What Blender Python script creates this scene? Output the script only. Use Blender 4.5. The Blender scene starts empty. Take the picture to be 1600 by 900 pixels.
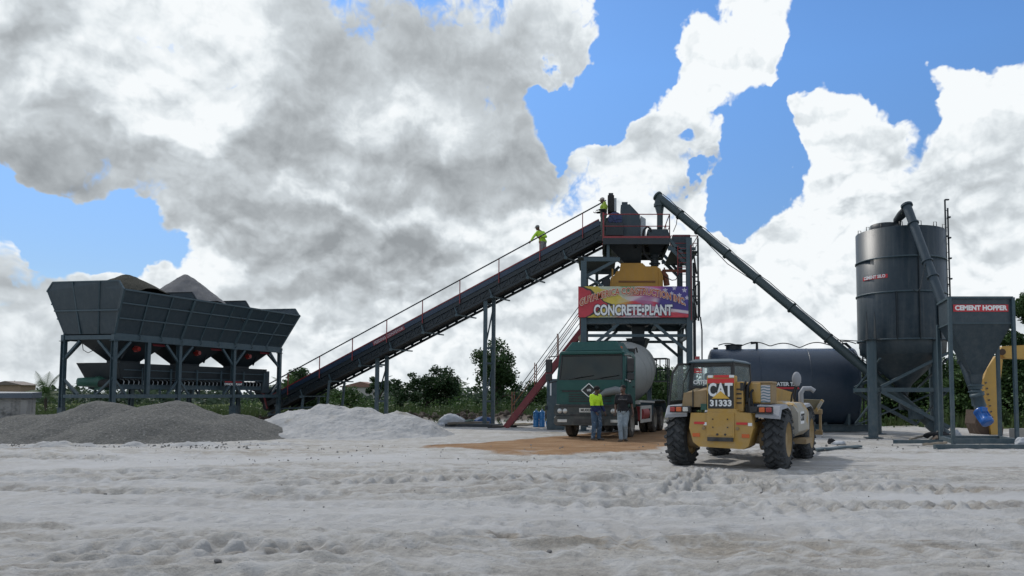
import bpy, bmesh, math, random
import numpy as np
from mathutils import Vector, Matrix, Euler
R = math.radians
SC = bpy.context.scene
COL = SC.collection
rnd = random.Random(7)

# ------------------------------------------------------------------ camera
F_PX, CX, HOR, CAM_H, PITCH = 1156.0, 940.0, 618.0, 1.45, R(3.35)
CYP = HOR - F_PX*math.tan(PITCH)
cd = bpy.data.cameras.new('camera'); cam = bpy.data.objects.new('camera', cd); COL.objects.link(cam)
cam.location = (0, 0, CAM_H); cam.rotation_euler = (math.pi/2 + PITCH, 0, 0)
cd.sensor_width = 36.0; cd.lens = F_PX/1600*36.0
cd.shift_x = -(CX-800)/1600.0; cd.shift_y = (CYP-450)/1600.0
cd.clip_start = 0.1; cd.clip_end = 9000
SC.camera = cam

def ray(px, py):
    c, s = math.cos(PITCH), math.sin(PITCH)
    v = (CYP-py)/F_PX
    return Vector(((px-CX)/F_PX, c - s*v, s + c*v))
def P(px, py, Y):                      # point seen at (px,py) of the 1600x900 photograph, at distance Y
    d = ray(px, py); t = Y/d.y
    return Vector((d.x*t, Y, CAM_H + d.z*t))
def HZ(py, Y): return P(940, py, Y).z
def HX(px, Y): return (px-CX)/F_PX*Y*1.0

# ------------------------------------------------------------------ render look
SC.view_settings.view_transform = 'Standard'; SC.view_settings.look = 'None'
SC.view_settings.gamma = 1.0; SC.view_settings.use_curve_mapping = False
SC.view_settings.exposure = EXPOSURE = 0.0
SC.render.engine = 'CYCLES'

# ------------------------------------------------------------------ sun
SUN_EL, SUN_AZ = R(48), R(-40)         # azimuth from +Y (ahead of the camera) towards +X
sun_dir = Vector((math.sin(SUN_AZ)*math.cos(SUN_EL), math.cos(SUN_AZ)*math.cos(SUN_EL), math.sin(SUN_EL)))
sl = bpy.data.lights.new('sun', 'SUN'); sl.energy = 2.2; sl.angle = R(4); sl.color = (1.0, .955, .89)
so = bpy.data.objects.new('sun', sl); COL.objects.link(so)
so.rotation_euler = sun_dir.to_track_quat('Z', 'Y').to_euler(); so.location = (-20, 30, 40)

# ------------------------------------------------------------------ sky and clouds (world, by direction)
W = bpy.data.worlds.new('World'); SC.world = W; W.use_nodes = True
nt = W.node_tree; nt.nodes.clear()
def N(tree, typ, **kw):
    n = tree.nodes.new(typ)
    for k, v in kw.items(): setattr(n, k, v)
    return n
def M(tree, op, a, b=None, c=None, clamp=False):
    n = tree.nodes.new('ShaderNodeMath'); n.operation = op; n.use_clamp = clamp
    for i, x in enumerate((a, b, c)):
        if x is None: continue
        if isinstance(x, (int, float)): n.inputs[i].default_value = x
        else: tree.links.new(x, n.inputs[i])
    return n.outputs[0]
def ang(px, py):
    d = ray(px, py).normalized()
    return math.atan2(d.x, d.y), math.asin(d.z)
def blob(tree, vec, px, py, rx, ry, rot=0, kind='SPHERICAL'):
    u, v = ang(px, py)
    m = N(tree, 'ShaderNodeMapping', vector_type='TEXTURE')
    m.inputs['Location'].default_value = (u, v, 0)
    m.inputs['Rotation'].default_value = (0, 0, R(rot))
    m.inputs['Scale'].default_value = (rx/F_PX, ry/F_PX, 1)
    tree.links.new(vec, m.inputs['Vector'])
    g = N(tree, 'ShaderNodeTexGradient', gradient_type=kind)
    tree.links.new(m.outputs[0], g.inputs[0])
    return g.outputs['Fac']
def blobs(tree, vec, items):
    acc = None
    for (px, py, rx, ry, rot, w) in items:
        b = blob(tree, vec, px, py, rx, ry, rot)
        acc = M(tree, 'MULTIPLY', b, w) if acc is None else M(tree, 'MULTIPLY_ADD', b, w, acc)
    return acc
def noise(tree, vec, scale, detail=8, rough=.55, dist=0, typ=None, lac=2.0, sx=1, sy=1, off=(0,0,0), dim2=False):
    m = N(tree, 'ShaderNodeMapping'); m.inputs['Scale'].default_value = (sx, sy, 1); m.inputs['Location'].default_value = off
    tree.links.new(vec, m.inputs['Vector'])
    n = N(tree, 'ShaderNodeTexNoise')
    if dim2: n.noise_dimensions = '2D'
    if typ: n.noise_type = typ
    n.inputs['Scale'].default_value = scale; n.inputs['Detail'].default_value = detail
    n.inputs['Roughness'].default_value = rough; n.inputs['Distortion'].default_value = dist
    n.inputs['Lacunarity'].default_value = lac
    tree.links.new(m.outputs[0], n.inputs['Vector'])
    return n.outputs[0], n

# rotation of picture: x right, y DOWN in pixels; v is up, so rot>0 turns anticlockwise on screen
HOLES = [ # px,py,rx,ry,rot,weight : gaps of blue between the clouds
 (1440, 30, 250, 100, -6, 1.35), (1300, 25, 90, 70, 0, .5), (1600, 20, 180, 110, 0, 1.0), (1265, 95, 70, 60, 60, .9), (1404, 180, 46, 80, 0, .8),
 (1400, 115, 60, 50, 0, .5), (1215, 160, 60, 26, 15, .8), (1165, 190, 46, 40, 0, .5),
 (1175, 250, 66, 130, 8, 1.4), (1165, 325, 50, 60, 0, .8), (1150, 230, 50, 60, 0, .6),
 (1020, 30, 110, 55, 12, 1.2), (960, 95, 85, 100, -30, 1.25), (890, 185, 85, 45, 20, 1.2), (935, 150, 60, 60, 0, .6),
 (60, 335, 150, 60, -20, 1.3), (120, 385, 130, 35, -8, .8), (0, 300, 60, 50, 0, .4), (90, 420, 70, 26, 0, .35),
 (1075, 270, 34, 16, 0, .7), (1050, 200, 30, 16, 0, .45)]
FILLS = [ # solid cloud that must not break up
 (500, 620, 1400, 200, 0, 1.0), (1400, 640, 1200, 200, 0, .8), (200, 560, 300, 60, 0, .5), (1100, 500, 500, 90, 0, .7),
 (1300, 210, 130, 160, 0, 1.0), (1560, 210, 170, 140, 0, 1.1), (1490, 180, 60, 90, 0, .5), (880, 40, 90, 130, 0, .9), (862, 105, 60, 60, 0, .8), (1480, 300, 200, 130, 0, .7), (1180, 50, 150, 110, 35, 1.5), (1060, 150, 130, 60, 40, .8),
 (400, 180, 700, 240, 0, .9), (700, 430, 500, 160, 0, .9), (1350, 420, 450, 160, 0, .9), (1040, 380, 160, 130, 0, .5)]
GREY = [ # px,py,rx,ry,rot,w : thick grey parts
 (420, 170, 640, 300, 0, .30), (540, 430, 700, 150, 0, .40), (1300, 460, 520, 180, 0, .14), (1090, 300, 150, 150, 0, .20), (120, 520, 400, 130, 0, .30), (1330, 270, 160, 150, 0, .34), (1570, 270, 150, 130, 0, .34), (1470, 330, 160, 90, 0, .2), (1120, 140, 90, 100, 35, .18), (780, 120, 230, 220, 0, .22),
 (505, 55, 120, 170, 0, .75), (430, 225, 230, 80, 28, .62), (420, 262, 320, 46, 6, .45), (790, 130, 200, 190, 0, .62), (700, 285, 210, 55, 0, .8),
 (850, 255, 120, 60, 20, .5), (640, 60, 120, 120, 0, .4), (90, 235, 190, 46, 0, .75), (15, 50, 70, 110, 0, .75), (320, 330, 380, 60, -7, .80), (420, 385, 300, 34, -4, .6),
 (600, 385, 190, 36, 0, .45), (180, 200, 90, 40, 0, .4), (640, 455, 260, 60, 0, .42), (300, 560, 500, 50, 0, .16), (1040, 245, 150, 60, 35, .42),
 (1085, 320, 90, 100, 0, .34), (1000, 210, 70, 40, 40, .3), (1210, 450, 200, 80, 0, .12), (880, 440, 200, 80, 0, .12), (1440, 420, 200, 120, 0, .06),
 (20, 430, 90, 50, 0, .35), (210, 90, 120, 60, 0, .12), (560, 360, 100, 40, 0, .3), (480, 420, 130, 40, 0, .3)]
LITE = [ (290, 200, 110, 75, 30, .85), (340, 50, 160, 70, 20, .35), (590, 190, 70, 90, 25, .5), (250, 405, 120, 60, 0, .6), (560, 455, 110, 40, 0, .4),
 (960, 310, 220, 130, 0, .6), (1200, 400, 260, 120, 0, .35), (1150, 60, 160, 100, 35, .6), (1290, 170, 130, 90, 0, .22), (1530, 160, 130, 80, 0, .22), (600, 520, 180, 40, 0, .25),
 (480, 505, 60, 30, 0, .4), (20, 495, 60, 30, 0, .5), (690, 335, 120, 36, 10, .45), (420, 352, 160, 18, 0, .3), (770, 380, 90, 60, 30, .4)]

dens = bpy.data.node_groups.new('cloud_density', 'ShaderNodeTree')
dens.interface.new_socket('uv', in_out='INPUT', socket_type='NodeSocketVector')
dens.interface.new_socket('d', in_out='OUTPUT', socket_type='NodeSocketFloat')
gi = N(dens, 'NodeGroupInput'); go = N(dens, 'NodeGroupOutput')
uv = gi.outputs[0]
n2, _ = noise(dens, uv, 7.0, 9, .53, .15, sx=1, sy=1.25, off=(1.3, 5.2, .4), dim2=True)
vor = N(dens, 'ShaderNodeTexVoronoi', feature='F1', voronoi_dimensions='2D'); vor.inputs['Scale'].default_value = 15
vor.inputs['Detail'].default_value = 3; vor.inputs['Roughness'].default_value = .62; vor.inputs['Lacunarity'].default_value = 2.3
wq = N(dens, 'ShaderNodeVectorMath', operation='MULTIPLY_ADD'); 
nw = N(dens, 'ShaderNodeTexNoise', noise_dimensions='2D'); nw.inputs['Scale'].default_value = 22; nw.inputs['Detail'].default_value = 2; dens.links.new(uv, nw.inputs['Vector'])
dens.links.new(nw.outputs['Color'], wq.inputs[0]); wq.inputs[1].default_value = (.035, .035, 0); dens.links.new(uv, wq.inputs[2])
dens.links.new(wq.outputs[0], vor.inputs['Vector'])
bil = M(dens, 'SUBTRACT', .38, vor.outputs['Distance'])
s = M(dens, 'MULTIPLY', M(dens, 'SUBTRACT', n2, .5), 1.7)
s = M(dens, 'MULTIPLY_ADD', bil, .65, s)
dens.links.new(s, go.inputs[0])

tc = N(nt, 'ShaderNodeTexCoord'); sep = N(nt, 'ShaderNodeSeparateXYZ'); nt.links.new(tc.outputs['Generated'], sep.inputs[0])
x_, y_, z_ = sep.outputs
U = M(nt, 'ARCTAN2', x_, y_); V = M(nt, 'ARCSINE', z_)
cmb = N(nt, 'ShaderNodeCombineXYZ'); nt.links.new(U, cmb.inputs[0]); nt.links.new(V, cmb.inputs[1]); UV = cmb.outputs[0]
def dgroup(off):
    a = N(nt, 'ShaderNodeVectorMath', operation='ADD'); nt.links.new(UV, a.inputs[0]); a.inputs[1].default_value = off
    g = N(nt, 'ShaderNodeGroup'); g.node_tree = dens; nt.links.new(a.outputs[0], g.inputs[0]); return g.outputs[0]
d0 = dgroup((0, 0, 0)); d1 = dgroup((-.006, .014, 0))
# warp the mask coordinates a little so the gaps get ragged outlines
wn = N(nt, 'ShaderNodeTexNoise', noise_dimensions='2D'); wn.inputs['Scale'].default_value = 8; wn.inputs['Detail'].default_value = 5; nt.links.new(UV, wn.inputs['Vector'])
w1 = N(nt, 'ShaderNodeVectorMath', operation='SUBTRACT'); nt.links.new(wn.outputs['Color'], w1.inputs[0]); w1.inputs[1].default_value = (.5, .5, .5)
w2 = N(nt, 'ShaderNodeVectorMath', operation='SCALE'); nt.links.new(w1.outputs[0], w2.inputs[0]); w2.inputs['Scale'].default_value = .16
w3 = N(nt, 'ShaderNodeVectorMath', operation='ADD'); nt.links.new(UV, w3.inputs[0]); nt.links.new(w2.outputs[0], w3.inputs[1])
UVW = w3.outputs[0]
holes = blobs(nt, UVW, HOLES); fills = blobs(nt, UVW, FILLS)
cov = M(nt, 'ADD', M(nt, 'MULTIPLY', d0, .62), .40)
cov = M(nt, 'SUBTRACT', M(nt, 'ADD', cov, M(nt, 'MULTIPLY', fills, .75)), M(nt, 'MULTIPLY', holes, 1.9))
mr = N(nt, 'ShaderNodeMapRange', interpolation_type='SMOOTHSTEP'); nt.links.new(cov, mr.inputs[0])
mr.inputs[1].default_value = -.02; mr.inputs[2].default_value = .30
alpha = mr.outputs[0]
# body of the clouds: broad grey and bright parts, then two layers of separate puffs, each bright on top and grey below
gry = blobs(nt, UVW, GREY); lit = blobs(nt, UVW, LITE)
soft, _ = noise(nt, UV, 4.2, 5, .46, .3, sx=1, sy=1.7, off=(7, 2, 1), dim2=True)
gc = N(nt, 'ShaderNodeMapRange', interpolation_type='SMOOTHSTEP'); nt.links.new(gry, gc.inputs[0]); gc.inputs[2].default_value = 1.05; gc.inputs[4].default_value = .66
sh = M(nt, 'ADD', gc.outputs[0], .10)
sh = M(nt, 'SUBTRACT', sh, M(nt, 'MULTIPLY', lit, .50))
sh = M(nt, 'MULTIPLY_ADD', M(nt, 'SUBTRACT', soft, .5), .80, sh)
sh = M(nt, 'SUBTRACT', sh, M(nt, 'MULTIPLY', M(nt, 'SUBTRACT', d0, d1), .30))
edge = N(nt, 'ShaderNodeMapRange', interpolation_type='SMOOTHSTEP'); nt.links.new(cov, edge.inputs[0])
edge.inputs[1].default_value = .1; edge.inputs[2].default_value = .55; edge.inputs[3].default_value = -.16; edge.inputs[4].default_value = 0
sh = M(nt, 'ADD', sh, edge.outputs[0])
bil_ = bpy.data.node_groups.new('billows', 'ShaderNodeTree')      # rounded hills with sharp creases between them
bil_.interface.new_socket('uv', in_out='INPUT', socket_type='NodeSocketVector'); bil_.interface.new_socket('b', in_out='OUTPUT', socket_type='NodeSocketFloat')
gi = N(bil_, 'NodeGroupInput'); go = N(bil_, 'NodeGroupOutput'); acc = None
for k, (sc_, am) in enumerate(((5.5, 1.1), (12, .6), (27, .26), (60, .12))):
    q, _ = noise(bil_, gi.outputs[0], sc_, 1.0, .5, .0, sx=1, sy=1.5, off=(k*3.1, 9-k*2.3, 0), dim2=True)
    q = M(bil_, 'ABSOLUTE', M(bil_, 'SUBTRACT', q, .5)); q = M(bil_, 'MULTIPLY', q, am*2)
    acc = q if acc is None else M(bil_, 'ADD', acc, q)
bil_.links.new(acc, go.inputs[0])
def bgroup(du, dv):
    a = N(nt, 'ShaderNodeVectorMath', operation='MULTIPLY_ADD'); nt.links.new(w1.outputs[0], a.inputs[0]); a.inputs[1].default_value = (.05, .05, 0)
    b_ = N(nt, 'ShaderNodeVectorMath', operation='ADD'); nt.links.new(UV, b_.inputs[0]); b_.inputs[1].default_value = (du, dv, 0); nt.links.new(b_.outputs[0], a.inputs[2])
    g = N(nt, 'ShaderNodeGroup'); g.node_tree = bil_; nt.links.new(a.outputs[0], g.inputs[0]); return g.outputs[0]
B0, B1 = bgroup(0, 0), bgroup(-.005, .014)
rel2 = M(nt, 'SUBTRACT', B0, B1)
rel2 = M(nt, 'MINIMUM', M(nt, 'MAXIMUM', rel2, -.22), .22)
kk = M(nt, 'ADD', blobs(nt, UVW, [(700, 460, 1100, 240, 0, .9), (1300, 280, 560, 330, 0, .95), (1150, 100, 200, 200, 0, .8), (220, 150, 420, 220, 0, .45)]), .22, None)
sh = M(nt, 'SUBTRACT', sh, M(nt, 'MULTIPLY', M(nt, 'MULTIPLY', rel2, .80), kk))
sh = M(nt, 'SUBTRACT', sh, M(nt, 'MULTIPLY', M(nt, 'MULTIPLY', M(nt, 'SUBTRACT', B0, .40), .30), kk))
cr = N(nt, 'ShaderNodeValToRGB'); nt.links.new(sh, cr.inputs[0])
cr.color_ramp.elements[0].position = 0.0; cr.color_ramp.elements[0].color = (.93, .965, .985, 1)
cr.color_ramp.elements[1].position = 1.0; cr.color_ramp.elements[1].color = (.31, .335, .355, 1)
for p_, c_ in ((.14, (.82, .87, .90)), (.36, (.62, .67, .705)), (.66, (.455, .49, .515))):
    e = cr.color_ramp.elements.new(p_); e.color = (*c_, 1)
sky = N(nt, 'ShaderNodeTexSky', sky_type='NISHITA'); sky.sun_disc = False
sky.sun_elevation = SUN_EL; sky.sun_rotation = SUN_AZ; sky.air_density = 1.0; sky.dust_density = .4; sky.ozone_density = 2.2
SKY_STR = 0.10
tint = N(nt, 'ShaderNodeMix', data_type='RGBA', blend_type='MULTIPLY'); tint.inputs[0].default_value = 1
nt.links.new(sky.outputs[0], tint.inputs[6])
tv = N(nt, 'ShaderNodeMapRange'); nt.links.new(V, tv.inputs[0]); tv.inputs[1].default_value = .14; tv.inputs[2].default_value = .42
tm = N(nt, 'ShaderNodeMix', data_type='RGBA'); nt.links.new(tv.outputs[0], tm.inputs[0]); tm.inputs[6].default_value = (.66, .80, .98, 1); tm.inputs[7].default_value = (.86, 1.22, 1.56, 1); nt.links.new(tm.outputs[2], tint.inputs[7])
cs = N(nt, 'ShaderNodeVectorMath', operation='SCALE'); nt.links.new(cr.outputs[0], cs.inputs[0]); cs.inputs['Scale'].default_value = 1.0/SKY_STR
mx = N(nt, 'ShaderNodeMix', data_type='RGBA'); nt.links.new(alpha, mx.inputs[0]); nt.links.new(tint.outputs[2], mx.inputs[6]); nt.links.new(cs.outputs[0], mx.inputs[7])
bg = N(nt, 'ShaderNodeBackground'); bg.inputs[1].default_value = SKY_STR; nt.links.new(mx.outputs[2], bg.inputs[0])
wo = N(nt, 'ShaderNodeOutputWorld'); nt.links.new(bg.outputs[0], wo.inputs[0])
W.cycles.sampling_method = 'MANUAL'; W.cycles.sample_map_resolution = 512

# ------------------------------------------------------------------ helpers: objects
ORI = {}
def thing(name, label, cat, loc=(0,0,0), rz=0, group=None, local=False):
    o = bpy.data.objects.new(name, None); COL.objects.link(o); o.empty_display_size = .2
    o.location = loc; o.rotation_euler = (0, 0, rz); o['label'] = label; o['category'] = cat
    if group: o['group'] = group
    ORI[o.name] = Vector((0,0,0)) if local else Vector(loc)
    return o
def tag(o, label=None, cat=None, group=None, kind=None):
    for k, v in (('label', label), ('category', cat), ('group', group), ('kind', kind)):
        if v: o[k] = v
    return o
class MB:
    def __init__(s): s.v = []; s.f = []; s.sm = []
    def add(s, vs, fs, smooth=False):
        b = len(s.v); s.v += [Vector(v) for v in vs]; s.f += [tuple(b+i for i in f) for f in fs]; s.sm += [smooth]*len(fs); return s
    def box(s, c, d, rot=None):
        c = Vector(c); hx, hy, hz = d[0]/2, d[1]/2, d[2]/2
        vs = [Vector((x, y, z)) for x in (-hx, hx) for y in (-hy, hy) for z in (-hz, hz)]
        if rot is not None:
            m = rot if isinstance(rot, Matrix) else Euler(rot).to_matrix()
            vs = [m @ v for v in vs]
        return s.add([v+c for v in vs], [(0,1,3,2),(4,6,7,5),(0,4,5,1),(2,3,7,6),(0,2,6,4),(1,5,7,3)])
    def frame(s, a, b, up=(0,0,1)):
        a, b = Vector(a), Vector(b); t = (b-a).normalized(); u = Vector(up)
        if abs(t.dot(u)) > .98: u = Vector((0,1,0))
        x = t.cross(u).normalized(); y = x.cross(t).normalized()
        return a, b, t, x, y
    def beam(s, a, b, w, h=None, up=(0,0,1)):          # rectangular bar
        h = h or w; a, b, t, x, y = s.frame(a, b, up)
        vs = []
        for p in (a, b):
            for (i, j) in ((-1,-1),(1,-1),(1,1),(-1,1)): vs.append(p + x*(i*w/2) + y*(j*h/2))
        return s.add(vs, [(3,2,1,0),(4,5,6,7),(0,1,5,4),(1,2,6,5),(2,3,7,6),(3,0,4,7)])
    def ibeam(s, a, b, w, h, tf=.012, up=(0,0,1)):
        a, b, t, x, y = s.frame(a, b, up)
        s.beam(a+y*(h/2-tf/2), b+y*(h/2-tf/2), w, tf, up); s.beam(a-y*(h/2-tf/2), b-y*(h/2-tf/2), w, tf, up)
        return s.beam(a, b, tf, h-2*tf-.002, up)
    def cyl(s, a, b, r, r2=None, n=16, caps=True, smooth=True):
        r2 = r if r2 is None else r2; a, b, t, x, y = s.frame(a, b)
        vs = []
        for p, q in ((a, r), (b, r2)):
            for k in range(n):
                an = 2*math.pi*k/n; vs.append(p + x*(math.cos(an)*q) + y*(math.sin(an)*q))
        s.add(vs, [(k, (k+1)%n, n+(k+1)%n, n+k) for k in range(n)], smooth)
        if caps: s.add(vs[:n], [tuple(range(n-1,-1,-1))]); s.add(vs[n:], [tuple(range(n))])
        return s
    def lathe(s, a, b, prof, n=24, caps=True, smooth=True):   # prof: (t along a->b in metres, radius)
        a, b, t, x, y = s.frame(a, b); vs = []
        for d, q in prof:
            for k in range(n):
                an = 2*math.pi*k/n; vs.append(a + t*d + x*(math.cos(an)*q) + y*(math.sin(an)*q))
        fs = []
        for i in range(len(prof)-1):
            fs += [(i*n+k, i*n+(k+1)%n, (i+1)*n+(k+1)%n, (i+1)*n+k) for k in range(n)]
        s.add(vs, fs, smooth)
        if caps: s.add(vs[:n], [tuple(range(n-1,-1,-1))]); s.add(vs[-n:], [tuple(range(n))])
        return s
    def tube(s, pts, r, n=8, smooth=True):
        pts = [Vector(p) for p in pts]; rings = []
        ux = None
        for i, p in enumerate(pts):
            t = (pts[min(i+1, len(pts)-1)] - pts[max(i-1, 0)]).normalized()
            if ux is None:
                u = Vector((0,0,1)) if abs(t.z) < .95 else Vector((0,1,0)); ux = t.cross(u).normalized()
            else: ux = (ux - t*ux.dot(t)).normalized()
            uy = t.cross(ux); q = r[i] if isinstance(r, (list, tuple)) else r
            rings.append([p + ux*(math.cos(2*math.pi*k/n)*q) + uy*(math.sin(2*math.pi*k/n)*q) for k in range(n)])
        vs = [v for ri in rings for v in ri]; fs = []
        for i in range(len(pts)-1): fs += [(i*n+k, i*n+(k+1)%n, (i+1)*n+(k+1)%n, (i+1)*n+k) for k in range(n)]
        s.add(vs, fs, smooth); s.add(rings[0], [tuple(range(n-1,-1,-1))]); s.add(rings[-1], [tuple(range(n))])
        return s
    def prism(s, poly, ext, cap=True, smooth=False):          # polygon of 3D points extruded by a vector
        e = Vector(ext); n = len(poly); a = [Vector(p) for p in poly]; b = [p+e for p in a]
        s.add(a+b, [(k, (k+1)%n, n+(k+1)%n, n+k) for k in range(n)], smooth)
        if cap: s.add(a, [tuple(range(n-1,-1,-1))]); s.add(b, [tuple(range(n))])
        return s
    def loft(s, rings, closed=True, caps=True, smooth=False):
        n = len(rings[0]); vs = [Vector(v) for r_ in rings for v in r_]; fs = []
        for i in range(len(rings)-1):
            for k in range(n if closed else n-1): fs.append((i*n+k, i*n+(k+1)%n, (i+1)*n+(k+1)%n, (i+1)*n+k))
        s.add(vs, fs, smooth)
        if caps and closed: s.add(rings[0], [tuple(range(n-1,-1,-1))]); s.add(rings[-1], [tuple(range(n))])
        return s
    def plate(s, poly, th):                                    # flat polygon given thickness along its normal
        p = [Vector(q) for q in poly]; nrm = (p[1]-p[0]).cross(p[2]-p[1]).normalized()
        return s.prism([q - nrm*th/2 for q in p], nrm*th)
    def ell(s, c, r, n=16, m=10, rot=None):
        vs, fs = [], []; c = Vector(c); mt = Euler(rot).to_matrix() if rot else Matrix.Identity(3)
        if isinstance(r, (int, float)): r = (r, r, r)
        for i in range(m+1):
            th = math.pi*i/m
            for k in range(n):
                ph = 2*math.pi*k/n
                vs.append(c + mt @ Vector((r[0]*math.sin(th)*math.cos(ph), r[1]*math.sin(th)*math.sin(ph), r[2]*math.cos(th))))
        for i in range(m):
            for k in range(n): fs.append((i*n+k, (i+1)*n+k, (i+1)*n+(k+1)%n, i*n+(k+1)%n))
        return s.add(vs, fs, True)
    def each(s, name, mat, parent=None, **kw):      # every bar of this kind a mesh of its own
        n = len(s.v); p = list(range(n))
        def root(i):
            while p[i] != i: p[i] = p[p[i]]; i = p[i]
            return i
        key = {}
        for i, v in enumerate(s.v):
            k = (round(v.x, 3), round(v.y, 3), round(v.z, 3))
            if k in key: p[root(i)] = root(key[k])
            else: key[k] = i
        for f in s.f:
            for i in f[1:]: p[root(i)] = root(f[0])
        gs = {}
        for q, f in enumerate(s.f): gs.setdefault(root(f[0]), []).append(q)
        out = []
        for fs in gs.values():
            ids = sorted({i for q in fs for i in s.f[q]}); mp = {i: k for k, i in enumerate(ids)}
            m = MB(); m.add([s.v[i] for i in ids], []); m.f = [tuple(mp[i] for i in s.f[q]) for q in fs]; m.sm = [s.sm[q] for q in fs]
            out.append(m.build(name, mat, parent, **kw))
        return out
    def build(s, name, mat, parent=None, bevel=0, label=None, seg=2, weld=False, fixn=True):
        root = parent
        while root is not None and root.parent is not None: root = root.parent
        off = ORI.get(root.name, Vector((0,0,0))) if root is not None else Vector((0,0,0))
        me = bpy.data.meshes.new(name)
        me.from_pydata([tuple(v-off) for v in s.v], [], s.f)
        me.polygons.foreach_set('use_smooth', s.sm)
        if fixn or weld:
            bm = bmesh.new(); bm.from_mesh(me)
            if weld: bmesh.ops.remove_doubles(bm, verts=bm.verts, dist=1e-4)
            if fixn: bmesh.ops.recalc_face_normals(bm, faces=bm.faces)
            bm.to_mesh(me); bm.free()
        o = bpy.data.objects.new(name, me); COL.objects.link(o)
        if mat: me.materials.append(mat)
        if parent is not None: o.parent = parent
        if bevel:
            md = o.modifiers.new('b', 'BEVEL'); md.width = bevel; md.segments = seg; md.limit_method = 'ANGLE'; md.angle_limit = R(40)
        if label: o['label'] = label
        return o
def children(o): return [c for c in bpy.data.objects if c.parent == o]
def copy_tree(o, parent=None):
    c = o.copy(); COL.objects.link(c); c.parent = parent
    for ch in children(o): copy_tree(ch, c)
    return c

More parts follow.
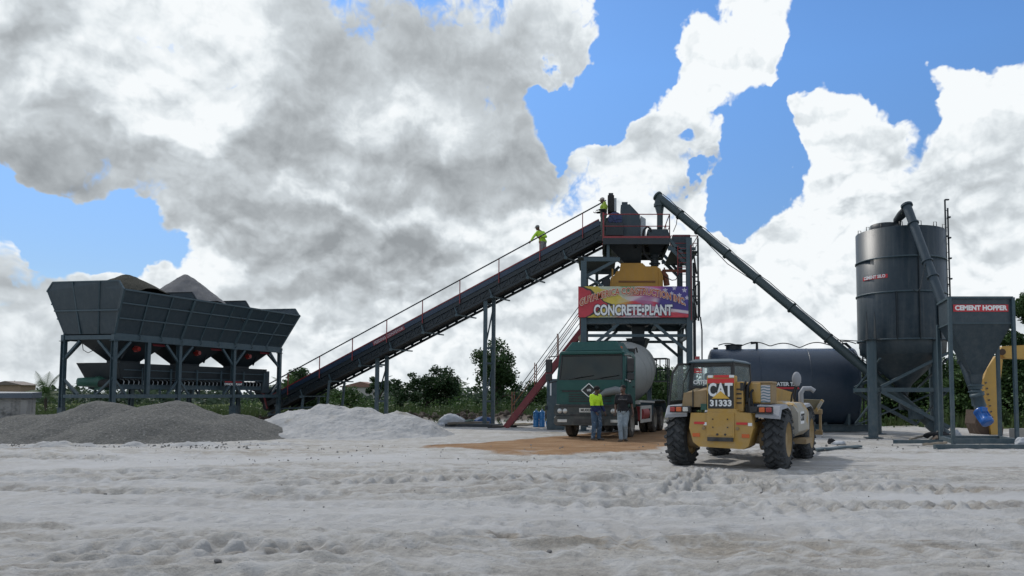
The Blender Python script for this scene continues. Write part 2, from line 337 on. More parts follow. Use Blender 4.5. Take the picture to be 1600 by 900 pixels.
# ------------------------------------------------------------------ helpers: materials
MATS = {}
def mat(name, col, rough=.6, metal=0, var=.12, vscale=3, bump=.0, bdist=.02, bscale=40, col2=None, c2at=.55, c2w=.12, c2scale=2.0, spec=.5, dust=0, dustcol=(.42,.41,.38), dz=(0,1.2), alpha=None, trans=0, coat=0, emis=None, streak=0):
    """painted / mineral surface: base colour with cloudy variation, worn patches of a second colour, dust where the surface faces up and near the ground, fine bump"""
    m = bpy.data.materials.new(name); m.use_nodes = True; t = m.node_tree; t.nodes.clear()
    out = N(t, 'ShaderNodeOutputMaterial'); b = N(t, 'ShaderNodeBsdfPrincipled'); t.links.new(b.outputs[0], out.inputs[0])
    tcn = N(t, 'ShaderNodeTexCoord'); ob = tcn.outputs['Object']
    nf, _ = noise(t, ob, vscale, 6, .6)
    mixv = N(t, 'ShaderNodeMix', data_type='RGBA'); t.links.new(nf, mixv.inputs[0])
    c = np.array(col[:3]); lo = tuple(np.clip(c*(1-var*2), 0, 1)); hi = tuple(np.clip(c*(1+var*2), 0, 1))
    mixv.inputs[6].default_value = (*lo, 1); mixv.inputs[7].default_value = (*hi, 1)
    cur = mixv.outputs[2]; rsock = None
    if col2 is not None:
        nf2, _ = noise(t, ob, c2scale, 9, .68, off=(4, 2, 9), sy=1 if not streak else 1, sx=1)
        r_ = N(t, 'ShaderNodeMapRange'); t.links.new(nf2, r_.inputs[0]); r_.inputs[1].default_value = c2at; r_.inputs[2].default_value = c2at+c2w
        mm = N(t, 'ShaderNodeMix', data_type='RGBA'); t.links.new(r_.outputs[0], mm.inputs[0]); t.links.new(cur, mm.inputs[6]); mm.inputs[7].default_value = (*col2, 1); cur = mm.outputs[2]
    if streak:
        mpg = N(t, 'ShaderNodeMapping'); mpg.inputs['Scale'].default_value = (9, 9, .5); t.links.new(ob, mpg.inputs[0])
        sn = N(t, 'ShaderNodeTexNoise'); sn.inputs['Scale'].default_value = 1; sn.inputs['Detail'].default_value = 5; t.links.new(mpg.outputs[0], sn.inputs['Vector'])
        r_ = N(t, 'ShaderNodeMapRange'); t.links.new(sn.outputs[0], r_.inputs[0]); r_.inputs[1].default_value = .5; r_.inputs[2].default_value = .75; r_.inputs[4].default_value = streak
        mm = N(t, 'ShaderNodeMix', data_type='RGBA'); t.links.new(r_.outputs[0], mm.inputs[0]); t.links.new(cur, mm.inputs[6]); mm.inputs[7].default_value = (*dustcol, 1); cur = mm.outputs[2]
    if dust:
        nd, _ = noise(t, ob, 5, 8, .65, off=(9, 9, 3))
        r_ = N(t, 'ShaderNodeMapRange'); t.links.new(nd, r_.inputs[0]); r_.inputs[1].default_value = .35; r_.inputs[2].default_value = .75; r_.inputs[4].default_value = dust
        geo = N(t, 'ShaderNodeNewGeometry'); sp = N(t, 'ShaderNodeSeparateXYZ'); t.links.new(geo.outputs['Position'], sp.inputs[0])
        hz = N(t, 'ShaderNodeMapRange'); t.links.new(sp.outputs[2], hz.inputs[0]); hz.inputs[1].default_value = dz[0]; hz.inputs[2].default_value = dz[1]; hz.inputs[3].default_value = 1.0; hz.inputs[4].default_value = .22
        fac = M(t, 'MULTIPLY', r_.outputs[0], hz.outputs[0], clamp=True)
        mm = N(t, 'ShaderNodeMix', data_type='RGBA'); t.links.new(fac, mm.inputs[0]); t.links.new(cur, mm.inputs[6]); mm.inputs[7].default_value = (*dustcol, 1); cur = mm.outputs[2]
        rr = N(t, 'ShaderNodeMapRange'); t.links.new(fac, rr.inputs[0]); rr.inputs[3].default_value = rough; rr.inputs[4].default_value = .95; rsock = rr.outputs[0]
    t.links.new(cur, b.inputs['Base Color'])
    if rsock: t.links.new(rsock, b.inputs['Roughness'])
    else: b.inputs['Roughness'].default_value = rough
    b.inputs['Metallic'].default_value = metal; b.inputs['Specular IOR Level'].default_value = spec
    if coat: b.inputs['Coat Weight'].default_value = coat; b.inputs['Coat Roughness'].default_value = .15
    if alpha is not None: b.inputs['Alpha'].default_value = alpha
    if trans: b.inputs['Transmission Weight'].default_value = trans; b.inputs['IOR'].default_value = 1.1
    if emis: b.inputs['Emission Color'].default_value = (*emis[:3], 1); b.inputs['Emission Strength'].default_value = emis[3]
    if bump:
        nb, _ = noise(t, ob, bscale, 5, .6)
        bn = N(t, 'ShaderNodeBump'); bn.inputs['Strength'].default_value = bump; bn.inputs['Distance'].default_value = bdist; t.links.new(nb, bn.inputs['Height']); t.links.new(bn.outputs[0], b.inputs['Normal'])
    MATS[name] = m
    return m
def glass(name, tint, alpha):
    m = bpy.data.materials.new(name); m.use_nodes = True; t = m.node_tree; t.nodes.clear()
    out = N(t, 'ShaderNodeOutputMaterial'); g = N(t, 'ShaderNodeBsdfGlossy'); g.inputs['Roughness'].default_value = .04
    tr = N(t, 'ShaderNodeBsdfTransparent'); tr.inputs[0].default_value = (*tint, 1)
    fr = N(t, 'ShaderNodeFresnel'); fr.inputs[0].default_value = 1.5
    f2 = M(t, 'MULTIPLY', fr.outputs[0], .8)
    mx1 = N(t, 'ShaderNodeMixShader'); t.links.new(f2, mx1.inputs[0]); t.links.new(tr.outputs[0], mx1.inputs[1]); t.links.new(g.outputs[0], mx1.inputs[2])
    df = N(t, 'ShaderNodeBsdfDiffuse'); df.inputs[0].default_value = (.55, .60, .60, 1)
    tcn = N(t, 'ShaderNodeTexCoord'); nn, _ = noise(t, tcn.outputs['Object'], 4, 6, .6)
    dm = M(t, 'MULTIPLY', nn, alpha*.7)
    mx2 = N(t, 'ShaderNodeMixShader'); t.links.new(dm, mx2.inputs[0]); t.links.new(mx1.outputs[0], mx2.inputs[1]); t.links.new(df.outputs[0], mx2.inputs[2])
    t.links.new(mx2.outputs[0], out.inputs[0]); MATS[name] = m; return m

# ------------------------------------------------------------------ numpy noise
def _hash(ix, iy, seed):
    h = (ix*374761393 + iy*668265263 + seed*974634777) & 0xffffffff
    h = ((h ^ (h >> 13))*1274126177) & 0xffffffff
    h = h ^ (h >> 16)
    return (h & 0xffff)/65535.0
def vnoise(x, y, seed=0):
    x = np.asarray(x, float); y = np.asarray(y, float)
    ix = np.floor(x).astype(np.int64); iy = np.floor(y).astype(np.int64); fx = x-ix; fy = y-iy
    fx = fx*fx*fx*(fx*(fx*6-15)+10); fy = fy*fy*fy*(fy*(fy*6-15)+10)
    a = _hash(ix, iy, seed); b = _hash(ix+1, iy, seed); c = _hash(ix, iy+1, seed); d = _hash(ix+1, iy+1, seed)
    return (a*(1-fx)+b*fx)*(1-fy) + (c*(1-fx)+d*fx)*fy
def fbm(x, y, oct=5, seed=0, gain=.5, ridged=False):
    v = 0; a = 1; tot = 0
    for i in range(oct):
        n = vnoise(x*2**i + 13.7*i, y*2**i - 7.3*i, seed+i)
        if ridged: n = 1-np.abs(2*n-1)
        v = v + a*n; tot += a; a *= gain
    return v/tot
def sstep(a, b, x): t = np.clip((x-a)/(b-a), 0, 1); return t*t*(3-2*t)
def np_mesh(name, verts, faces, mat_, smooth=True, attrs=None):
    me = bpy.data.meshes.new(name)
    nv, nf = len(verts), len(faces); k = faces.shape[1]
    me.vertices.add(nv); me.vertices.foreach_set('co', verts.astype(np.float32).ravel())
    me.loops.add(nf*k); me.loops.foreach_set('vertex_index', faces.astype(np.int32).ravel())
    me.polygons.add(nf); me.polygons.foreach_set('loop_start', np.arange(0, nf*k, k, dtype=np.int32))
    me.update(calc_edges=True)
    me.polygons.foreach_set('use_smooth', np.full(nf, smooth))
    for an, data in (attrs or {}).items():
        at = me.attributes.new(an, 'FLOAT_COLOR', 'POINT'); at.data.foreach_set('color', data.astype(np.float32).ravel())
    if mat_: me.materials.append(mat_)
    o = bpy.data.objects.new(name, me); COL.objects.link(o); return o
def grid_faces(nr, nc):
    i = np.arange(nr-1)[:, None]*nc + np.arange(nc-1)[None, :]
    return np.stack([i, i+1, i+nc+1, i+nc], -1).reshape(-1, 4)
# ------------------------------------------------------------------ ground: sand yard, orange fill, dirt, grass plain
TRACKS = [ # wheel ruts across the sand: (x0,y0)-(x1,y1) control points, lateral gap of the pair, width
 [(-14, 7.6), (-4, 8.2), (5, 8.8), (16, 9.6)], [(-16, 9.5), (-5, 9.6), (4, 8.0), (12, 6.6)], [(-12, 12.5), (-2, 11.6), (8, 12.4), (20, 12.8)],
 [(-18, 14.2), (-6, 13.8), (3, 12.9), (14, 15.2)], [(-9, 6.1), (-2, 6.3), (4, 6.6), (9, 6.5)], [(-15, 17.6), (-6, 16.4), (0, 16.6), (5, 19.5)], [(2, 10.6), (6, 10.5), (12, 10.9), (20, 11.6)],
 [(-6, 7.1), (0, 7.4), (3, 9.4), (2, 14.5)], [(-12, 10.6), (-6, 10.9), (0, 10.2), (8, 10.0)]]
def ground_h(X, Y):
    near = sstep(60, 30, Y)
    h = (fbm(X*.16, Y*.16, 3, 3)-.5)*.22
    lump = np.abs(fbm(X*1.1+.4*Y, Y*2.1, 4, 11)-.5)*2
    h = h + (.16*(1-lump)**3 - .05)*.20
    h = h + (fbm(X*.8, Y*1.6, 5, 21, .6)-.5)*.05
    h = h + (fbm(X*3.4, Y*5.0, 4, 31, .55)-.5)*.030*(.4+1.2*vnoise(X*.35, Y*.6, 36))
    h = h + (fbm(X*1.7+Y*.6, Y*3.6, 3, 37, .5, ridged=True)-.5)*.04*sstep(.35, .7, vnoise(X*.22, Y*.5, 38))
    wx = X + (fbm(X*1.3, Y*1.3, 2, 71)-.5)*.7; wy = Y + (fbm(X*1.3, Y*1.3, 2, 72)-.5)*.7
    crest = fbm(wx*2.2+wy*.9, wy*4.2, 4, 73, .6, ridged=True)
    h = h + ((np.clip(crest, .35, 1)-.35)**1.6)*.10*(.25+1.1*vnoise(X*.3, Y*.5, 74)) - .02
    for k, t in enumerate(TRACKS):
        xs = [p[0] for p in t]; ys = [p[1] for p in t]
        o = np.argsort(xs); fy = np.interp(X, np.array(xs)[o], np.array(ys)[o])
        inside = sstep(min(xs)-1, min(xs)+1, X)*sstep(max(xs)+1, max(xs)-1, X)*(.25+.75*sstep(.4, .55, vnoise(X*.3, Y*.2+k*9, 61+k)))
        wob = (fbm(X*.3, X*0+k, 2, 41+k)-.5)*.8
        for gap in (-.62, .62):
            d = (Y-fy-wob-gap)
            prof = np.exp(-(d/.20)**4)
            berm = np.exp(-((np.abs(d)-.34)/.10)**2)
            tread = np.sin(X*2*math.pi/.30 + np.abs(d)*9 + k)
            tread = np.sign(tread)*np.abs(tread)**.6
            h = h + inside*(-.045*prof + .055*berm*(.5+vnoise(X*3, Y*3, 51+k)) + .048*tread*prof)
    # smooth graded strip on the right and one further left
    w = white_mask(X, Y)
    sm = (fbm(X*.16, Y*.16, 3, 3)-.5)*.12 - .02 + (fbm(X*2, Y*9, 3, 77)-.5)*.014
    h = h*(1-w) + sm*w
    og = orange_mask(X, Y); h = h*(1-og*.65) + .02*og
    pad = sstep(1.7, 1.0, np.hypot((X-3.5)/1.6, (Y-16)/1.5))     # packed where the loader stands
    h = h*(1-.7*pad)
    h = h*(.25+.75*sstep(26, 17, Y)) * near
    g = green_mask(X, Y)
    h = h + g*(fbm(X*.25, Y*.25, 4, 91)-.5)*.5*sstep(400, 60, Y)
    dm = dirt_mask(X, Y)
    h = h + dm*(.05+.95*np.abs(fbm(X*.9, Y*.9, 5, 97, .6)-.5))*.9
    return h
def white_mask(X, Y):
    n = (fbm(X*.5, Y*1.2, 4, 5)-.5)
    c = 10.3 - .11*(X-0) + n*.5
    a = sstep(1.5, 4.5, X)*sstep(.75, .30, np.abs(Y - (10.5 - .10*(X-3) + n*.8))*(1.0)/(1+.10*np.maximum(X-3, 0)))
    c2 = 15.2 + .40*(X+12) + n*1.4
    b = sstep(-15, -11, X)*sstep(-2, -6, X)*sstep(1.3, .5, np.abs(Y-c2))
    st = sstep(.56, .68, fbm(X*.10+3, Y*.85+X*.10, 3, 55))*.62*sstep(24, 18, Y)
    return np.clip(np.maximum(a+b*.8, st), 0, 1)
def orange_mask(X, Y):
    n = (fbm(X*.7, Y*.7, 5, 8)-.5)
    front = np.interp(X, [-5.2, -3.9, -1, 1.5, 3.2, 5], [20.5, 20.2, 18.6, 20.2, 24.5, 30]) + n*2.6
    back = np.interp(X, [-5.2, -3.2, -1.5, 1, 4, 7], [21.2, 24.0, 26.5, 31, 34, 36]) + n*2.5
    return sstep(-.8, .9, Y-front)*sstep(-.8, .8, back-Y)*sstep(-5.6, -4.6, X + n*1.5)*sstep(8, 5.5, X)
def gedge(X): return np.interp(X, [-60, -25, -12, -3, 6, 9, 14, 30, 80], [31, 33, 41, 42.5, 42, 36, 31, 28.5, 27])
def green_mask(X, Y):
    n = (fbm(X*.35, Y*.35, 5, 15)-.5)*5
    return sstep(-1.2, 1.2, Y - gedge(X) - 3.2 + n)
def dirt_mask(X, Y):
    n = (fbm(X*.5, Y*.5, 4, 17)-.5)*2.5
    e = gedge(X)
    return sstep(-1.0, .6, Y-e+n)*sstep(5.5, 3.5, Y-e+n)*sstep(11, 7, X)
rows = np.concatenate([np.linspace(-60, 3, 12), 4.2*np.exp(np.arange(0, 640)*.00415), np.geomspace(62, 4500, 46)])
ss = np.linspace(-1, 1, 860); cols_s = np.sign(ss)*np.abs(ss)**1.0
Yg = rows[:, None]*np.ones_like(cols_s)[None, :]
halfw = 4 + np.where(rows < 3, 60, np.abs(rows)*.98)
Xg = cols_s[None, :]*halfw[:, None] - .12*np.clip(rows, 0, None)[:, None]
Hg = ground_h(Xg, Yg)
Hg[rows < 3.5] = 0
vg = np.stack([Xg, Yg, Hg], -1).reshape(-1, 3)
cr_ = sstep(.52, .85, fbm((Xg + (fbm(Xg*1.3, Yg*1.3, 2, 71)-.5)*.7)*2.2+(Yg + (fbm(Xg*1.3, Yg*1.3, 2, 72)-.5)*.7)*.9, (Yg + (fbm(Xg*1.3, Yg*1.3, 2, 72)-.5)*.7)*4.2, 4, 73, .6, ridged=True))  # ridge crests, to be painted lighter like sunlit edges
mk = np.stack([orange_mask(Xg, Yg), green_mask(Xg, Yg), dirt_mask(Xg, Yg), white_mask(Xg, Yg)], -1).reshape(-1, 4)
gm = bpy.data.materials.new('ground'); gm.use_nodes = True; t = gm.node_tree; t.nodes.clear()
out = N(t, 'ShaderNodeOutputMaterial'); b = N(t, 'ShaderNodeBsdfPrincipled'); t.links.new(b.outputs[0], out.inputs[0]); b.inputs['Roughness'].default_value = .95; b.inputs['Specular IOR Level'].default_value = .2
at = N(t, 'ShaderNodeAttribute'); at.attribute_name = 'masks'; sp = N(t, 'ShaderNodeSeparateColor'); t.links.new(at.outputs['Color'], sp.inputs[0])
tco = N(t, 'ShaderNodeTexCoord').outputs['Object']
def rampmix(tree, fac, stops):
    r_ = N(tree, 'ShaderNodeValToRGB'); tree.links.new(fac, r_.inputs[0]); el = r_.color_ramp.elements
    el[0].position = stops[0][0]; el[0].color = (*stops[0][1], 1); el[1].position = stops[-1][0]; el[1].color = (*stops[-1][1], 1)
    for p_, c_ in stops[1:-1]: e = el.new(p_); e.color = (*c_, 1)
    return r_.outputs[0]
def mixc(tree, fac, a, b_):
    m_ = N(tree, 'ShaderNodeMix', data_type='RGBA')
    for i, s_ in ((0, fac), (6, a), (7, b_)):
        if isinstance(s_, tuple): m_.inputs[i].default_value = (*s_, 1)
        elif isinstance(s_, (int, float)): m_.inputs[i].default_value = s_
        else: tree.links.new(s_, m_.inputs[i])
    return m_.outputs[2]
nA, _ = noise(t, tco, .45, 8, .62, .4, sx=.6, sy=1.5)
sand = rampmix(t, nA, [(.30, (.305, .280, .242)), (.46, (.395, .376, .342)), (.70, (.470, .457, .425))])
nT, _ = noise(t, tco, .22, 7, .65, .8, off=(5, 1, 0), sx=.5, sy=1.8)
tan = N(t, 'ShaderNodeMapRange'); t.links.new(nT, tan.inputs[0]); tan.inputs[1].default_value = .55; tan.inputs[2].default_value = .68; tan.inputs[4].default_value = .55
sand = mixc(t, tan.outputs[0], sand, (.29, .245, .18))
nS, _ = noise(t, tco, 16, 7, .78)
spk = N(t, 'ShaderNodeMapRange'); t.links.new(nS, spk.inputs[0]); spk.inputs[1].default_value = .3; spk.inputs[2].default_value = .7; spk.inputs[3].default_value = .72; spk.inputs[4].default_value = 1.22
sm_ = N(t, 'ShaderNodeVectorMath', operation='SCALE'); t.links.new(sand, sm_.inputs[0]); t.links.new(spk.outputs[0], sm_.inputs['Scale']); sand = sm_.outputs[0]
adr = N(t, 'ShaderNodeAttribute'); adr.attribute_name = 'crest_light'
sand = mixc(t, M(t, 'MULTIPLY', adr.outputs['Fac'], .75), sand, (.52, .515, .50))  # light on the crests is put into the sand colour here
sand = mixc(t, M(t, 'MULTIPLY', at.outputs['Alpha'], .85), sand, (.51, .51, .505))
nO, _ = noise(t, tco, 1.2, 8, .65, off=(2, 2, 2))
orange = rampmix(t, nO, [(.3, (.20, .105, .045)), (.55, (.285, .165, .078)), (.75, (.34, .25, .16))])
nOm, _ = noise(t, tco, 2.6, 9, .72, off=(5, 5, 0), sx=.7, sy=1.3)
om = N(t, 'ShaderNodeMapRange'); t.links.new(M(t, 'MULTIPLY_ADD', M(t, 'SUBTRACT', nOm, .5), 1.5, sp.outputs[0]), om.inputs[0]); om.inputs[1].default_value = .28; om.inputs[2].default_value = .72; om.inputs[4].default_value = .95
c_ = mixc(t, M(t, 'MULTIPLY', om.outputs[0], M(t, 'GREATER_THAN', sp.outputs[0], .002)), sand, orange)
nG, _ = noise(t, tco, .6, 9, .7, off=(1, 8, 2))
green = rampmix(t, nG, [(.3, (.045, .06, .018)), (.5, (.085, .115, .03)), (.7, (.16, .17, .055))])
c_ = mixc(t, sp.outputs[1], c_, green)
nD, _ = noise(t, tco, 1.6, 9, .7, off=(8, 8, 2))
dirt = rampmix(t, nD, [(.3, (.04, .028, .02)), (.55, (.11, .085, .062)), (.75, (.22, .19, .15))])
c_ = mixc(t, M(t, 'MULTIPLY', sp.outputs[2], .92), c_, dirt)
t.links.new(c_, b.inputs['Base Color'])
b1, _ = noise(t, tco, 14, 8, .68, .2, sx=1, sy=1.2)
bn = N(t, 'ShaderNodeBump'); bn.inputs['Strength'].default_value = 1.0; bn.inputs['Distance'].default_value = .05; b2, _ = noise(t, tco, 55, 4, .7, 0, off=(3, 3, 0)); t.links.new(M(t, 'MULTIPLY_ADD', b2, .45, b1), bn.inputs['Height']); t.links.new(bn.outputs[0], b.inputs['Normal'])
go_ = np_mesh('ground', vg, grid_faces(len(rows), len(cols_s)), gm, True, {'masks': mk, 'crest_light': np.stack([cr_]*3+[np.ones_like(cr_)], -1).reshape(-1, 4)}); go_['kind'] = 'structure'
def gz(x, y): return float(ground_h(np.array([x], float), np.array([y], float))[0])

# ------------------------------------------------------------------ heaps
def pile(name, peaks, x0, x1, y0, y1, res, matp, label, cat, seed, rough=.06, rs=1.2, base=-.06, sharp=1.0):
    nx, ny = int((x1-x0)/res), int((y1-y0)/res)
    X, Y = np.meshgrid(np.linspace(x0, x1, nx), np.linspace(y0, y1, ny))
    Z = np.full_like(X, -.3); wx = X+(fbm(X*.6, Y*.6, 3, seed)-.5)*1.0; wy = Y+(fbm(X*.6, Y*.6, 3, seed+5)-.5)*1.0
    for (px, py, h, rx, ry) in peaks:
        d = np.hypot((wx-px)/rx, (wy-py)/ry)
        c = h*(1-d)*1.0; c = np.where(c > h*.82, h*.82 + (c-h*.82)*.45, c)
        k = .12; hh = np.clip(.5+.5*(c-Z)/k, 0, 1); Z = Z*(1-hh)+c*hh + k*hh*(1-hh)
    m_ = sstep(-.25, .2, Z)
    Z = Z + m_*((fbm(X*rs, Y*rs, 5, seed+9, .6)-.5)*rough*2 + (fbm(X*7, Y*7, 4, seed+19, .7)-.5)*(rough*.4+.03))
    Z = np.maximum(Z, base-.1); Z += base
    o = np_mesh(name, np.stack([X, Y, Z], -1).reshape(-1, 3), grid_faces(ny, nx), matp, True)
    return tag(o, label, cat)
grav = mat('gravel', (.120, .119, .110), .95, 0, .45, 16, 1.0, bdist=.06, bscale=20, col2=(.24, .235, .215), c2at=.56, c2w=.08, c2scale=14, spec=.2)
grav_bin = mat('gravel_in_bin', (.095, .098, .078), .95, 0, .30, 50, 1.0, 45, col2=(.2, .2, .16), c2at=.52, c2w=.1, c2scale=22, spec=.2)
sandm = mat('white_sand', (.37, .368, .36), .95, 0, .16, 2.2, .9, bdist=.06, bscale=9, col2=(.29, .265, .22), c2at=.58, c2w=.14, c2scale=1.1, spec=.2)
sandg = mat('grey_sand', (.23, .23, .235), .95, 0, .14, 3, .6, 18, spec=.2)
pile('gravel_pile', [(-17.2, 25.4, 1.50, 3.9, 3.2), (-14.5, 24.8, 1.50, 3.5, 3.3), (-12.5, 25.4, .98, 2.4, 2.5), (-19.4, 25.0, .95, 3.2, 2.8), (-20.4, 23.8, .45, 2.4, 2.0)], -24.5, -7.5, 20.6, 30.5, .055, grav, 'long grey gravel pile in front of the aggregate batcher', 'gravel pile', 3, .05, .9)
pile('sand_pile', [(-10.1, 27.8, 1.32, 2.8, 3.0), (-11.3, 27.8, 1.12, 2.6, 2.6), (-9.1, 27.4, 1.20, 2.8, 2.8), (-7.5, 27.6, 1.06, 2.2, 2.6), (-8.2, 26.2, .42, 3.0, 2.2), (-10.6, 26.2, .45, 2.5, 2)], -14.4, -3.8, 23.2, 31.2, .05, sandm, 'white sand pile beside the grey gravel, below the conveyor', 'sand pile', 33, .11, 1.5)
pile('sand_berm', [(-16.6, 20.4, .22, 1.3, .5), (-14.9, 20.7, .30, 1.4, .55), (-13.2, 21.0, .22, 1.2, .5), (-18.4, 20.5, .2, 1.1, .5), (-11.8, 21.3, .2, 1.3, .5), (-9.9, 22.0, .15, 1.6, .5)], -21, -8, 19.3, 22.9, .045, sandm, 'low lumpy white sand ridge along the foot of the gravel pile', 'sand ridge', 53, .09, 2.2)
# ------------------------------------------------------------------ materials of the plant
DUST = (.36, .35, .32)
steel = mat('slate_paint', (.016, .034, .047), .45, 0, .10, .9, .10, 6, dust=.16, dustcol=DUST, dz=(0, 5), streak=.035)
steelf = mat('frame_paint', (.032, .062, .078), .5, 0, .12, 2, .1, 30, dust=.22, dustcol=DUST, dz=(0, 2.5), streak=.03)
darkst = mat('dark_steel', (.007, .014, .019), .5, 0, .2, 3, .1, 30, dust=.10, dustcol=DUST)
black = mat('black_rubber', (.009, .009, .010), .75, 0, .2, 6, .2, 60, dust=.12, dustcol=DUST)
redp = mat('red_paint', (.20, .018, .022), .45, 0, .15, 3, .08, 40, dust=.2, dustcol=DUST)
redst = mat('red_stair_paint', (.17, .018, .028), .45, 0, .15, 3, .08, 40, dust=.25, dustcol=(.3,.16,.1), dz=(0, 4))
rail_rust = mat('rusty_rail', (.20, .07, .04), .7, 0, .2, 8)
yellow = mat('mixer_yellow', (.40, .20, .012), .45, 0, .10, 2, .06, 20, dust=.3, dustcol=(.3,.22,.12), dz=(0, 8), streak=.15)
bluem = mat('motor_blue', (.010, .10, .36), .35, 0, .1, 5, coat=.3)
bluedk = mat('pulley_blue', (.008, .018, .085), .35, 0, .2, 5)
redlamp = mat('red_vibrator', (.24, .02, .015), .4)
greenm = mat('motor_green', (.012, .075, .05), .5, 0, .2, 5, dust=.3, dustcol=DUST)
whitep = mat('white_vinyl', (.72, .73, .72), .5, 0, .05, 4)
redv = mat('red_vinyl', (.45, .02, .03), .5, 0, .08, 4)
navy = mat('tank_navy', (.015, .030, .052), .32, 0, .15, .7, .10, 3, dust=.12, dustcol=(.2,.21,.22), dz=(0, 2.0), streak=.03)
conv_blue = mat('conveyor_blue', (.012, .030, .060), .4, 0, .15, 2, dust=.15, dustcol=DUST)
galv = mat('galvanised', (.30, .32, .33), .45, .6, .12, 5)

def text_mesh(name, body, size, matt, parent, origin, xdir, updir, bold=0.0, align='CENTER', squash=1.0, arc=None, depth=.004, space=1.0, fit=None):
    """letters cut from sheet, laid on a plane: origin is the centre of the line"""
    cu = bpy.data.curves.new(name, 'FONT'); cu.body = body; cu.size = size; cu.align_x = align; cu.align_y = 'CENTER'; cu.extrude = depth/2; cu.offset = bold; cu.space_character = space; cu.resolution_u = 3
    to = bpy.data.objects.new(name, cu); COL.objects.link(to)
    bpy.context.view_layer.update()
    me = bpy.data.meshes.new_from_object(to.evaluated_get(bpy.context.evaluated_depsgraph_get()))
    bpy.data.objects.remove(to); bpy.data.curves.remove(cu)
    if fit:
        xs_ = [v.co.x for v in me.vertices]; squash = fit/(max(xs_)-min(xs_))
    x = Vector(xdir).normalized(); u = Vector(updir).normalized(); n = x.cross(u).normalized(); o = Vector(origin)
    root = parent
    while root.parent is not None: root = root.parent
    off = ORI.get(root.name, Vector((0,0,0)))
    for v in me.vertices:
        X, Y, Z = v.co.x*squash, v.co.y, v.co.z
        if arc: Y += arc(X)
        v.co = o + x*X + u*Y + n*Z - off
    me.name = name; me.materials.clear(); me.materials.append(matt)
    for p in me.polygons: p.material_index = 0
    ob = bpy.data.objects.new(name, me); COL.objects.link(ob); ob.parent = parent
    return ob
def rail(mb, pts, h, r=.022, posts=None, mid=True, n=6):
    pts = [Vector(p) for p in pts]
    for i in range(len(pts)-1):
        a, b = pts[i], pts[i+1]
        mb.cyl(a+Vector((0,0,h)), b+Vector((0,0,h)), r, n=n)
        if mid: mb.cyl(a+Vector((0,0,h*.5)), b+Vector((0,0,h*.5)), r*.8, n=n)
        k = max(1, int(round((b-a).length/(posts or 1.2))))
        for j in range(k+1):
            p = a.lerp(b, j/k); mb.cyl(p, p+Vector((0,0,h)), r, n=n)

# ------------------------------------------------------------------ aggregate batcher
A = Vector((-19.8, 30.0, 0)); Cc = Vector((-17.0, 39.0, 0)); B = Vector((-22.1, 30.35, 0)); D = Cc + (B-A)
L_ = (Cc-A); ex = L_.normalized(); ey = (B-A).normalized()        # along the bins, across
def bp(s, w, z): return A + L_*s + (B-A)*w + Vector((0,0,z))
ZT, ZR = 3.82, 1.42        # top ring beam and bottom rail
bt = thing('aggregate_batcher', 'dark slate steel aggregate batcher with three hopper bins on legs behind the gravel pile', 'batching machine', A)
f = MB()
for w in (0, 1): f.beam(bp(-.01, w, ZT), bp(1.01, w, ZT), .16, .24)
for s_ in (0, .333, .667, 1): f.beam(bp(s_, .04, ZT), bp(s_, .96, ZT), .15, .18)
f.build('top_frame', steelf, bt, .008)
f = MB()
for w in (0, 1): f.beam(bp(0, w, ZR), bp(1, w, ZR), .13, .16)
for s_ in (0, .333, .667, 1): f.beam(bp(s_, .04, ZR), bp(s_, .96, ZR), .12, .14)
f.build('bottom_frame', steelf, bt, .006)
for w in (0, 1):
    for i, s_ in enumerate((0, .333, .667, 1)):
        g = MB(); g.ibeam(bp(s_, w, .95), bp(s_, w, ZT-.12), .17, .17, .02, up=tuple(ey)); g.box(bp(s_, w, .94), (.28, .28, .03)); g.box(bp(s_, w, ZT-.14), (.26, .26, .025))
        g.beam(bp(s_, w, -.1), bp(s_, w, .93), .20, .22); g.box(bp(s_, w, .01), (.34, .34, .03))
        lg = g.build('leg', steelf, bt, .004)
    if w == 0:
        g = MB(); g.ibeam(bp(.165, 0, ZR+.08), bp(.165, 0, ZT-.12), .17, .15, .02, up=tuple(ey)); g.build('post', steelf, bt)
# knee braces
g = MB()
for w in (0, 1):
    for s_ in (0, .333, .667, 1):
        for sg in (-1, 1):
            if not (0 <= s_+sg*.05 <= 1): continue
            g.beam(bp(s_, w, ZT-.95), bp(s_+sg*.075, w, ZT-.14), .09, .09)
            g.beam(bp(s_, w, ZR+.75), bp(s_+sg*.06, w, ZR+.08), .08, .08)
for s_ in (0, 1):
    for w0, w1 in ((0, .32), (1, .68)):
        g.beam(bp(s_, w0, ZT-.9), bp(s_, w1, ZT-.12), .09, .09)
        g.beam(bp(s_, w0, ZR+.75), bp(s_, w1, ZR+.08), .08, .08)
g.each('brace', steelf, bt)
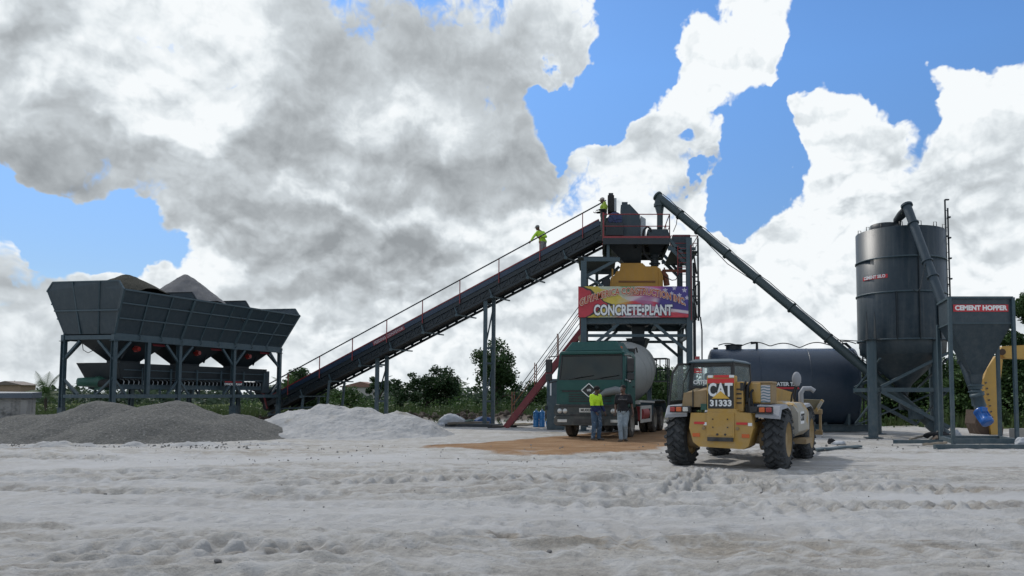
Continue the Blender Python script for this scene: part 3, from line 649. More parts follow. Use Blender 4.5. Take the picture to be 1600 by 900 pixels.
# bins: flared sides, chamfered end plates standing above the sides
ZB, ZL, ZP = 3.96, 5.70, 6.06
def rim(s, w, z):      # flare outward with height
    k = (z-ZB)/(ZL-ZB); k = min(k, 1)
    so = (-.045 if s < .01 else (.04 if s > .99 else 0))*k
    wo = (-.34 if w < .5 else .17)*k
    return bp(s+so, w+wo, z)
TH = .035
def hexplate(s, th):
    r0 = [rim(s, 0, ZB), rim(s, 0, ZL), rim(s, 0, ZP).lerp(rim(s, 1, ZP), .07)+Vector((0,0,0)), rim(s, 1, ZP).lerp(rim(s, 0, ZP), .07), rim(s, 1, ZL), rim(s, 1, ZB)]
    r0[2].z = ZP; r0[3].z = ZP
    return r0
for s_ in (0, .333, .667, 1):
    pl = MB(); hp = hexplate(s_, TH); pl.prism([p - ex*TH/2 for p in hp], ex*TH)
    e_ = pl.build('end_plate' if s_ in (0, 1) else 'divider_plate', steel, bt)
    rb = MB(); sgn = -1 if s_ < .5 else 1
    # rim angle along the top edge
    for i in range(0, 5): rb.beam(hp[i], hp[i+1], .07, .05)
    if s_ in (0, 1):
        off = ex*(sgn*.045)
        for w in (.31, .66):
            rb.beam(bp(s_, w, ZB)+off + (rim(s_,.5,ZB)-bp(s_,.5,ZB)), rim(s_, 0, ZP).lerp(rim(s_, 1, ZP), w)*1.0+off, .05, .06)
        m0 = rim(s_, 0, 4.9); m1 = rim(s_, 1, 4.9); rb.beam(m0+off, m1+off, .05, .06)
    rb.build('edge_rib', steelf if s_ in (0,1) else darkst, e_)
for w in (0, 1):
    sd = MB(); q = [rim(0, w, ZB), rim(1, w, ZB), rim(1, w, ZL), rim(0, w, ZL)]
    o_ = -ey*(.02 if w == 0 else -.02); sd.plate([p + o_*.5 for p in q], TH)
    so_ = sd.build('side_plate', steel, bt)
    rb = MB(); on = (-ey if w == 0 else ey)*.055
    for k in range(0, 10):
        s_ = k/9; big = k in (3, 6)
        a0 = q[0].lerp(q[1], s_); a1 = q[3].lerp(q[2], s_)
        if k in (0,): continue
        rb.beam(a0+on, a1+on, .11 if big else .05, .09 if big else .06)
        if True:      # hooks on the beam
            rb.tube([a0+on+Vector((0,0,.02)), a0+on*2.4+Vector((0,0,-.02)), a0+on*2.8+Vector((0,0,-.12)), a0+on*1.6+Vector((0,0,-.17))], .018, 6)
    for k in (.36, .70): rb.beam(q[0].lerp(q[3], k)+on*1.05, q[1].lerp(q[2], k)+on*1.05, .05, .055)
    rb.beam(q[3]+on*.5, q[2]+on*.5, .07, .07); rb.beam(q[0]+on*.7, q[1]+on*.7, .06, .07)
    rb.build('side_rib', steelf, so_)
# the three lower hoppers with gates and red vibrators
for i in range(3):
    s0, s1 = i/3+.012, (i+1)/3-.012; sm = (s0+s1)/2
    g = MB(); top = [bp(s0, .06, ZB-.02), bp(s1, .06, ZB-.02), bp(s1, .94, ZB-.02), bp(s0, .94, ZB-.02)]
    bot = [bp(sm-.05, .36, 2.92), bp(sm+.05, .36, 2.92), bp(sm+.05, .64, 2.92), bp(sm-.05, .64, 2.92)]
    g.loft([top, bot], caps=False); g.loft([bot, [p - Vector((0,0,.22)) for p in bot]], caps=True)
    for k in (-.5, .5): g.beam(bp(sm+k*.12, .3, 3.0), bp(sm+k*.1, .16, 3.7), .05, .06)
    hp_ = g.build('lower_hopper', darkst, bt, fixn=False)
    v = MB(); c0 = bp(sm-.03, .13, 3.42); v.cyl(c0-ey*.12, c0+ey*.12, .07, n=14); v.cyl(c0-ey*.15, c0-ey*.11, .095, n=14); v.box(c0+Vector((0,0,-.10)), (.12,.12,.06)); v.box(c0+Vector((0,0,.10)), (.10,.10,.05))
    v.build('vibrator', redlamp, hp_)
    v = MB(); c0 = bp(sm, .30, 2.74); v.beam(c0-ex*.55, c0+ex*.55, .12, .16); v.beam(c0-ex*.5+Vector((0,0,-.15)), c0+ex*.5+Vector((0,0,-.15)), .3, .10); v.build('gate', steel, hp_)
    rl = MB(); rl.plate([bp(sm+.03,.02,3.58), bp(sm+.10,.02,3.58), bp(sm+.10,.05,3.68), bp(sm+.03,.05,3.68)], .01); rl.build('name_strip', mat('dull_red_strip', (.16,.02,.025), .6), hp_)
# heaped aggregate in the bins (each heap a thing of its own)
def heap(name, s0, s1, peak, zrim, zpk, matp, label):
    n = 44; V = []
    for j in range(n):
        for i in range(n):
            a = i/(n-1); w = j/(n-1); s_ = s0+(s1-s0)*a
            p = rim(0, 0, zrim).lerp(rim(0, 1, zrim), w)*1.0
            q_ = rim(1, 0, zrim).lerp(rim(1, 1, zrim), w)
            if s_ <= .001: p = p
            p0 = A + L_*s_ + (B-A)*(w*1.40-.28)
            d = math.hypot((a-peak[0])/.62, (w-peak[1])/.62)
            z = zpk - (zpk-zrim+.12)*min(1.25, d)**1.1
            z = min(z, zpk-.03-.05*max(0, .25-d))
            V.append((p0.x, p0.y, z))
    V = np.array(V); V[:, 2] += (fbm(V[:, 0]*3, V[:, 1]*3, 4, int(zpk*10))-.5)*.10
    o = np_mesh(name, V, grid_faces(n, n), matp, True); tag(o, label, 'aggregate heap'); return o
heap('gravel_heap', .012, .321, (.34, .40), 5.62, 6.62, grav_bin, 'olive grey gravel heaped in the nearest bin of the batcher')
heap('sand_heap', .345, .655, (.40, .5), 5.60, 7.15, sandg, 'light grey sand heaped to a peak in the middle bin of the batcher')
# weighing belt beneath
wb = MB()
zb = 2.10
for w in (.22, .78): wb.beam(bp(.07, w, zb-.28), bp(.93, w, zb-.28), .08, .2)
for k in range(9): wb.beam(bp(.08+k*.105, .22, zb-.28), bp(.08+k*.105, .78, zb-.28), .06, .08); 
for k in range(5):
    for w in (.22, .78): wb.beam(bp(.1+k*.19, w, ZR+.07), bp(.1+k*.19, w, zb-.38), .07, .07)
wb.build('belt_frame', steelf, bt)
hd = MB()
for w, o_ in ((.14, -1), (.86, 1)):
    hd.plate([bp(.07, w, zb+.06), bp(.93, w, zb+.06), bp(.93, w+o_*.06, zb+.70), bp(.04, w+o_*.06, zb+.70)], .02)
hd.plate([bp(.07, .14, zb+.06), bp(.07, .86, zb+.06), bp(.04, .92, zb+.70), bp(.04, .08, zb+.70)], .02)
hd.plate([bp(.08, .80, zb-.34), bp(.93, .80, zb-.34), bp(.93, .80, zb+.05), bp(.08, .80, zb+.05)], .02)
hd.each('belt_skirt', darkst, bt)
sr = MB()
for z in (zb+.10, zb+.42): sr.beam(bp(.07, .09, z), bp(.93, .09, z), .035, .035)
for k in range(6): sr.beam(bp(.16+k*.15, .07, zb-.2), bp(.16+k*.15, .07, zb+.52), .05, .05)
sr.build('skirt_rail', steelf, bt)
be = MB(); be.beam(bp(.06, .5, zb+.02), bp(.95, .5, zb+.02), 1.1, .02); be.beam(bp(.06, .5, zb-.3), bp(.95, .5, zb-.3), 1.1, .02)
be.cyl(bp(.06, .26, zb-.14), bp(.06, .74, zb-.14), .16); be.cyl(bp(.95, .26, zb-.14), bp(.95, .74, zb-.14), .16); be.build('weigh_belt', black, bt)
for k in range(34):
    s_ = .09+k*.0248; ir = MB(); c1 = bp(s_, .17, zb-.17)
    ir.tube([c1+Vector((0,0,-.02)), c1-ey*.03+Vector((0,0,.10)), c1+ey*.02+Vector((0,0,.18)), c1+ey*.16+Vector((0,0,.20))], .022, 5)
    ir.build('roller_bracket', galv, bt)
dm = MB(); c0 = bp(.0, .72, 2.0); c1 = bp(.09, .5, 2.0); t_ = (c1-c0).normalized()
dm.lathe(c0, c1, [(0, .10), (.03, .17), (.35, .20), (.62, .21), (.66, .24), (.78, .24)], 18); dm.cyl(c0+t_*.75, c0+t_*1.15, .26, .2); dm.box(c0+t_*.9+Vector((0,0,-.2)), (.4,.4,.25)); dm.build('belt_motor', greenm, bt)
ct = MB(); ct.box(bp(.965, .30, 2.15), (.5, .5, 1.15), rot=Matrix(((ex.x, -ex.y, 0), (ex.y, ex.x, 0), (0, 0, 1)))); ct.build('control_cabinet', steel, bt, .03)
sg = MB(); pa = bp(.60, -.02, 1.93); pb = bp(.73, -.02, 1.93)
sg.plate([pa, pb, pb+Vector((0,0,.22)), pa+Vector((0,0,.22))], .01); sgn_ = sg.build('name_sign', darkst, bt)
text_mesh('lettering', 'CONCRETE PLANT', .13, whitep, sgn_, (pa+pb)/2+Vector((0,0,.06))+Vector((.006,-.006,0)), (pb-pa), (0,0,1), .004, squash=1.0)
text_mesh('lettering', 'GUYAMERICA CONSTRUCTION', .075, redv, sgn_, (pa+pb)/2+Vector((0,0,.17))+Vector((.006,-.006,0)), (pb-pa), (0,0,1), .003)
cb = MB(); c0 = bp(-.02, .55, 3.6); cb.tube([c0, c0+Vector((.05,0,-.3)), c0+Vector((.25,0,-.42)), c0+Vector((.5,0,-.3)), c0+Vector((.6,0,-.1))], .015, 6); cb.build('hose', black, bt)

# ------------------------------------------------------------------ inclined belt conveyor
K0 = P(440, 626, 40.0); K1 = P(948, 357, 32.6)
kd = (K1-K0).normalized(); kx = Vector((kd.y, -kd.x, 0)).normalized()        # towards the viewer side
if kx.y > 0: kx = -kx
kn = kd.cross(kx).normalized(); kn = kn if kn.z > 0 else -kn
KL = (K1-K0).length
def kp(t, w=0, h=0): return K0 + kd*(KL*t) + kx*w + kn*h
cv = thing('belt_conveyor', 'long inclined dark belt conveyor rising from the batcher to the mixing tower', 'conveyor', (K0.x, K0.y, 0))
wd = .55
for w in (-wd, wd):
    g = MB(); g.beam(kp(-.03, w, -.02), kp(1.02, w, -.02), .10, .26, up=tuple(kn)); g.beam(kp(-.03, w, -.50), kp(1.0, w, -.50), .08, .10, up=tuple(kn))
    for k in range(37):
        t0 = k/36; g.beam(kp(t0, w, -.15), kp(t0, w, -.46), .05, .05)
        if k < 36: g.beam(kp(t0, w, -.46), kp(t0+1/36, w, -.15), .035, .035)
    g.build('side_truss', darkst, cv)
g = MB(); g.beam(kp(-.03, 0, .24), kp(1.02, 0, .24), .96, .025, up=tuple(kn)); g.beam(kp(-.03, 0, -.32), kp(1.02, 0, -.32), .96, .025, up=tuple(kn))
g.cyl(kp(-.03, -.5, -.04), kp(-.03, .5, -.04), .27); g.cyl(kp(1.02, -.5, -.04), kp(1.02, .5, -.04), .27); g.build('belt', black, cv)
g = MB()
for w in (-wd-.07, wd+.07): g.beam(kp(.0, w, .16), kp(1.0, w, .16), .03, .22, up=tuple(kn))
g.each('side_cover', conv_blue, cv)
g = MB()
for w in (-wd-.075, wd+.075): g.beam(kp(.0, w, .30), kp(1.0, w, .30), .05, .05, up=tuple(kn))
g.each('cover_edge', redp, cv)
g = MB()
for w in (-wd, wd): g.beam(kp(0, w*.98, -.30), kp(1, w*.98, -.30), .02, .22, up=tuple(kn))
g.each('lower_cover', darkst, cv)
for k in range(9):      # walkway brackets sticking out below
    t0 = .10+k*.10; g = MB(); p = kp(t0, wd+.02, -.58); g.beam(kp(t0, -wd-.4, -.58), kp(t0, wd+.15, -.58), .06, .06); g.beam(kp(t0, wd+.12, -.56), kp(t0, wd+.12, -.20), .05, .05); g.box(kp(t0, wd+.2, -.6), (.12, .12, .12)); g.build('bracket', steelf, cv)
g = MB(); wr = wd+.55
g.beam(kp(.02, -wr+.2, -.12), kp(.98, -wr+.2, -.12), .5, .03, up=tuple(kn)); g.build('walkway', darkst, cv)
g = MB()
for k in range(9):
    p = kp(.055+k*.112, wd+.10, -.12); g.beam(p, p + Vector((0, 0, 1.12)), .04)
g.each('rail_post', redp, cv)
g = MB(); g.cyl(kp(-.02, wd+.10, -.12)+Vector((0,0,1.12)), kp(1.01, wd+.10, -.12)+Vector((0,0,1.12)), .034, n=8); g.build('handrail', darkst, cv)
g = MB(); g.tube([kp(1, -wd-.1, .1), kp(.5, -wd-.12, .1), kp(0, -wd-.1, .1)], .03); g.build('cable_pipe', black, cv)
for (px0, px1, Ys, pyT) in ((588, 603, 37.3, 554), (757, 770, 34.5, 464)):
    for q, px in enumerate((px0, px1)):
        for yy in (-.0,):
            g = MB(); base = P(px, 660, Ys + q*.45); base.z = -.1
            t0 = min(range(200), key=lambda i: abs((kp(i/200).x - base.x)))/200
            top = Vector((base.x, base.y, kp(t0, 0, -.5).z))
            g.beam(base, top, .17, .17, up=(0,1,0)); g.box((base.x, base.y, .0), (.4, .4, .03)); g.build('support_leg', steelf, cv)
    g = MB(); a0 = P(px0, 660, Ys); a1 = P(px1, 660, Ys+.45); h = kp(min(range(200), key=lambda i: abs((kp(i/200).x - a0.x)))/200, 0, -.5).z
    zz = [h*.20, h*.5, h*.62, h*.97] if h > 4 else [h*.35, h*.9]
    for z in zz: g.beam((a0.x, a0.y, z), (a1.x, a1.y, z), .07, .09)
    g.beam((a0.x, a0.y, zz[0]), (a1.x, a1.y, zz[1]), .05, .05); g.beam((a0.x, a0.y, zz[-2]), (a1.x, a1.y, zz[-1]), .05, .05)
    g.each('support_brace', steelf, cv)
# tail end frame, low by the batcher
g = MB(); 
for t0 in (-.02, .10, .19): g.beam(kp(t0, wd, -.5), Vector((kp(t0, wd).x, kp(t0, wd).y, 0)), .10); g.beam(kp(t0, -wd, -.5), Vector((kp(t0, -wd).x, kp(t0, -wd).y, 0)), .10)
g.beam(kp(-.02, wd+.1, -.62), Vector((kp(.13, wd+.1).x, kp(.13, wd+.1).y, kp(-.02, wd, -.62).z)), .08); g.beam(Vector((kp(.02,wd).x, kp(.02,wd).y, .75)), Vector((kp(.22,wd).x, kp(.22,wd).y, .9)), .08)
g.each('tail_post', steelf, cv)
g = MB(); bx = kp(-.03, 0, .35); g.loft([[bx+Vector((-.8,-.6,.55)), bx+Vector((.5,-.6,.55)), bx+Vector((.5,.7,.55)), bx+Vector((-.8,.7,.55))], [bx+Vector((-.35,-.3,-.3)), bx+Vector((.35,-.3,-.3)), bx+Vector((.35,.4,-.3)), bx+Vector((-.35,.4,-.3))]], caps=False); g.build('feed_hopper', darkst, cv)
g = MB(); g.beam(kp(-.02, wd+.14, -.3), kp(-.02, wd+.14, .6), .07); g.beam(kp(-.02, wd+.14, .6), kp(-.055, wd+.14, 1.1), .07); g.build('tail_rail', redp, cv)
# printed strip with worn lettering on the cover
st = MB(); s0, s1 = kp(.352, wd+.09, .13), kp(.452, wd+.09, .13); st.beam(s0, s1, .008, .20, up=tuple(kn)); sto = st.build('name_strip', mat('faded_red_strip', (.20,.04,.05), .6), cv)
text_mesh('lettering', 'FEEDING CONVEYOR', .20, mat('faded_white', (.36,.34,.35), .6), sto, (s0+s1)/2+kx*.010, kd, kn, .004, squash=.98)

# ------------------------------------------------------------------ mixing tower
TY0, TY1 = 30.4, 34.0
tl = P(912, 500, TY0).x; tr = P(1077, 500, TY0).x
ZS0, ZS1 = HZ(496, TY0-.1), HZ(448, TY0-.1)
ZPL = HZ(374, TY0)            # top platform
ZM = ZS0 - .12                # mixer floor
tw = thing('mixing_tower', 'slate steel concrete mixing tower with red railed top platform behind the mixer truck', 'concrete plant tower', ((tl+tr)/2, TY0, 0))
tbx = P(948, 374, TY0).x      # top platform left edge x
cols = {}
for (x, y) in ((tl, TY0), (tr, TY0), (tl, TY1), (tr, TY1)):
    g = MB(); ztop = HZ(408, TY0) if x == tl else HZ(372, TY0)
    g.ibeam((x, y, 0), (x, y, ztop), .24, .24, .03, up=(0,1,0)); g.box((x, y, .02), (.45, .45, .04)); g.build('column', steelf, tw)
g = MB()
for y in (TY0, TY1):
    g.ibeam((tl, y, ZM), (tr, y, ZM), .2, .26, .03)
    g.beam((tl, y, ZM-.62), (tr, y, ZM-.62), .10, .12)
for x in (tl, tr, (tl+tr)/2-.9, (tl+tr)/2+.9): g.ibeam((x, TY0, ZM), (x, TY1, ZM), .18, .24, .03)
for x in (tl, tr): g.beam((x, TY0, ZM-.62), (x, TY1, ZM-.62), .1, .12)
g.box(((tl+tr)/2, TY0+.35, ZM+.15), (tr-tl, .7, .02)); g.box(((tl+tr)/2, TY1-.2, ZM+.15), (tr-tl, .7, .02))
g.build('mixer_floor', steelf, tw)
g = MB()
for y in (TY0, TY1):
    g.beam((tl, y, ZM-1.35), (tl+1.45, y, ZM-.12), .12, .12); g.beam((tr, y, ZM-1.35), (tr-1.45, y, ZM-.12), .12, .12)
for x in (tl, tr): g.beam((x, TY0, ZM-1.3), (x, TY0+1.2, ZM-.12), .11); g.beam((x, TY1, ZM-1.3), (x, TY1-1.2, ZM-.12), .11)
g.each('knee_brace', steelf, tw)
# upper frame carrying the top platform
UY0, UY1 = TY0+.1, TY1-.3
xr = P(1087, 420, TY0).x
g = MB()
px_l = P(905, 402, TY0).x
for y in (UY0, UY1):
    g.beam((tl, y, HZ(405, TY0)), (P(968,0,TY0).x, y, HZ(405, TY0)), .16, .16)
    g.beam((P(950,0,TY0).x, y, HZ(402, TY0)), (P(950,0,TY0).x, y, ZPL-.1), .12)
    g.beam((P(966,0,TY0).x, y, HZ(404, TY0)), (P(915,0,TY0).x, y, HZ(432, TY0)), .12, .12)
    g.beam((P(914,0,TY0).x, y, HZ(430,TY0)), (P(942,0,TY0).x, y, HZ(446,TY0)), .08)
    g.beam((tr+.02, y, HZ(408, TY0)), (P(1043,0,TY0).x, y, HZ(372, TY0)), .12, .12)
    g.beam((P(1043,0,TY0).x, y, HZ(384, TY0)), (P(1072,0,TY0).x, y, HZ(414, TY0)), .13, .13)
    g.beam((P(1042,0,TY0).x, y, HZ(388, TY0)), (tr+.3, y, HZ(388, TY0)), .12, .12)
g.beam((P(932,0,TY0).x, UY1, HZ(403,TY0)), (P(932,0,TY0).x, UY1, ZM), .14)
g.beam((P(932,0,TY0).x, UY0+1.2, HZ(445,TY0)), (P(968,0,TY0).x, UY0+1.2, HZ(408,TY0)), .12)
g.each('upper_beam', steelf, tw)
g = MB(); x0, x1 = P(942, 0, TY0).x, P(1044, 0, TY0).x
g.box(((x0+x1)/2, (UY0+UY1)/2, ZPL), (x1-x0, UY1-UY0+.5, .05))
for y in (UY0-.2, (UY0+UY1)/2, UY1+.2): g.beam((x0, y, ZPL-.13), (x1, y, ZPL-.13), .1, .2)
for x in (x0+.05, x1-.05, (x0+x1)/2): g.beam((x, UY0-.1, ZPL-.14), (x, UY1+.1, ZPL-.14), .1, .18)
x2 = P(1088, 0, TY0).x; zp2 = HZ(392, TY0)
g.box(((x1+x2)/2+.03, (UY0+UY1)/2, zp2), (x2-x1-.06, UY1-UY0, .05))
xa, xb = P(903,0,TY0).x, P(962,0,TY0).x; g.box(((xa+xb)/2, (UY0+UY1)/2, HZ(401,TY0)), (xb-xa, UY1-UY0, .05)); 
g.build('top_platform', darkst, tw); g = MB(); g.box((P(943,0,31.0).x, 31.0, ZPL+.12), (.5, .5, .19)); g.build('platform_step', darkst, tw)
g = MB(); HR = 1.02
rail(g, [(x0, UY1+.2, ZPL+.03), (x0, UY0-.2, ZPL+.03), (x1, UY0-.2, ZPL+.03), (x1, UY1+.2, ZPL+.03)], HR*.98, .022, 1.9, True)
g.beam((x0, UY0-.23, ZPL+.04), (x1, UY0-.23, ZPL+.04), .02, .14)
rail(g, [(x1+.05, UY0, zp2+.03), (x2, UY0, zp2+.03), (x2, UY1, zp2+.03)], .62, .02, 1.4, True)
g.cyl((x0+.02, UY0-.2, ZPL-.1), (x0+.02, UY0-.2, ZPL+1.1), .035)
g.build('railing', redp, tw)
# chute box receiving the belt
g = MB(); yc = 31.2
prof = [P(970, 320, yc), P(984, 319, yc), P(1000, 336, yc), P(1000, 376, yc), P(970, 376, yc), P(970, 338, yc)]
g.prism(prof, (0, 1.1, 0)); g.box(P(976, 319, yc+.5), (.25, .3, .12)); g.build('head_chute', steel, tw, .01)
g = MB(); prof = [P(1001, 337, yc+.15), P(1009, 342, yc+.15), P(1009, 372, yc+.15), P(1001, 372, yc+.15)]; g.prism(prof, (0, .8, 0)); g.build('dust_filter', galv, tw, .01)
# drive pulley
g = MB(); c = P(961, 343, 31.0); g.cyl(c+Vector((0,-.12,0)), c+Vector((0,.12,0)), .30, n=28); g.cyl(c+Vector((0,-.16,0)), c+Vector((0,.9,0)), .07, n=12)
for k in range(5): a_ = k*2*math.pi/5; g.beam(c+Vector((0,-.13,0)), c+Vector((math.cos(a_)*.27, -.13, math.sin(a_)*.27)), .04, .05, up=(0,1,0))
g.build('drive_pulley', bluedk, tw)
g = MB(); c = P(960, 361, 31.1); g.box(c, (.75, .7, .55)); g.cyl(P(955,352,31.0), P(972,352,31.0), .16); g.build('gearbox', darkst, tw, .03)
# aggregate hopper over mixer
g = MB(); yh = 31.0; a_ = [P(944, 379, yh), P(1005, 379, yh)]; 
xh0, xh1 = a_[0].x, P(1003,0,yh).x; z0 = HZ(378, yh)
tp = [(xh0, yh-.0, z0), (xh1, yh-.0, z0), (xh1, yh+2, z0), (xh0, yh+2, z0)]
xm0, xm1 = P(978,0,yh).x, P(1001,0,yh).x; z1 = HZ(410, yh)
bt_ = [(xm0, yh+.5, z1), (xm1, yh+.5, z1), (xm1, yh+1.3, z1), (xm0, yh+1.3, z1)]
g.loft([tp, bt_]); g.build('aggregate_hopper', darkst, tw)
# cement scale hopper
g = MB(); yh = 30.9
g.prism([P(1012, 358, yh), P(1043, 358, yh), P(1048, 371, yh), P(1014, 371, yh)], (0, 1.3, 0)); g.build('cement_scale', steel, tw, .01)
g = MB(); q0 = [P(1012, 378, yh), P(1042, 378, yh), P(1042, 378, yh+1.2), P(1012, 378, yh+1.2)]; q1 = [P(1016, 398, yh+.45), P(1030, 398, yh+.45), P(1030, 398, yh+.8), P(1016, 398, yh+.8)]
g.loft([q0, q1]); g.cyl(P(1023, 398, yh+.6), P(1023, 416, yh+.6), .17); g.cyl(P(1023, 402, yh+.6), P(1023, 404, yh+.6), .25); g.cyl(P(1023, 411, yh+.6), P(1023, 413, yh+.6), .24); g.build('scale_cone', darkst, tw)
g = MB(); g.box((P(1063,0,yh).x, yh+.6, HZ(377, yh)), (.75, 1.0, .62)); g.build('water_scale', steel, tw, .02)
g = MB(); g.tube([P(1004, 372, 30.9), P(1006, 360, 30.9), P(1011, 354, 30.9), P(1016, 357, 30.9), P(1017, 362, 30.9)], .05); g.tube([P(1005, 384, 30.9), P(1007, 396, 30.9), P(1013, 404, 30.9), P(1019, 407, 30.9)], .05); g.build('hose', black, tw)
# mixer
g = MB(); ym = 31.0
pr = [(953, 449), (954, 434), (960, 430), (963, 424), (968, 423), (970, 411), (1004, 411), (1009, 416), (1026, 416), (1032, 420), (1036, 432), (1036, 449)]
g.prism([P(a_, b_, ym) for a_, b_ in pr], (0, 2.2, 0)); g.prism([P(a_, b_, ym) for a_, b_ in ((953,449),(1036,449),(1036,482),(953,482))], (0, 2.2, 0))
mx_ = g.build('mixer', yellow, tw, .02)
g = MB(); g.box((P(994,0,ym).x, ym-.01, HZ(440, ym)), (1.55, .05, .07)); g.build('mixer_recess_shade', mat('mixer_shadow_rust', (.16,.06,.01), .6), mx_)  # raised strip: shade of a recess and rust put into one dark brown
g = MB(); 
for x in (957, 1031): g.beam(P(x, 448, ym-.03), P(x, 420, ym-.03), .07, .05, up=(0,1,0))
g.build('mixer_rib', yellow, mx_)
g = MB(); g.tube([P(1033, 424, ym+.3), P(1040, 432, ym+.3), P(1042, 446, ym+.3)], .13, 10); g.cyl(P(1035,423,ym+.3), P(1075,423,ym+.3), .06); g.cyl(P(1037,423,ym+.3), P(1039,423,ym+.3), .14); g.build('water_pipe', rail_rust, mx_)
g = MB(); g.tube([P(1036, 431, ym), P(1042, 434, ym), P(1050, 438, ym), P(1056, 437, ym), P(1060, 429, ym)], .02, 6); g.build('cable', black, tw)
g = MB(); g.box(P(948, 443, ym+.3), (.3, .5, .35)); g.build('mixer_motor', darkst, tw, .02)
# discharge cone under the floor
g = MB(); yd = 31.6; g.lathe(P(998, 498, yd), P(998, 534, yd), [(0, .92), (.28, .72), (.30, .36), (.95, .33)], 20)
g = MB(); q = []
for (py, hw, hd_) in ((497, .66, .6), (509, .42, .42), (511, .26, .26), (534, .24, .24)):
    c = P(997, py, yd); q.append([c+Vector((-hw*1.05, -hd_, 0)), c+Vector((hw*1.05, -hd_, 0)), c+Vector((hw*1.05, hd_, 0)), c+Vector((-hw*1.05, hd_, 0))])
q[0] = [v for v in q[0]]; 
g = MB(); g.loft(q); g.build('discharge_chute', darkst, tw)
# ladder and side rails at the right column
g = MB(); lx = P(1062, 0, TY0).x
for x in (P(1060,0,TY0).x, P(1071,0,TY0).x): g.beam((x, TY0+.1, ZM), (x, TY0+.1, HZ(388, TY0)), .035)
for k in range(9): z = ZM+.3+k*.33; g.cyl((P(1060,0,TY0).x, TY0+.1, z), (P(1071,0,TY0).x, TY0+.1, z), .014, n=6)
g.build('ladder', darkst, tw)
g = MB()
for k, (z0_, z1_) in enumerate(((HZ(398,TY0), HZ(420,TY0)), (HZ(450,TY0), HZ(470,TY0)), (HZ(470,TY0), HZ(492,TY0)))):
    g.beam((tr+.22, TY0+.1, z0_), (tr+.22+.25, TY0+1.2, z1_), .06)
g.beam((x2, TY0+.1, HZ(372,TY0)), (x2, TY0+.1, ZM), .07); g.beam((x2, UY1, HZ(372,TY0)), (x2, UY1, ZM-1), .09); g.beam((x2+.02, UY0+1.5, HZ(400,TY0)), (x2+.02, UY0+1.5, .0), .12)
rail(g, [(tr+.2, TY0, ZM+.15), (tr+.46, TY0+.2, ZM+.15), (tr+.46, TY1, ZM+.15)], 1.5, .025, 1.2)
g.tube([(tr+.46, TY0, ZM+.15), (tr+.52, TY0, ZM-.4), (tr+.5, TY0, .4)], .03)
for z_ in (HZ(398,TY0), HZ(432,TY0), HZ(462,TY0)): g.beam((tr+.02, TY0+.1, z_), (x2, TY0+.1, z_), .05)
g.each('side_rail', darkst, tw)
g = MB(); g.beam((P(1076,0,TY0).x, TY0-.16, ZM), (P(1076,0,TY0).x, TY0-.16, HZ(384,TY0)), .03); 
for x in (1059, 1077): g.cyl(P(x, 384, TY0-.1), P(x, 430, TY0-.1), .018, n=6)
for k in range(6): g.cyl(P(1059, 388+k*7.5, TY0-.1), P(1077, 388+k*7.5, TY0-.1), .013, n=6)
g.build('red_ladder', redp, tw)
g = MB(); g.plate([P(1081, 452, TY0+.5), P(1087, 462, TY0+1), P(1087, 480, TY0+1), P(1081, 470, TY0+.5)], .02); g.build('side_panel', galv, tw)
g = MB(); ch = P(914, 0, TY0); g.prism([P(903, 527, TY0+.8), P(909, 521, TY0+.8), P(913, 537, TY0+.8), P(907, 540, TY0+.8)], (0,.4,0)); g.build('splash_plate', mat('tan_panel', (.30,.25,.17), .7), tw)

# stair
sr_ = thing('steel_stair', 'red steel stair with rusty rails climbing to the left side of the tower', 'stair', P(795, 662, 33.5)*1)
S0, S1 = P(790, 664, 33.2), P(912, 512, 33.2); S0.z = 0
g = MB()
for dy in (0, .9):
    g.beam(S0+Vector((0,dy,.02)), S1+Vector((0,dy,0)), .07, .26)
g.each('stringer', redst, sr_)
g = MB(); nst = 17
for k in range(1, nst): p = S0.lerp(S1, k/nst); g.box(p+Vector((0,.45,.02)), (.26, .84, .03))
g.each('tread', darkst, sr_)
for dy in (0, .9):
    g = MB()
    for h in ((.45, .72, .99, 1.26) if dy == 0 else (.99,)): g.cyl(S0+Vector((.2,dy,h)), S1+Vector((0,dy,h)), .018, n=6)
    g.each('handrail', rail_rust if dy else darkst, sr_)
    g = MB()
    for k in range(4): p = S0.lerp(S1, .08+k*.29)+Vector((0,dy,0)); g.beam(p, p+Vector((0,0,1.26)), .04)
    g.each('rail_post', rail_rust, sr_)

# ------------------------------------------------------------------ printed banner
bx0, bx1 = P(903.5, 470, TY0-.18).x, P(1075.5, 470, TY0-.18).x; bz0, bz1 = HZ(496, TY0-.18), HZ(447.5, TY0-.18)
bn_ = thing('banner', 'long printed company banner with flags and lettering on the tower front', 'banner', ((bx0+bx1)/2, TY0-.18, bz0))
def star(u, v, cx, cy, r):
    a_ = np.arctan2(v-cy, u-cx) + math.pi/2; d = np.hypot(u-cx, v-cy); k = np.abs(((a_/(2*math.pi/5)) % 1)-.5)*2
    return d < r*(.42+.58*(k)**1.3)
nu, nv = 340, 98; BW, BH = 172.0, 49.0
u, v = np.meshgrid(np.linspace(0, BW, nu), np.linspace(0, BH, nv))     # u right, v down (photo pixels)
uw = u+(fbm(u*.05, v*.08, 3, 5)-.5)*14; vw = v+(fbm(u*.05, v*.08, 3, 9)-.5)*8+np.sin(u*.06)*2
c = np.zeros(u.shape+(3,)); c[:] = (.10, .26, .12)
def put(mk_, col, a=1.0): global c; m_ = np.clip(mk_, 0, 1)[..., None]*a; c = c*(1-m_)+np.array(col)*m_
def halfp(x, w=1.2): return sstep(-w, w, x)
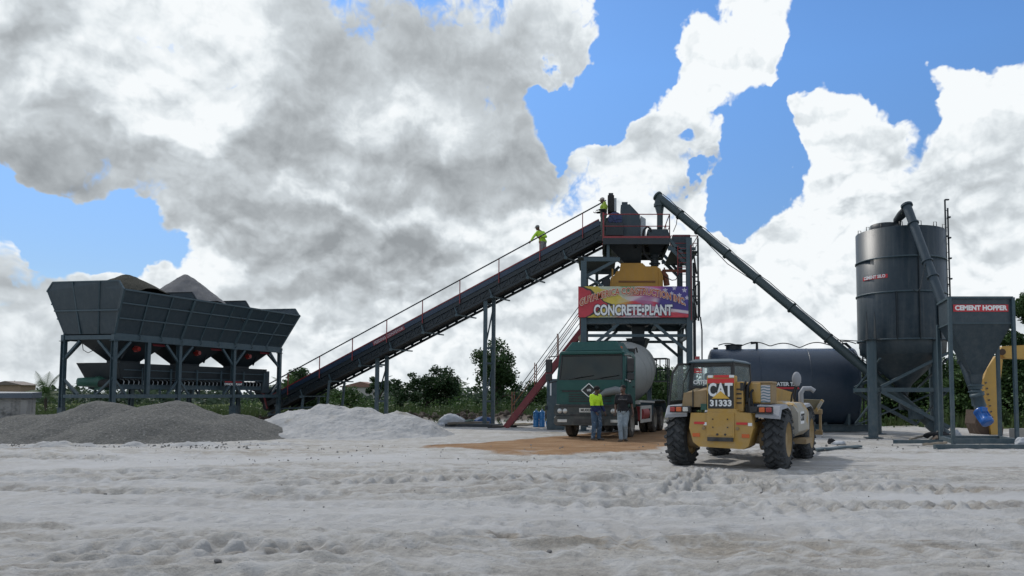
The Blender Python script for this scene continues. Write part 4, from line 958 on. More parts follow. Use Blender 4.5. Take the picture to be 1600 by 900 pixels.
# left flag: green field, white edge, yellow arrow, black edge, red triangle
arrow = halfp(86 - uw*1.0 - np.abs(vw-27)*2.6 + 12)
put(halfp(120 - uw - np.abs(vw-27)*2.4 + 8), (.42, .45, .34)); put(arrow, (.52, .40, .06))
put(halfp(55 - uw - np.abs(vw-28)*1.75 + 0), (.02, .02, .02)); put(halfp(50 - uw - np.abs(vw-28)*1.75), (.42, .03, .045))
# right flag: stripes flowing, blue canton with stars, blended
rt = sstep(62, 92, uw+ (v-20)*.6)
sv = v + 8*np.sin((u-60)*.035) - (u-100)*.06; stripe = (np.sin(sv*2*math.pi/15.0) > 0).astype(float); stripe = fbm(u*0+stripe*5, v*0, 1, 1)*0+stripe
fl = np.array((.50, .04, .06))*stripe[..., None] + np.array((.55, .42, .46))*(1-stripe[..., None])
c = c*(1-rt[..., None]) + fl*rt[..., None]
put(halfp((u-86)*.9-(np.abs(v-22))*2.2, 5)*halfp(116-u, 6), (.32, .13, .26), .8)
can = halfp(u-127+ (v-10)*.2, 5)*halfp(36 + (u-120)*.18 - v + 3*np.sin(u*.2), 2); put(can, (.05, .035, .20))
put(halfp((u-100), 6)*halfp(134-u, 8)*halfp(18-v, 5), (.42, .10, .32), .55)
for (cx_, cy_, r_) in ((136, 6, 4), (150, 3, 3.6), (166, 6, 4.2), (146, 11, 3.4), (158, 14, 4), (170, 18, 4), (152, 21, 3), (162, 24, 3), (140, 18, 3.2)): put(star(u, v, cx_, cy_, r_).astype(float), (.55, .52, .58), .85)
put(halfp(v-41-(u-150)*.12, 1.5)*halfp(u-128, 5), (.50, .04, .06)); put(halfp(np.abs(v-38-(u-150)*.13)*-1+2.2, .6)*halfp(u-125, 5), (.58, .5, .52))
shade = .85+.3*fbm(u*.08, v*.12, 4, 77); c = c*shade[..., None]
pm = bpy.data.materials.new('banner_print'); pm.use_nodes = True; bsd = pm.node_tree.nodes['Principled BSDF']; bsd.inputs['Roughness'].default_value = .45
a_n = pm.node_tree.nodes.new('ShaderNodeAttribute'); a_n.attribute_name = 'print'; pm.node_tree.links.new(a_n.outputs[0], bsd.inputs['Base Color'])
def printed(name, u, v, c, org, ux, vz, W_, H_, parent, fn=None):
    nr, nc = u.shape; org = Vector(org); root = parent
    while root.parent is not None: root = root.parent
    org = org - ORI[root.name]
    uu = (u/u.max())[..., None]*W_*np.array(ux); vv = (v/v.max())[..., None]*H_*np.array(vz)
    V = np.array(org)+uu+vv
    wrk = np.array(Vector(ux).cross(Vector(vz)).normalized())*((fbm(u*.04, v*.06, 3, 3)-.5)*.05*(1 if fn else 0))[..., None]; V = V+wrk
    V2 = V.reshape(-1, 3); fc = grid_faces(nr, nc)
    o = np_mesh(name, V2, fc, pm, True, {'print': np.concatenate([c, np.ones(c.shape[:2]+(1,))], -1).reshape(-1, 4)}); o.parent = parent
    sd = o.modifiers.new('s', 'SOLIDIFY'); sd.thickness = .004
    return o
c = np.clip(c, 0, 1)
printed('banner_sheet', u, v, c, (bx0, TY0-.18, bz1), (1,0,0), (0,0,-1), bx1-bx0, bz1-bz0, bn_, True)
sc = (bx1-bx0)/172.0; yb = TY0-.225; bmx = (bx0+bx1)/2
orange_l = mat('orange_letter', (.42, .09, .025), .5, 0, .05, 4); cream = mat('cream_letter', (.72, .64, .55), .5, 0, .05, 4); navyl = mat('navy_letter_edge', (.03, .035, .08), .5, 0, .05, 4)
arc = lambda X: -1.0*(X/(82*sc))**2*(19*sc)*(1 if X < 0 else .95) + 2*sc
for (bo, mt_, dy) in ((.024, cream, 0), (.006, orange_l, -.012)):
    text_mesh('arched_lettering', 'GUYAMERICA CONSTRUCTION INC.', 14.6*sc, mt_, bn_, (bmx-1.0*sc, yb+dy, bz1-9.5*sc), (1,0,0), (0,0,1), bo, fit=164*sc + (bo-.002)*2, arc=arc)
for (bo, mt_, dy) in ((.044, navyl, 0), (.020, whitep, -.012)):
    text_mesh('lettering', 'CONCRETE\u2022PLANT', 22.5*sc, mt_, bn_, (bmx-.5*sc, yb+dy, bz0+10.5*sc), (1,0,0), (0,0,1), bo, fit=122*sc + (bo-.014)*2)

# ------------------------------------------------------------------ cement screw (silo to tower)
def screw(name, label, a, b, r, flanges, mat_):
    t_ = thing(name, label, 'screw conveyor', (a.x, a.y, 0)); g = MB(); g.cyl(a, b, r, n=20); g.build('tube', mat_, t_)
    g = MB(); d = (b-a).normalized()
    for k in flanges: p = a.lerp(b, k); g.cyl(p-d*.025, p+d*.025, r*1.28, n=20)
    g.cyl(b-d*.02, b+d*.05, r*1.35, n=20)
    g.each('flange', mat_, t_); return t_
scr_m = mat('screw_paint', (.026, .046, .050), .45, 0, .12, 2, dust=.12, dustcol=DUST)
Q0, Q1 = P(1452, 660, 25.6), P(1028, 307, 31.6)
ts = screw('cement_screw', 'long dark green-grey screw conveyor tube slanting from the silo base to the tower top', Q0, Q1, .170, [.18, .32, .45, .58, .70, .82, .90], scr_m)
g = MB(); e0 = Q1.lerp(Q0, .006); g.tube([e0, e0+Vector((0,0,-.32)), e0+Vector((.03,0,-.75)), P(1031, 357, 31.4)], [.17, .22, .13, .13], 12); g.cyl(e0+Vector((0,0,-.28)), e0+Vector((0,0,-.40)), .24); g.build('outlet_spout', scr_m, ts)
g = MB(); pts = []
for k in range(30): t_ = k/29; p = Q1.lerp(Q0, t_*.92+.02); pts.append(p+Vector((0, -.1, .24+.03*math.sin(k*2.3))))
g.tube(pts, .016, 5); p0 = Q1.lerp(Q0, .18); p1 = Q1.lerp(Q0, .42); g.tube([p0+Vector((0,-.1,-.18)), p0.lerp(p1, .5)+Vector((0,-.1,-.42)), p1+Vector((0,-.1,-.2))], .016, 5)
g.tube([Q1.lerp(Q0,.09)+Vector((0,-.1,.2)), P(1057, 350, 31.2), P(1052, 362, 31)], .016, 5)
g.build('cable', black, ts)
g = MB(); g.cyl(Q0-(Q1-Q0).normalized()*.7, Q0, .22, n=18); g.box(Q0+Vector((-.45,0,.28)), (.4,.4,.35)); g.build('screw_motor', steelf, ts, .02)

# ------------------------------------------------------------------ cement silo
sx0, sx1 = P(1338, 450, 26.4).x, P(1477, 450, 26.4).x; sr0 = (sx1-sx0)/2*.945; scx = (sx0+sx1)/2; scy = 26.4
ztp, zbt = HZ(366, 26.4), HZ(532, 25.6)
si = thing('cement_silo', 'tall dark cylindrical cement silo on four column legs with a cone below', 'silo', (scx, scy, 0))
g = MB(); c0, c1 = Vector((scx, scy, zbt)), Vector((scx, scy, ztp)); Hh = ztp-zbt
g.lathe(c0, c1, [(0, sr0), (Hh*.999, sr0), (Hh+.10, sr0*.6), (Hh+.16, .1)], 64)
body = g.build('shell', mat('silo_paint', (.010, .024, .034), .40, 0, .14, .6, .07, 2.5, dust=.12, dustcol=DUST, dz=(0, 6), streak=.07, spec=.35), si)
g = MB()
for py in (400, 455, 468+62): 
    z = HZ(py, 26.4-sr0)
    g.lathe((scx, scy, z), (scx, scy, z+1), [(0, sr0+.003), (.005, sr0+.035), (.05, sr0+.035), (.055, sr0+.003)], 64, caps=False)
g.each('hoop', steelf, si)
g = MB()
for an in (-118, -62, -90, 60, 120):
    a_ = R(an); x, y = scx+math.cos(a_)*(sr0+.01), scy+math.sin(a_)*(sr0+.01)
    if an == -90: g.beam((x, y, zbt), (x, y, ztp), .02, .10, up=(0,1,0))
    else: g.beam((x, y, zbt), (x, y, HZ(455, 25)), .03, .12, up=(0,1,0))
g.each('seam', darkst, si)
g = MB()
for an in range(0, 360, 24):
    a_ = R(an+8); p = Vector((scx+math.cos(a_)*(sr0-.05), scy+math.sin(a_)*(sr0-.05), ztp)); g.tube([p, p+Vector((0,0,.14)), p+Vector((.10,0,.14)), p+Vector((.10,0,0))], .015, 5)
g.lathe((scx-.75, scy-.6, ztp), (scx-.75, scy-.6, ztp+1), [(0, .5), (.18, .5), (.2, .45), (.22, .1)], 20)
g.lathe((scx+.55, scy, ztp), (scx+.55, scy, ztp+1), [(0, .12), (.25, .12), (.26, .2), (.3, .2)], 14)
g.each('roof_fitting', darkst, si)
g = MB(); ze = HZ(601, 26.4); g.lathe((scx, scy, zbt), (scx, scy, 0), [(0, sr0*.97), (.45, sr0*.95), (.5, sr0*.88), (zbt-ze, .3), (zbt-ze+.35, .16), (zbt-ze+.9, .16)], 40)
g.build('cone', steel, si)
cx_, cw = [], 1.14
for (x, y) in ((P(1363,600,25.1).x, 25.1), (P(1465,600,25.1).x, 25.1), (P(1369,600,27.7).x, 27.7), (P(1459,600,27.7).x, 27.7)):
    g = MB(); g.cyl((x, y, 0), (x, y, zbt+.02), .16, n=20); g.box((x, y, .03), (.5, .5, .03)); g.build('column', steelf, si)
    g = MB(); sy = 1 if y > 26 else -1
    for dx in (-.14, .14): g.plate([(x+dx, y, zbt), (x+dx, y+sy*.16, zbt), (x+dx, y, zbt+.95)], .02) if False else g.prism([(x+dx-.01, y-.1, zbt), (x+dx-.01, y+.16, zbt), (x+dx-.01, y+.03, zbt+.95)], (.02,0,0))
    g.box((x, y, zbt-.02), (.46, .46, .03)); g.build('gusset', darkst, si)
g = MB(); xa, xb = P(1363,0,25.1).x, P(1465,0,25.1).x; zm = HZ(609, 25.1)
for y in (25.1, 27.7):
    g.beam((xa, y, zm), (xb, y, zm), .11, .14); g.beam((xa, y, zm+.1), (xb, y, HZ(552, 25.1)), .09, .09); g.beam((xa, y, zm-.05), (xb, y, HZ(668, 25.1)), .10, .12)
for x in (xa, xb): g.beam((x, 25.1, zm), (x, 27.7, zm), .11, .14); g.beam((x, 25.1, zm), (x, 27.7, .4), .06); g.beam((x, 25.1, HZ(560,25.1)), (x, 27.7, zm), .06)
g.beam((xa, 27.7, .35), (xb, 25.6, zm), .05)
g.build('cross_brace', steelf, si)
# lettering curved on the shell
def silo_arc_text(body_, size, mt_, ang0, z, bold):
    o = text_mesh('lettering', body_, size, mt_, si, (0,0,0), (1,0,0), (0,0,1), bold, squash=.95)
    off = Vector((scx, scy, 0))
    for vtx in o.data.vertices:
        p = vtx.co + off; a_ = ang0 + p.x/sr0; rr = sr0+.016 + p.y*-1
        vtx.co = Vector((math.cos(a_)*rr, math.sin(a_)*rr, p.z+z))
    return o
silo_arc_text('CEMENT SILO', .150, whitep, R(-90)-1.0, HZ(429, 25), .006)
g = MB(); ra = sr0+.008; a0_, a1_ = R(-90)-1.0-.34, R(-90)-1.0+.34; rr_ = []
for k in range(13): a_ = a0_+(a1_-a0_)*k/12; rr_.append([Vector((scx+math.cos(a_)*ra, scy+math.sin(a_)*ra, HZ(429,25)-.07)), Vector((scx+math.cos(a_)*ra, scy+math.sin(a_)*ra, HZ(429,25)+.06))])
g.loft(rr_, closed=False); g.build('red_strip', redv, si)
g = MB(); mx0 = P(1480.5, 400, 25.9).x; zt_ = HZ(312, 25.9)
for dx in (-.04, .05): g.beam((mx0+dx, 25.9, .0), (mx0+dx, 25.9, zt_ if dx < 0 else zt_-.3), .045)
for k in range(26): g.cyl((mx0-.04, 25.9, .5+k*.3), (mx0+.05, 25.9, .5+k*.3), .012, n=5)
for k in range(5): g.box((mx0+.06, 25.85, HZ(340+k*32, 25.9)), (.1, .1, .05))
for z_ in (HZ(370,26), HZ(445,26), HZ(520, 26)): g.beam((mx0, 25.9, z_), (scx+sr0*.93, scy, z_), .05)
g.box((mx0+.03, 25.9, zt_), (.14, .08, .04)); g.build('filling_pipe', darkst, si)
g = MB(); xl = P(1478,0,26.4).x
g.build('x', darkst, si) if False else None

# screw from the hopper up over the silo
Z0, Z1 = P(1531, 634, 21.6), P(1417, 322, 24.75)
t2 = screw('filling_screw', 'slate screw conveyor tube leaning from the blue motor up over the silo rim', Z0, Z1, .145, [.2, .42, .61, .69, .90], steel)
g = MB(); g.tube([Z1+Vector((0,0,-.05)), Z1+Vector((-.03,.35,-.2)), Z1+Vector((-.03,.75,-.30)), Z1+Vector((-.03,.8,-.75))], [.12,.16,.14,.12], 12); p = Z0.lerp(Z1, .68); g.tube([p+Vector((-.12,-.1,0)), p+Vector((-.3,-.1,-.8)), p+Vector((-.42,-.1,-.95)), p+Vector((-.55,-.1,-.85))], .014, 5); g.build('outlet_spout', darkst, t2)
g = MB(); c = P(1533, 645, 21.4); d_ = Vector((.16, -.6, -.72)).normalized()
g.lathe(c-d_*.12, c+d_, [(0, .13), (.04, .19), (.10, .19), (.12, .16), (.36, .165), (.38, .18), (.50, .175), (.52, .12)], 22)
for k in range(14):
    a_ = k*2*math.pi/14; b_, a2, tt, xx, yy = g.frame(c, c+d_); g.beam(c+d_*.0+xx*math.cos(a_)*.17+yy*math.sin(a_)*.17, c+d_*.26+xx*math.cos(a_)*.17+yy*math.sin(a_)*.17, .012, .02)
g.box(c+Vector((0,-.15,.1)), (.16,.12,.12)); g.build('screw_motor', bluem, t2)
g = MB(); g.lathe(P(1532, 636, 21.5), P(1520, 594, 21.5), [(0, .17), (.3, .15), (.32, .20), (.4, .20), (.42, .14)], 18); g.build('screw_inlet', steelf, t2)

# ------------------------------------------------------------------ cement hopper on four posts
hy = 20.9
ch_ = thing('cement_hopper', 'square slate cement hopper tapering to a spout on thin posts, beside the silo', 'hopper', (P(1531,0,hy).x, hy+.6, 0))
hx0, hx1 = P(1484, 480, hy).x, P(1580.5, 480, hy).x; hz1, hz0 = HZ(465, hy), HZ(505, hy); dp = 1.55
g = MB()
SK = .25
T_ = lambda z, i0, i1, d0, d1: [Vector((hx0+i0+d0*SK, hy+d0, z)), Vector((hx1-i1+d0*SK, hy+d0, z)), Vector((hx1-i1+d1*SK, hy+d1, z)), Vector((hx0+i0+d1*SK, hy+d1, z))]
zc = HZ(585, hy+.5)
g.loft([T_(hz1, 0, 0, 0, dp), T_(hz0, 0, 0, 0, dp), T_(zc, .72, .70, .62, .92)], caps=False); g.loft([T_(zc, .72, .70, .62, .92), T_(zc-.28, .76, .74, .66, .88)])
cbx = g.build('bin', steel, ch_); sdm = cbx.modifiers.new('s', 'SOLIDIFY'); sdm.thickness = .02
g = MB(); q = T_(hz1, -.02, -.02, -.02, dp+.02)
for i in range(4): g.beam(q[i], q[(i+1)%4], .06, .06)
q = T_(hz0, -.01, -.01, -.01, dp+.01)
for i in range(4): g.beam(q[i], q[(i+1)%4], .03, .03)
g.build('rim', steelf, cbx)
for i, (x, y, zt2) in enumerate(((hx0-.02, hy-.03, hz1), (hx1+.02, hy-.03, hz1), (hx0-.02+SK*dp, hy+dp+.02, hz0+.1), (hx1+.02+SK*dp, hy+dp+.02, hz0+.1))):
    g = MB(); xx = x; g.beam((xx + (.10 if x > 18 else 0)*0, y, -.05), (xx, y, zt2), .09, .09, up=(0,1,0)); g.box((x, y, .02), (.22,.22,.03)); g.build('post', steelf, ch_)
g = MB()
for y in (hy-.03, hy+dp+.02): g.beam((hx0-.02+SK*(y-hy), y, .17), (hx1+.05+SK*(y-hy), y, .17), .10, .14)
for x in (hx0-.02, hx1+.02): g.beam((x, hy, .17), (x+SK*dp, hy+dp, .17), .10, .12)
g.beam((hx0-.9, hy-.8, .06), (hx1+1.6, hy-.9, .06), .14, .14); g.beam((hx0-1.3, hy+1.0, .09), (hx0-.1, hy+.4, .14), .14, .10)
g.build('base_frame', steelf, ch_)
g = MB(); c = Vector(((hx0+hx1)/2+.19, hy+.77, zc-.28)); g.cyl(c, c-Vector((0,0,.14)), .17); g.cyl(c-Vector((0,0,.02)), c-Vector((0,0,.05)), .22); g.lathe(c-Vector((0,0,.14)), c-Vector((0,0,1)), [(0,.12),(.08,.17),(.2,.18),(.3,.14),(.5,.13)], 18); g.cyl(c-Vector((0,0,.2)), c-Vector((0,0,.24)), .22); g.build('spout', steelf, ch_)
g = MB(); xa, xb = P(1489, 481, hy).x, P(1575, 481, hy).x; za, zb_ = HZ(487, hy), HZ(476, hy); g.box(((xa+xb)/2, hy-.012, (za+zb_)/2), (xb-xa, .006, zb_-za)); nsn = g.build('name_strip', redv, ch_)
text_mesh('lettering', 'CEMENT HOPPER', .185, whitep, nsn, ((xa+xb)/2, hy-.020, (za+zb_)/2), (1,0,0), (0,0,1), .009, fit=(xb-xa)*.95)

# ------------------------------------------------------------------ water tank
ty = 30.6; ttop = HZ(545, ty); tr_ = 1.60; tzc = ttop-tr_; x0, x1 = P(1113, 600, ty).x, P(1338, 600, 29.9).x
wt = thing('water_tank', 'big dark navy cylindrical water tank lying on a steel skid behind the yellow loader', 'tank', ((x0+x1)/2, ty, 0))
a_, b_ = Vector((x0, ty+.35, tzc)), Vector((x1, ty-.35, tzc))
g = MB(); Lt = (b_-a_).length
g.lathe(a_, b_, [(-.16, .9), (-.12, 1.3), (-.04, 1.52), (.03, tr_)] + [(Lt*k/7, tr_) for k in range(1, 7)] + [(Lt-.03, tr_), (Lt, 1.58), (Lt+.03, 1.3), (Lt+.035, .5)], 72)
g.build('tank_shell', navy, wt)
g = MB(); d_ = (b_-a_).normalized()
for k in (.33, .67, .985): p = a_.lerp(b_, k); g.lathe(p, p+d_, [(0, tr_+.002), (.003, tr_+.01), (.04, tr_+.01), (.045, tr_+.002)], 72, caps=False)
g.each('weld_seam', navy, wt)
g = MB(); c = a_+d_*.95+Vector((0,0,tr_)); g.cyl(c-Vector((0,0,.05)), c+Vector((0,0,.14)), .33, n=20); g.cyl(c+Vector((0,0,.14)), c+Vector((0,0,.18)), .38, n=20)
c2 = a_+d_*2.0+Vector((0,0,tr_)); g.tube([c2-Vector((.1,0,.1)), c2+Vector((-.1,0,.25)), c2+Vector((-.35,0,.25))], .06, 8)
c2 = a_+d_*.2+Vector((0,0,tr_)); g.box(c2, (.18,.18,.14)); c2 = a_+d_*5.3+Vector((0,0,tr_)); g.tube([c2-Vector((0,0,.1)), c2+Vector((0,0,.18)), c2+Vector((.2,0,.2)), c2+Vector((.4,0,.0))], .05, 8)
g.each('roof_fitting', darkst, wt)
g = MB(); pts = []
for k in range(60): s_ = .3+k*.0942; pts.append(a_+d_*s_+Vector((0, -.1, tr_+.02+.16*abs(math.sin(s_*2.6))+.10*abs(math.sin(s_*.9)))))
g.tube(pts, .022, 6); g.build('hose', black, wt)
g = MB(); e = b_+d_*.12; 
for dy in (-.25, .2): g.beam((e.x, e.y-1.0+dy, .3), (e.x, e.y-1.0+dy, ttop+.35), .05)
for k in range(9): g.cyl((e.x, e.y-1.25, .6+k*.33), (e.x, e.y-.8, .6+k*.33), .015, n=5)
rail(g, [(e.x-.9, e.y-.3, ttop), (e.x+.05, e.y-.3, ttop-.05)], .32, .022, 1.0, False)
g.build('ladder', darkst, wt)
g = MB()
for dy in (-1.0, 1.0): g.ibeam((x0-.4, ty+dy, .16), (x1+.55, ty+dy, .16), .2, .28, .03)
for k in range(5): x = x0+.3+k*1.35; g.beam((x, ty-1.0, .33), (x, ty+1.0, .33), .14, .10)
for k in (.12, .5, .9):
    p = a_.lerp(b_, k)
    for sg in (-1, 1): g.prism([(p.x-.05, p.y+sg*.5, .3), (p.x-.05, p.y+sg*1.15, .3), (p.x-.05, p.y+sg*1.25, .95), (p.x-.05, p.y+sg*1.0, .62)], (.1, 0, 0))
g.build('skid', steelf, wt)
g = MB(); xa, xb = P(1180, 0, ty-1.7).x, P(1246, 0, ty-1.7).x; zz = HZ(604, ty-1.6); g.plate([(xa, ty-1.63, zz-.12), (xb, ty-1.63, zz-.12), (xb, ty-1.63, zz+.22), (xa, ty-1.63, zz+.22)], .01); np_ = g.build('name_plate', darkst, wt)
text_mesh('lettering', 'WATER TANK', .20, whitep, np_, ((xa+xb)/2+.25, ty-1.645, zz+.09), (1,0,0), (0,0,1), .008)
g = MB(); g.box(((xa+xb)/2, ty-1.642, zz-.06), (xb-xa, .008, .08)); g.build('red_strip', redv, np_)
# ------------------------------------------------------------------ mixer truck
SANDD = (.34, .27, .20)
cabg = mat('cab_green', (.010, .070, .060), .40, 0, .10, 2, .02, 12, dust=.20, dustcol=(.22,.21,.19), dz=(.2, 1.8), spec=.35)
cabdk = mat('bumper_dark', (.020, .032, .034), .5, 0, .12, 3, .05, 30, dust=.5, dustcol=(.25,.22,.18), dz=(.2, 1.6))
plast = mat('black_plastic', (.014, .015, .016), .55, 0, .15, 5, dust=.3, dustcol=DUST)
tyre = mat('tyre_rubber', (.022, .022, .023), .85, 0, .2, 5, .3, 30, dust=.75, dustcol=(.22,.19,.15), dz=(.0, 1.1))
rimm = mat('wheel_rim', (.20, .19, .17), .6, .3, .15, 6, dust=.6, dustcol=(.3,.24,.17))
drumg = mat('drum_grey', (.25, .26, .245), .55, 0, .10, 1.2, .10, 5, col2=(.20,.205,.195), c2at=.5, c2w=.2, c2scale=.8, streak=.18, dustcol=(.22,.22,.2))
chrome = mat('mirror_grey', (.55, .56, .56), .25, .8, .1, 5)
lampg = mat('headlamp_glass', (.50, .50, .47), .12, .3, .1, 8, coat=.6)
amber = mat('amber_lens', (.55, .10, .01), .25, 0, .1, 8, coat=.5)
redlens = mat('red_lens', (.30, .012, .012), .25, 0, .1, 8, coat=.5)
wind = mat('windscreen', (.007, .018, .018), .05, 0, .3, 1.2, spec=.38)
seatm = mat('cab_interior', (.03, .032, .034), .8, 0, .2, 5)
platew = mat('number_plate', (.62, .62, .58), .5, 0, .1, 8)
redtank = mat('red_tank', (.28, .03, .035), .5, 0, .15, 5, dust=.4, dustcol=SANDD)
silver = mat('side_guard', (.50, .49, .46), .5, .2, .12, 6, dust=.4, dustcol=SANDD)
tk = thing('mixer_truck', 'dark green cab concrete mixer truck with grey drum parked under the tower', 'truck', (-.40, 24.95, gz(-.4, 25)-.01), R(-16), local=True)
def ring(x0, x1, y, z0, z1, c=.08):     # rounded rectangle outline in local XZ at y
    return [Vector(v) for v in ((x0+c, y, z0), (x1-c, y, z0), (x1, y, z0+c), (x1, y, z1-c), (x1-c, y, z1), (x0+c, y, z1), (x0, y, z1-c), (x0, y, z0+c))]
HW = 1.22; CD = 1.50
# cab shell: body below the windscreen line, pillars and roof separately so that the windows are openings
g = MB(); g.loft([ring(-HW+.03, HW-.03, .03, 1.10, 1.98, .05), ring(-HW, HW, .16, 1.06, 2.0, .05), ring(-HW, HW, CD, 1.0, 2.0, .05)])
cab = g.build('cab', cabg, tk, .02)
g = MB()
roof = [(-HW+.06, .20), (HW-.06, .20), (HW-.02, .35), (HW-.02, CD), (-HW+.02, CD), (-HW+.02, .35)]
g.loft([[Vector((x, y, 2.80)) for x, y in roof], [Vector((x*.985, y+.03, 2.92)) for x, y in roof], [Vector((x*.94, y*.94+.12, 2.98)) for x, y in roof]])
for sx in (-1, 1):
    g.loft([[Vector((sx*(HW-.02), .06, 1.98)), Vector((sx*(HW-.14), .06, 1.98)), Vector((sx*(HW-.10), .20, 1.98)), Vector((sx*HW, .20, 1.98))],
            [Vector((sx*(HW-.06), .22, 2.82)), Vector((sx*(HW-.17), .22, 2.82)), Vector((sx*(HW-.12), .36, 2.82)), Vector((sx*(HW-.02), .36, 2.82))]])
    g.box((sx*(HW-.05), 1.28, 2.40), (.08, .12, .86)); g.box((sx*(HW-.03), CD-.07, 2.40), (.06, .14, .86)); g.box((sx*(HW-.035), 1.44, 2.40), (.05, .3, .84))
g.box((0, CD-.04, 2.12), (2*HW-.1, .06, .30)); g.box((-.85, CD-.04, 2.52), (.62, .06, .55)); g.box((.95, CD-.04, 2.52), (.42, .06, .55))
g.build('cab_roof', cabg, cab, .012)
# roof deflector
g = MB(); g.loft([[Vector(v) for v in ((-1.00, .30, 2.99), (1.05, .30, 2.99), (1.02, 1.5, 2.99), (-.98, 1.5, 2.99))], [Vector(v) for v in ((-.78, .42, 3.30), (.82, .42, 3.30), (.82, 1.45, 3.30), (-.78, 1.45, 3.30))]]); g.build('roof_deflector', cabg, cab, .03)
g = MB(); g.beam((-1.1, .16, 2.90), (1.1, .16, 2.90), .10, .10); g.build('sun_visor', cabg, cab, .02)
g = MB(); g.plate([(-HW+.12, .08, 2.0), (HW-.12, .08, 2.0), (HW-.16, .23, 2.82), (-HW+.16, .23, 2.82)], .012); g.build('windscreen', wind, cab)
g = MB()
g.beam((-HW+.1, .065, 1.99), (HW-.1, .065, 1.99), .06, .05); g.beam((-HW+.15, .215, 2.82), (HW-.15, .215, 2.82), .05, .04)
for s_ in (-1, 1): g.beam((s_*(HW-.12), .07, 2.0), (s_*(HW-.16), .22, 2.82), .05, .04, up=(0,1,0))
g.build('windscreen_seal', plast, cab)
for x in (-.75, .15): g = MB(); g.tube([(x, .02, 1.99), (x+.3, .04, 2.06), (x+.75, .06, 2.12)], .013, 5); g.beam((x+.25, .045, 2.05), (x+.85, .06, 2.14), .02, .02); g.build('wiper', plast, cab)
for sx in (-1, 1):
    g = MB(); g.plate([(sx*(HW-.005), .26, 2.02), (sx*(HW-.005), 1.22, 2.02), (sx*(HW-.03), 1.22, 2.78), (sx*(HW-.04), .40, 2.78)], .01); g.build('side_window', wind, cab)
    dr = MB(); dr.plate([(sx*(HW+.012), .24, 1.15), (sx*(HW+.012), 1.28, 1.15), (sx*(HW+.012), 1.28, 2.0), (sx*(HW+.012), .24, 2.0)], .02); dd = dr.build('door', cabg, cab, .006)
    h_ = MB(); h_.box((sx*(HW+.03), 1.12, 1.75), (.03, .16, .04)); h_.build('door_handle', plast, dd)
# interior
g = MB()
for x in (-.62, .62): g.box((x, 1.1, 2.05), (.5, .5, .16)); g.box((x, 1.38, 2.40), (.48, .14, .62)); g.box((x, 1.4, 2.76), (.26, .1, .16))
g.box((0, .45, 2.0), (2.2, .5, .14)); g.each('seat', seatm, cab)
g = MB(); pts = [Vector((.62+math.cos(a)*.21, .62+math.sin(a)*.12, 2.17+math.sin(a)*.17)) for a in [k*2*math.pi/20 for k in range(21)]]; g.tube(pts, .018, 6); g.build('steering_wheel', plast, cab)
# grille and panels
g = MB()
g.box((0, .015, 1.60), (1.96, .03, .05)); g.box((0, .02, 1.82), (2.1, .03, .03))
for z in (1.26, 1.34, 1.42, 1.50): g.box((0, .02, z), (1.5, .025, .035))
for x in (-.55, .55): g.box((x, .02, 1.70), (.62, .02, .12))
g.build('grille', plast, cab)
g = MB(); g.plate([(-1.08, .012, 1.64), (-.10, .012, 1.64), (-.10, .012, 1.93), (-1.08, .012, 1.93)], .02); g.plate([(.06, .012, 1.64), (1.08, .012, 1.64), (1.08, .012, 1.93), (.06, .012, 1.93)], .02)
g.each('front_flap', cabg, cab)
g = MB(); c_ = Vector((-.02, -.015, 1.63)); R_ = .25
for i in range(4):
    an = [0, 90, 180, 270][i]; p = c_+Vector((math.cos(R(an))*R_*1.05, 0, math.sin(R(an))*R_*.9)); q = c_+Vector((math.cos(R(an+90))*R_*1.05, 0, math.sin(R(an+90))*R_*.9)); g.beam(p, q, .03, .045, up=(0,1,0))
g.build('diamond_emblem', chrome, cab)
g = MB(); g.plate([c_+Vector((-.2, .01, 0)), c_+Vector((0, .01, -.17)), c_+Vector((.2, .01, 0)), c_+Vector((0, .01, .17))], .01); em = g.build('emblem_field', plast, cab)
text_mesh('emblem_letters', 'UD', .10, chrome, em, (-.02, -.012, 1.63), (1,0,0), (0,0,1), .004)
# bumper
g = MB(); 
g.loft([ring(-HW-.02, HW+.02, -.10, .78, 1.14, .06), ring(-HW-.03, HW+.03, .0, .76, 1.16, .06), ring(-HW-.03, HW+.03, .30, .76, 1.16, .06)])
g.loft([ring(-HW+.0, HW-.0, -.13, .46, .76, .07), ring(-HW-.03, HW+.03, -.06, .44, .78, .07), ring(-HW-.03, HW+.03, .30, .44, .78, .07)])
bp_ = g.build('bumper', cabdk, tk, .015)
g = MB(); g.box((0, -.135, .60), (1.05, .03, .16)); g.box((0, -.11, 1.10), (2.1, .03, .05)); g.box((0, -.115, .80), (1.3, .03, .06)); g.build('bumper_grille', plast, bp_)
for sx in (-1, 1):
    for dx in (0, .19):
        g = MB(); g.lathe((sx*(1.03-dx), -.085, .93), (sx*(1.03-dx), -.2, .93), [(0, .085), (.03, .085), (.045, .07), (.05, .02)], 20); g.build('headlight', lampg, bp_)
    g = MB(); g.box((sx*.93, -.135, .60), (.34, .02, .10)); g.build('fog_lamp', lampg, bp_, .01)
    g = MB(); g.beam((sx*1.0, -.02, .76), (sx*1.0, -.02, .2), .02) if False else None
g = MB(); g.box((-.10, -.118, .96), (.46, .02, .14)); npl = g.build('number_plate', platew, bp_)
text_mesh('plate_letters', 'MU003', .12, plast, npl, (-.10, -.133, .96), (1,0,0), (0,0,1), .003)
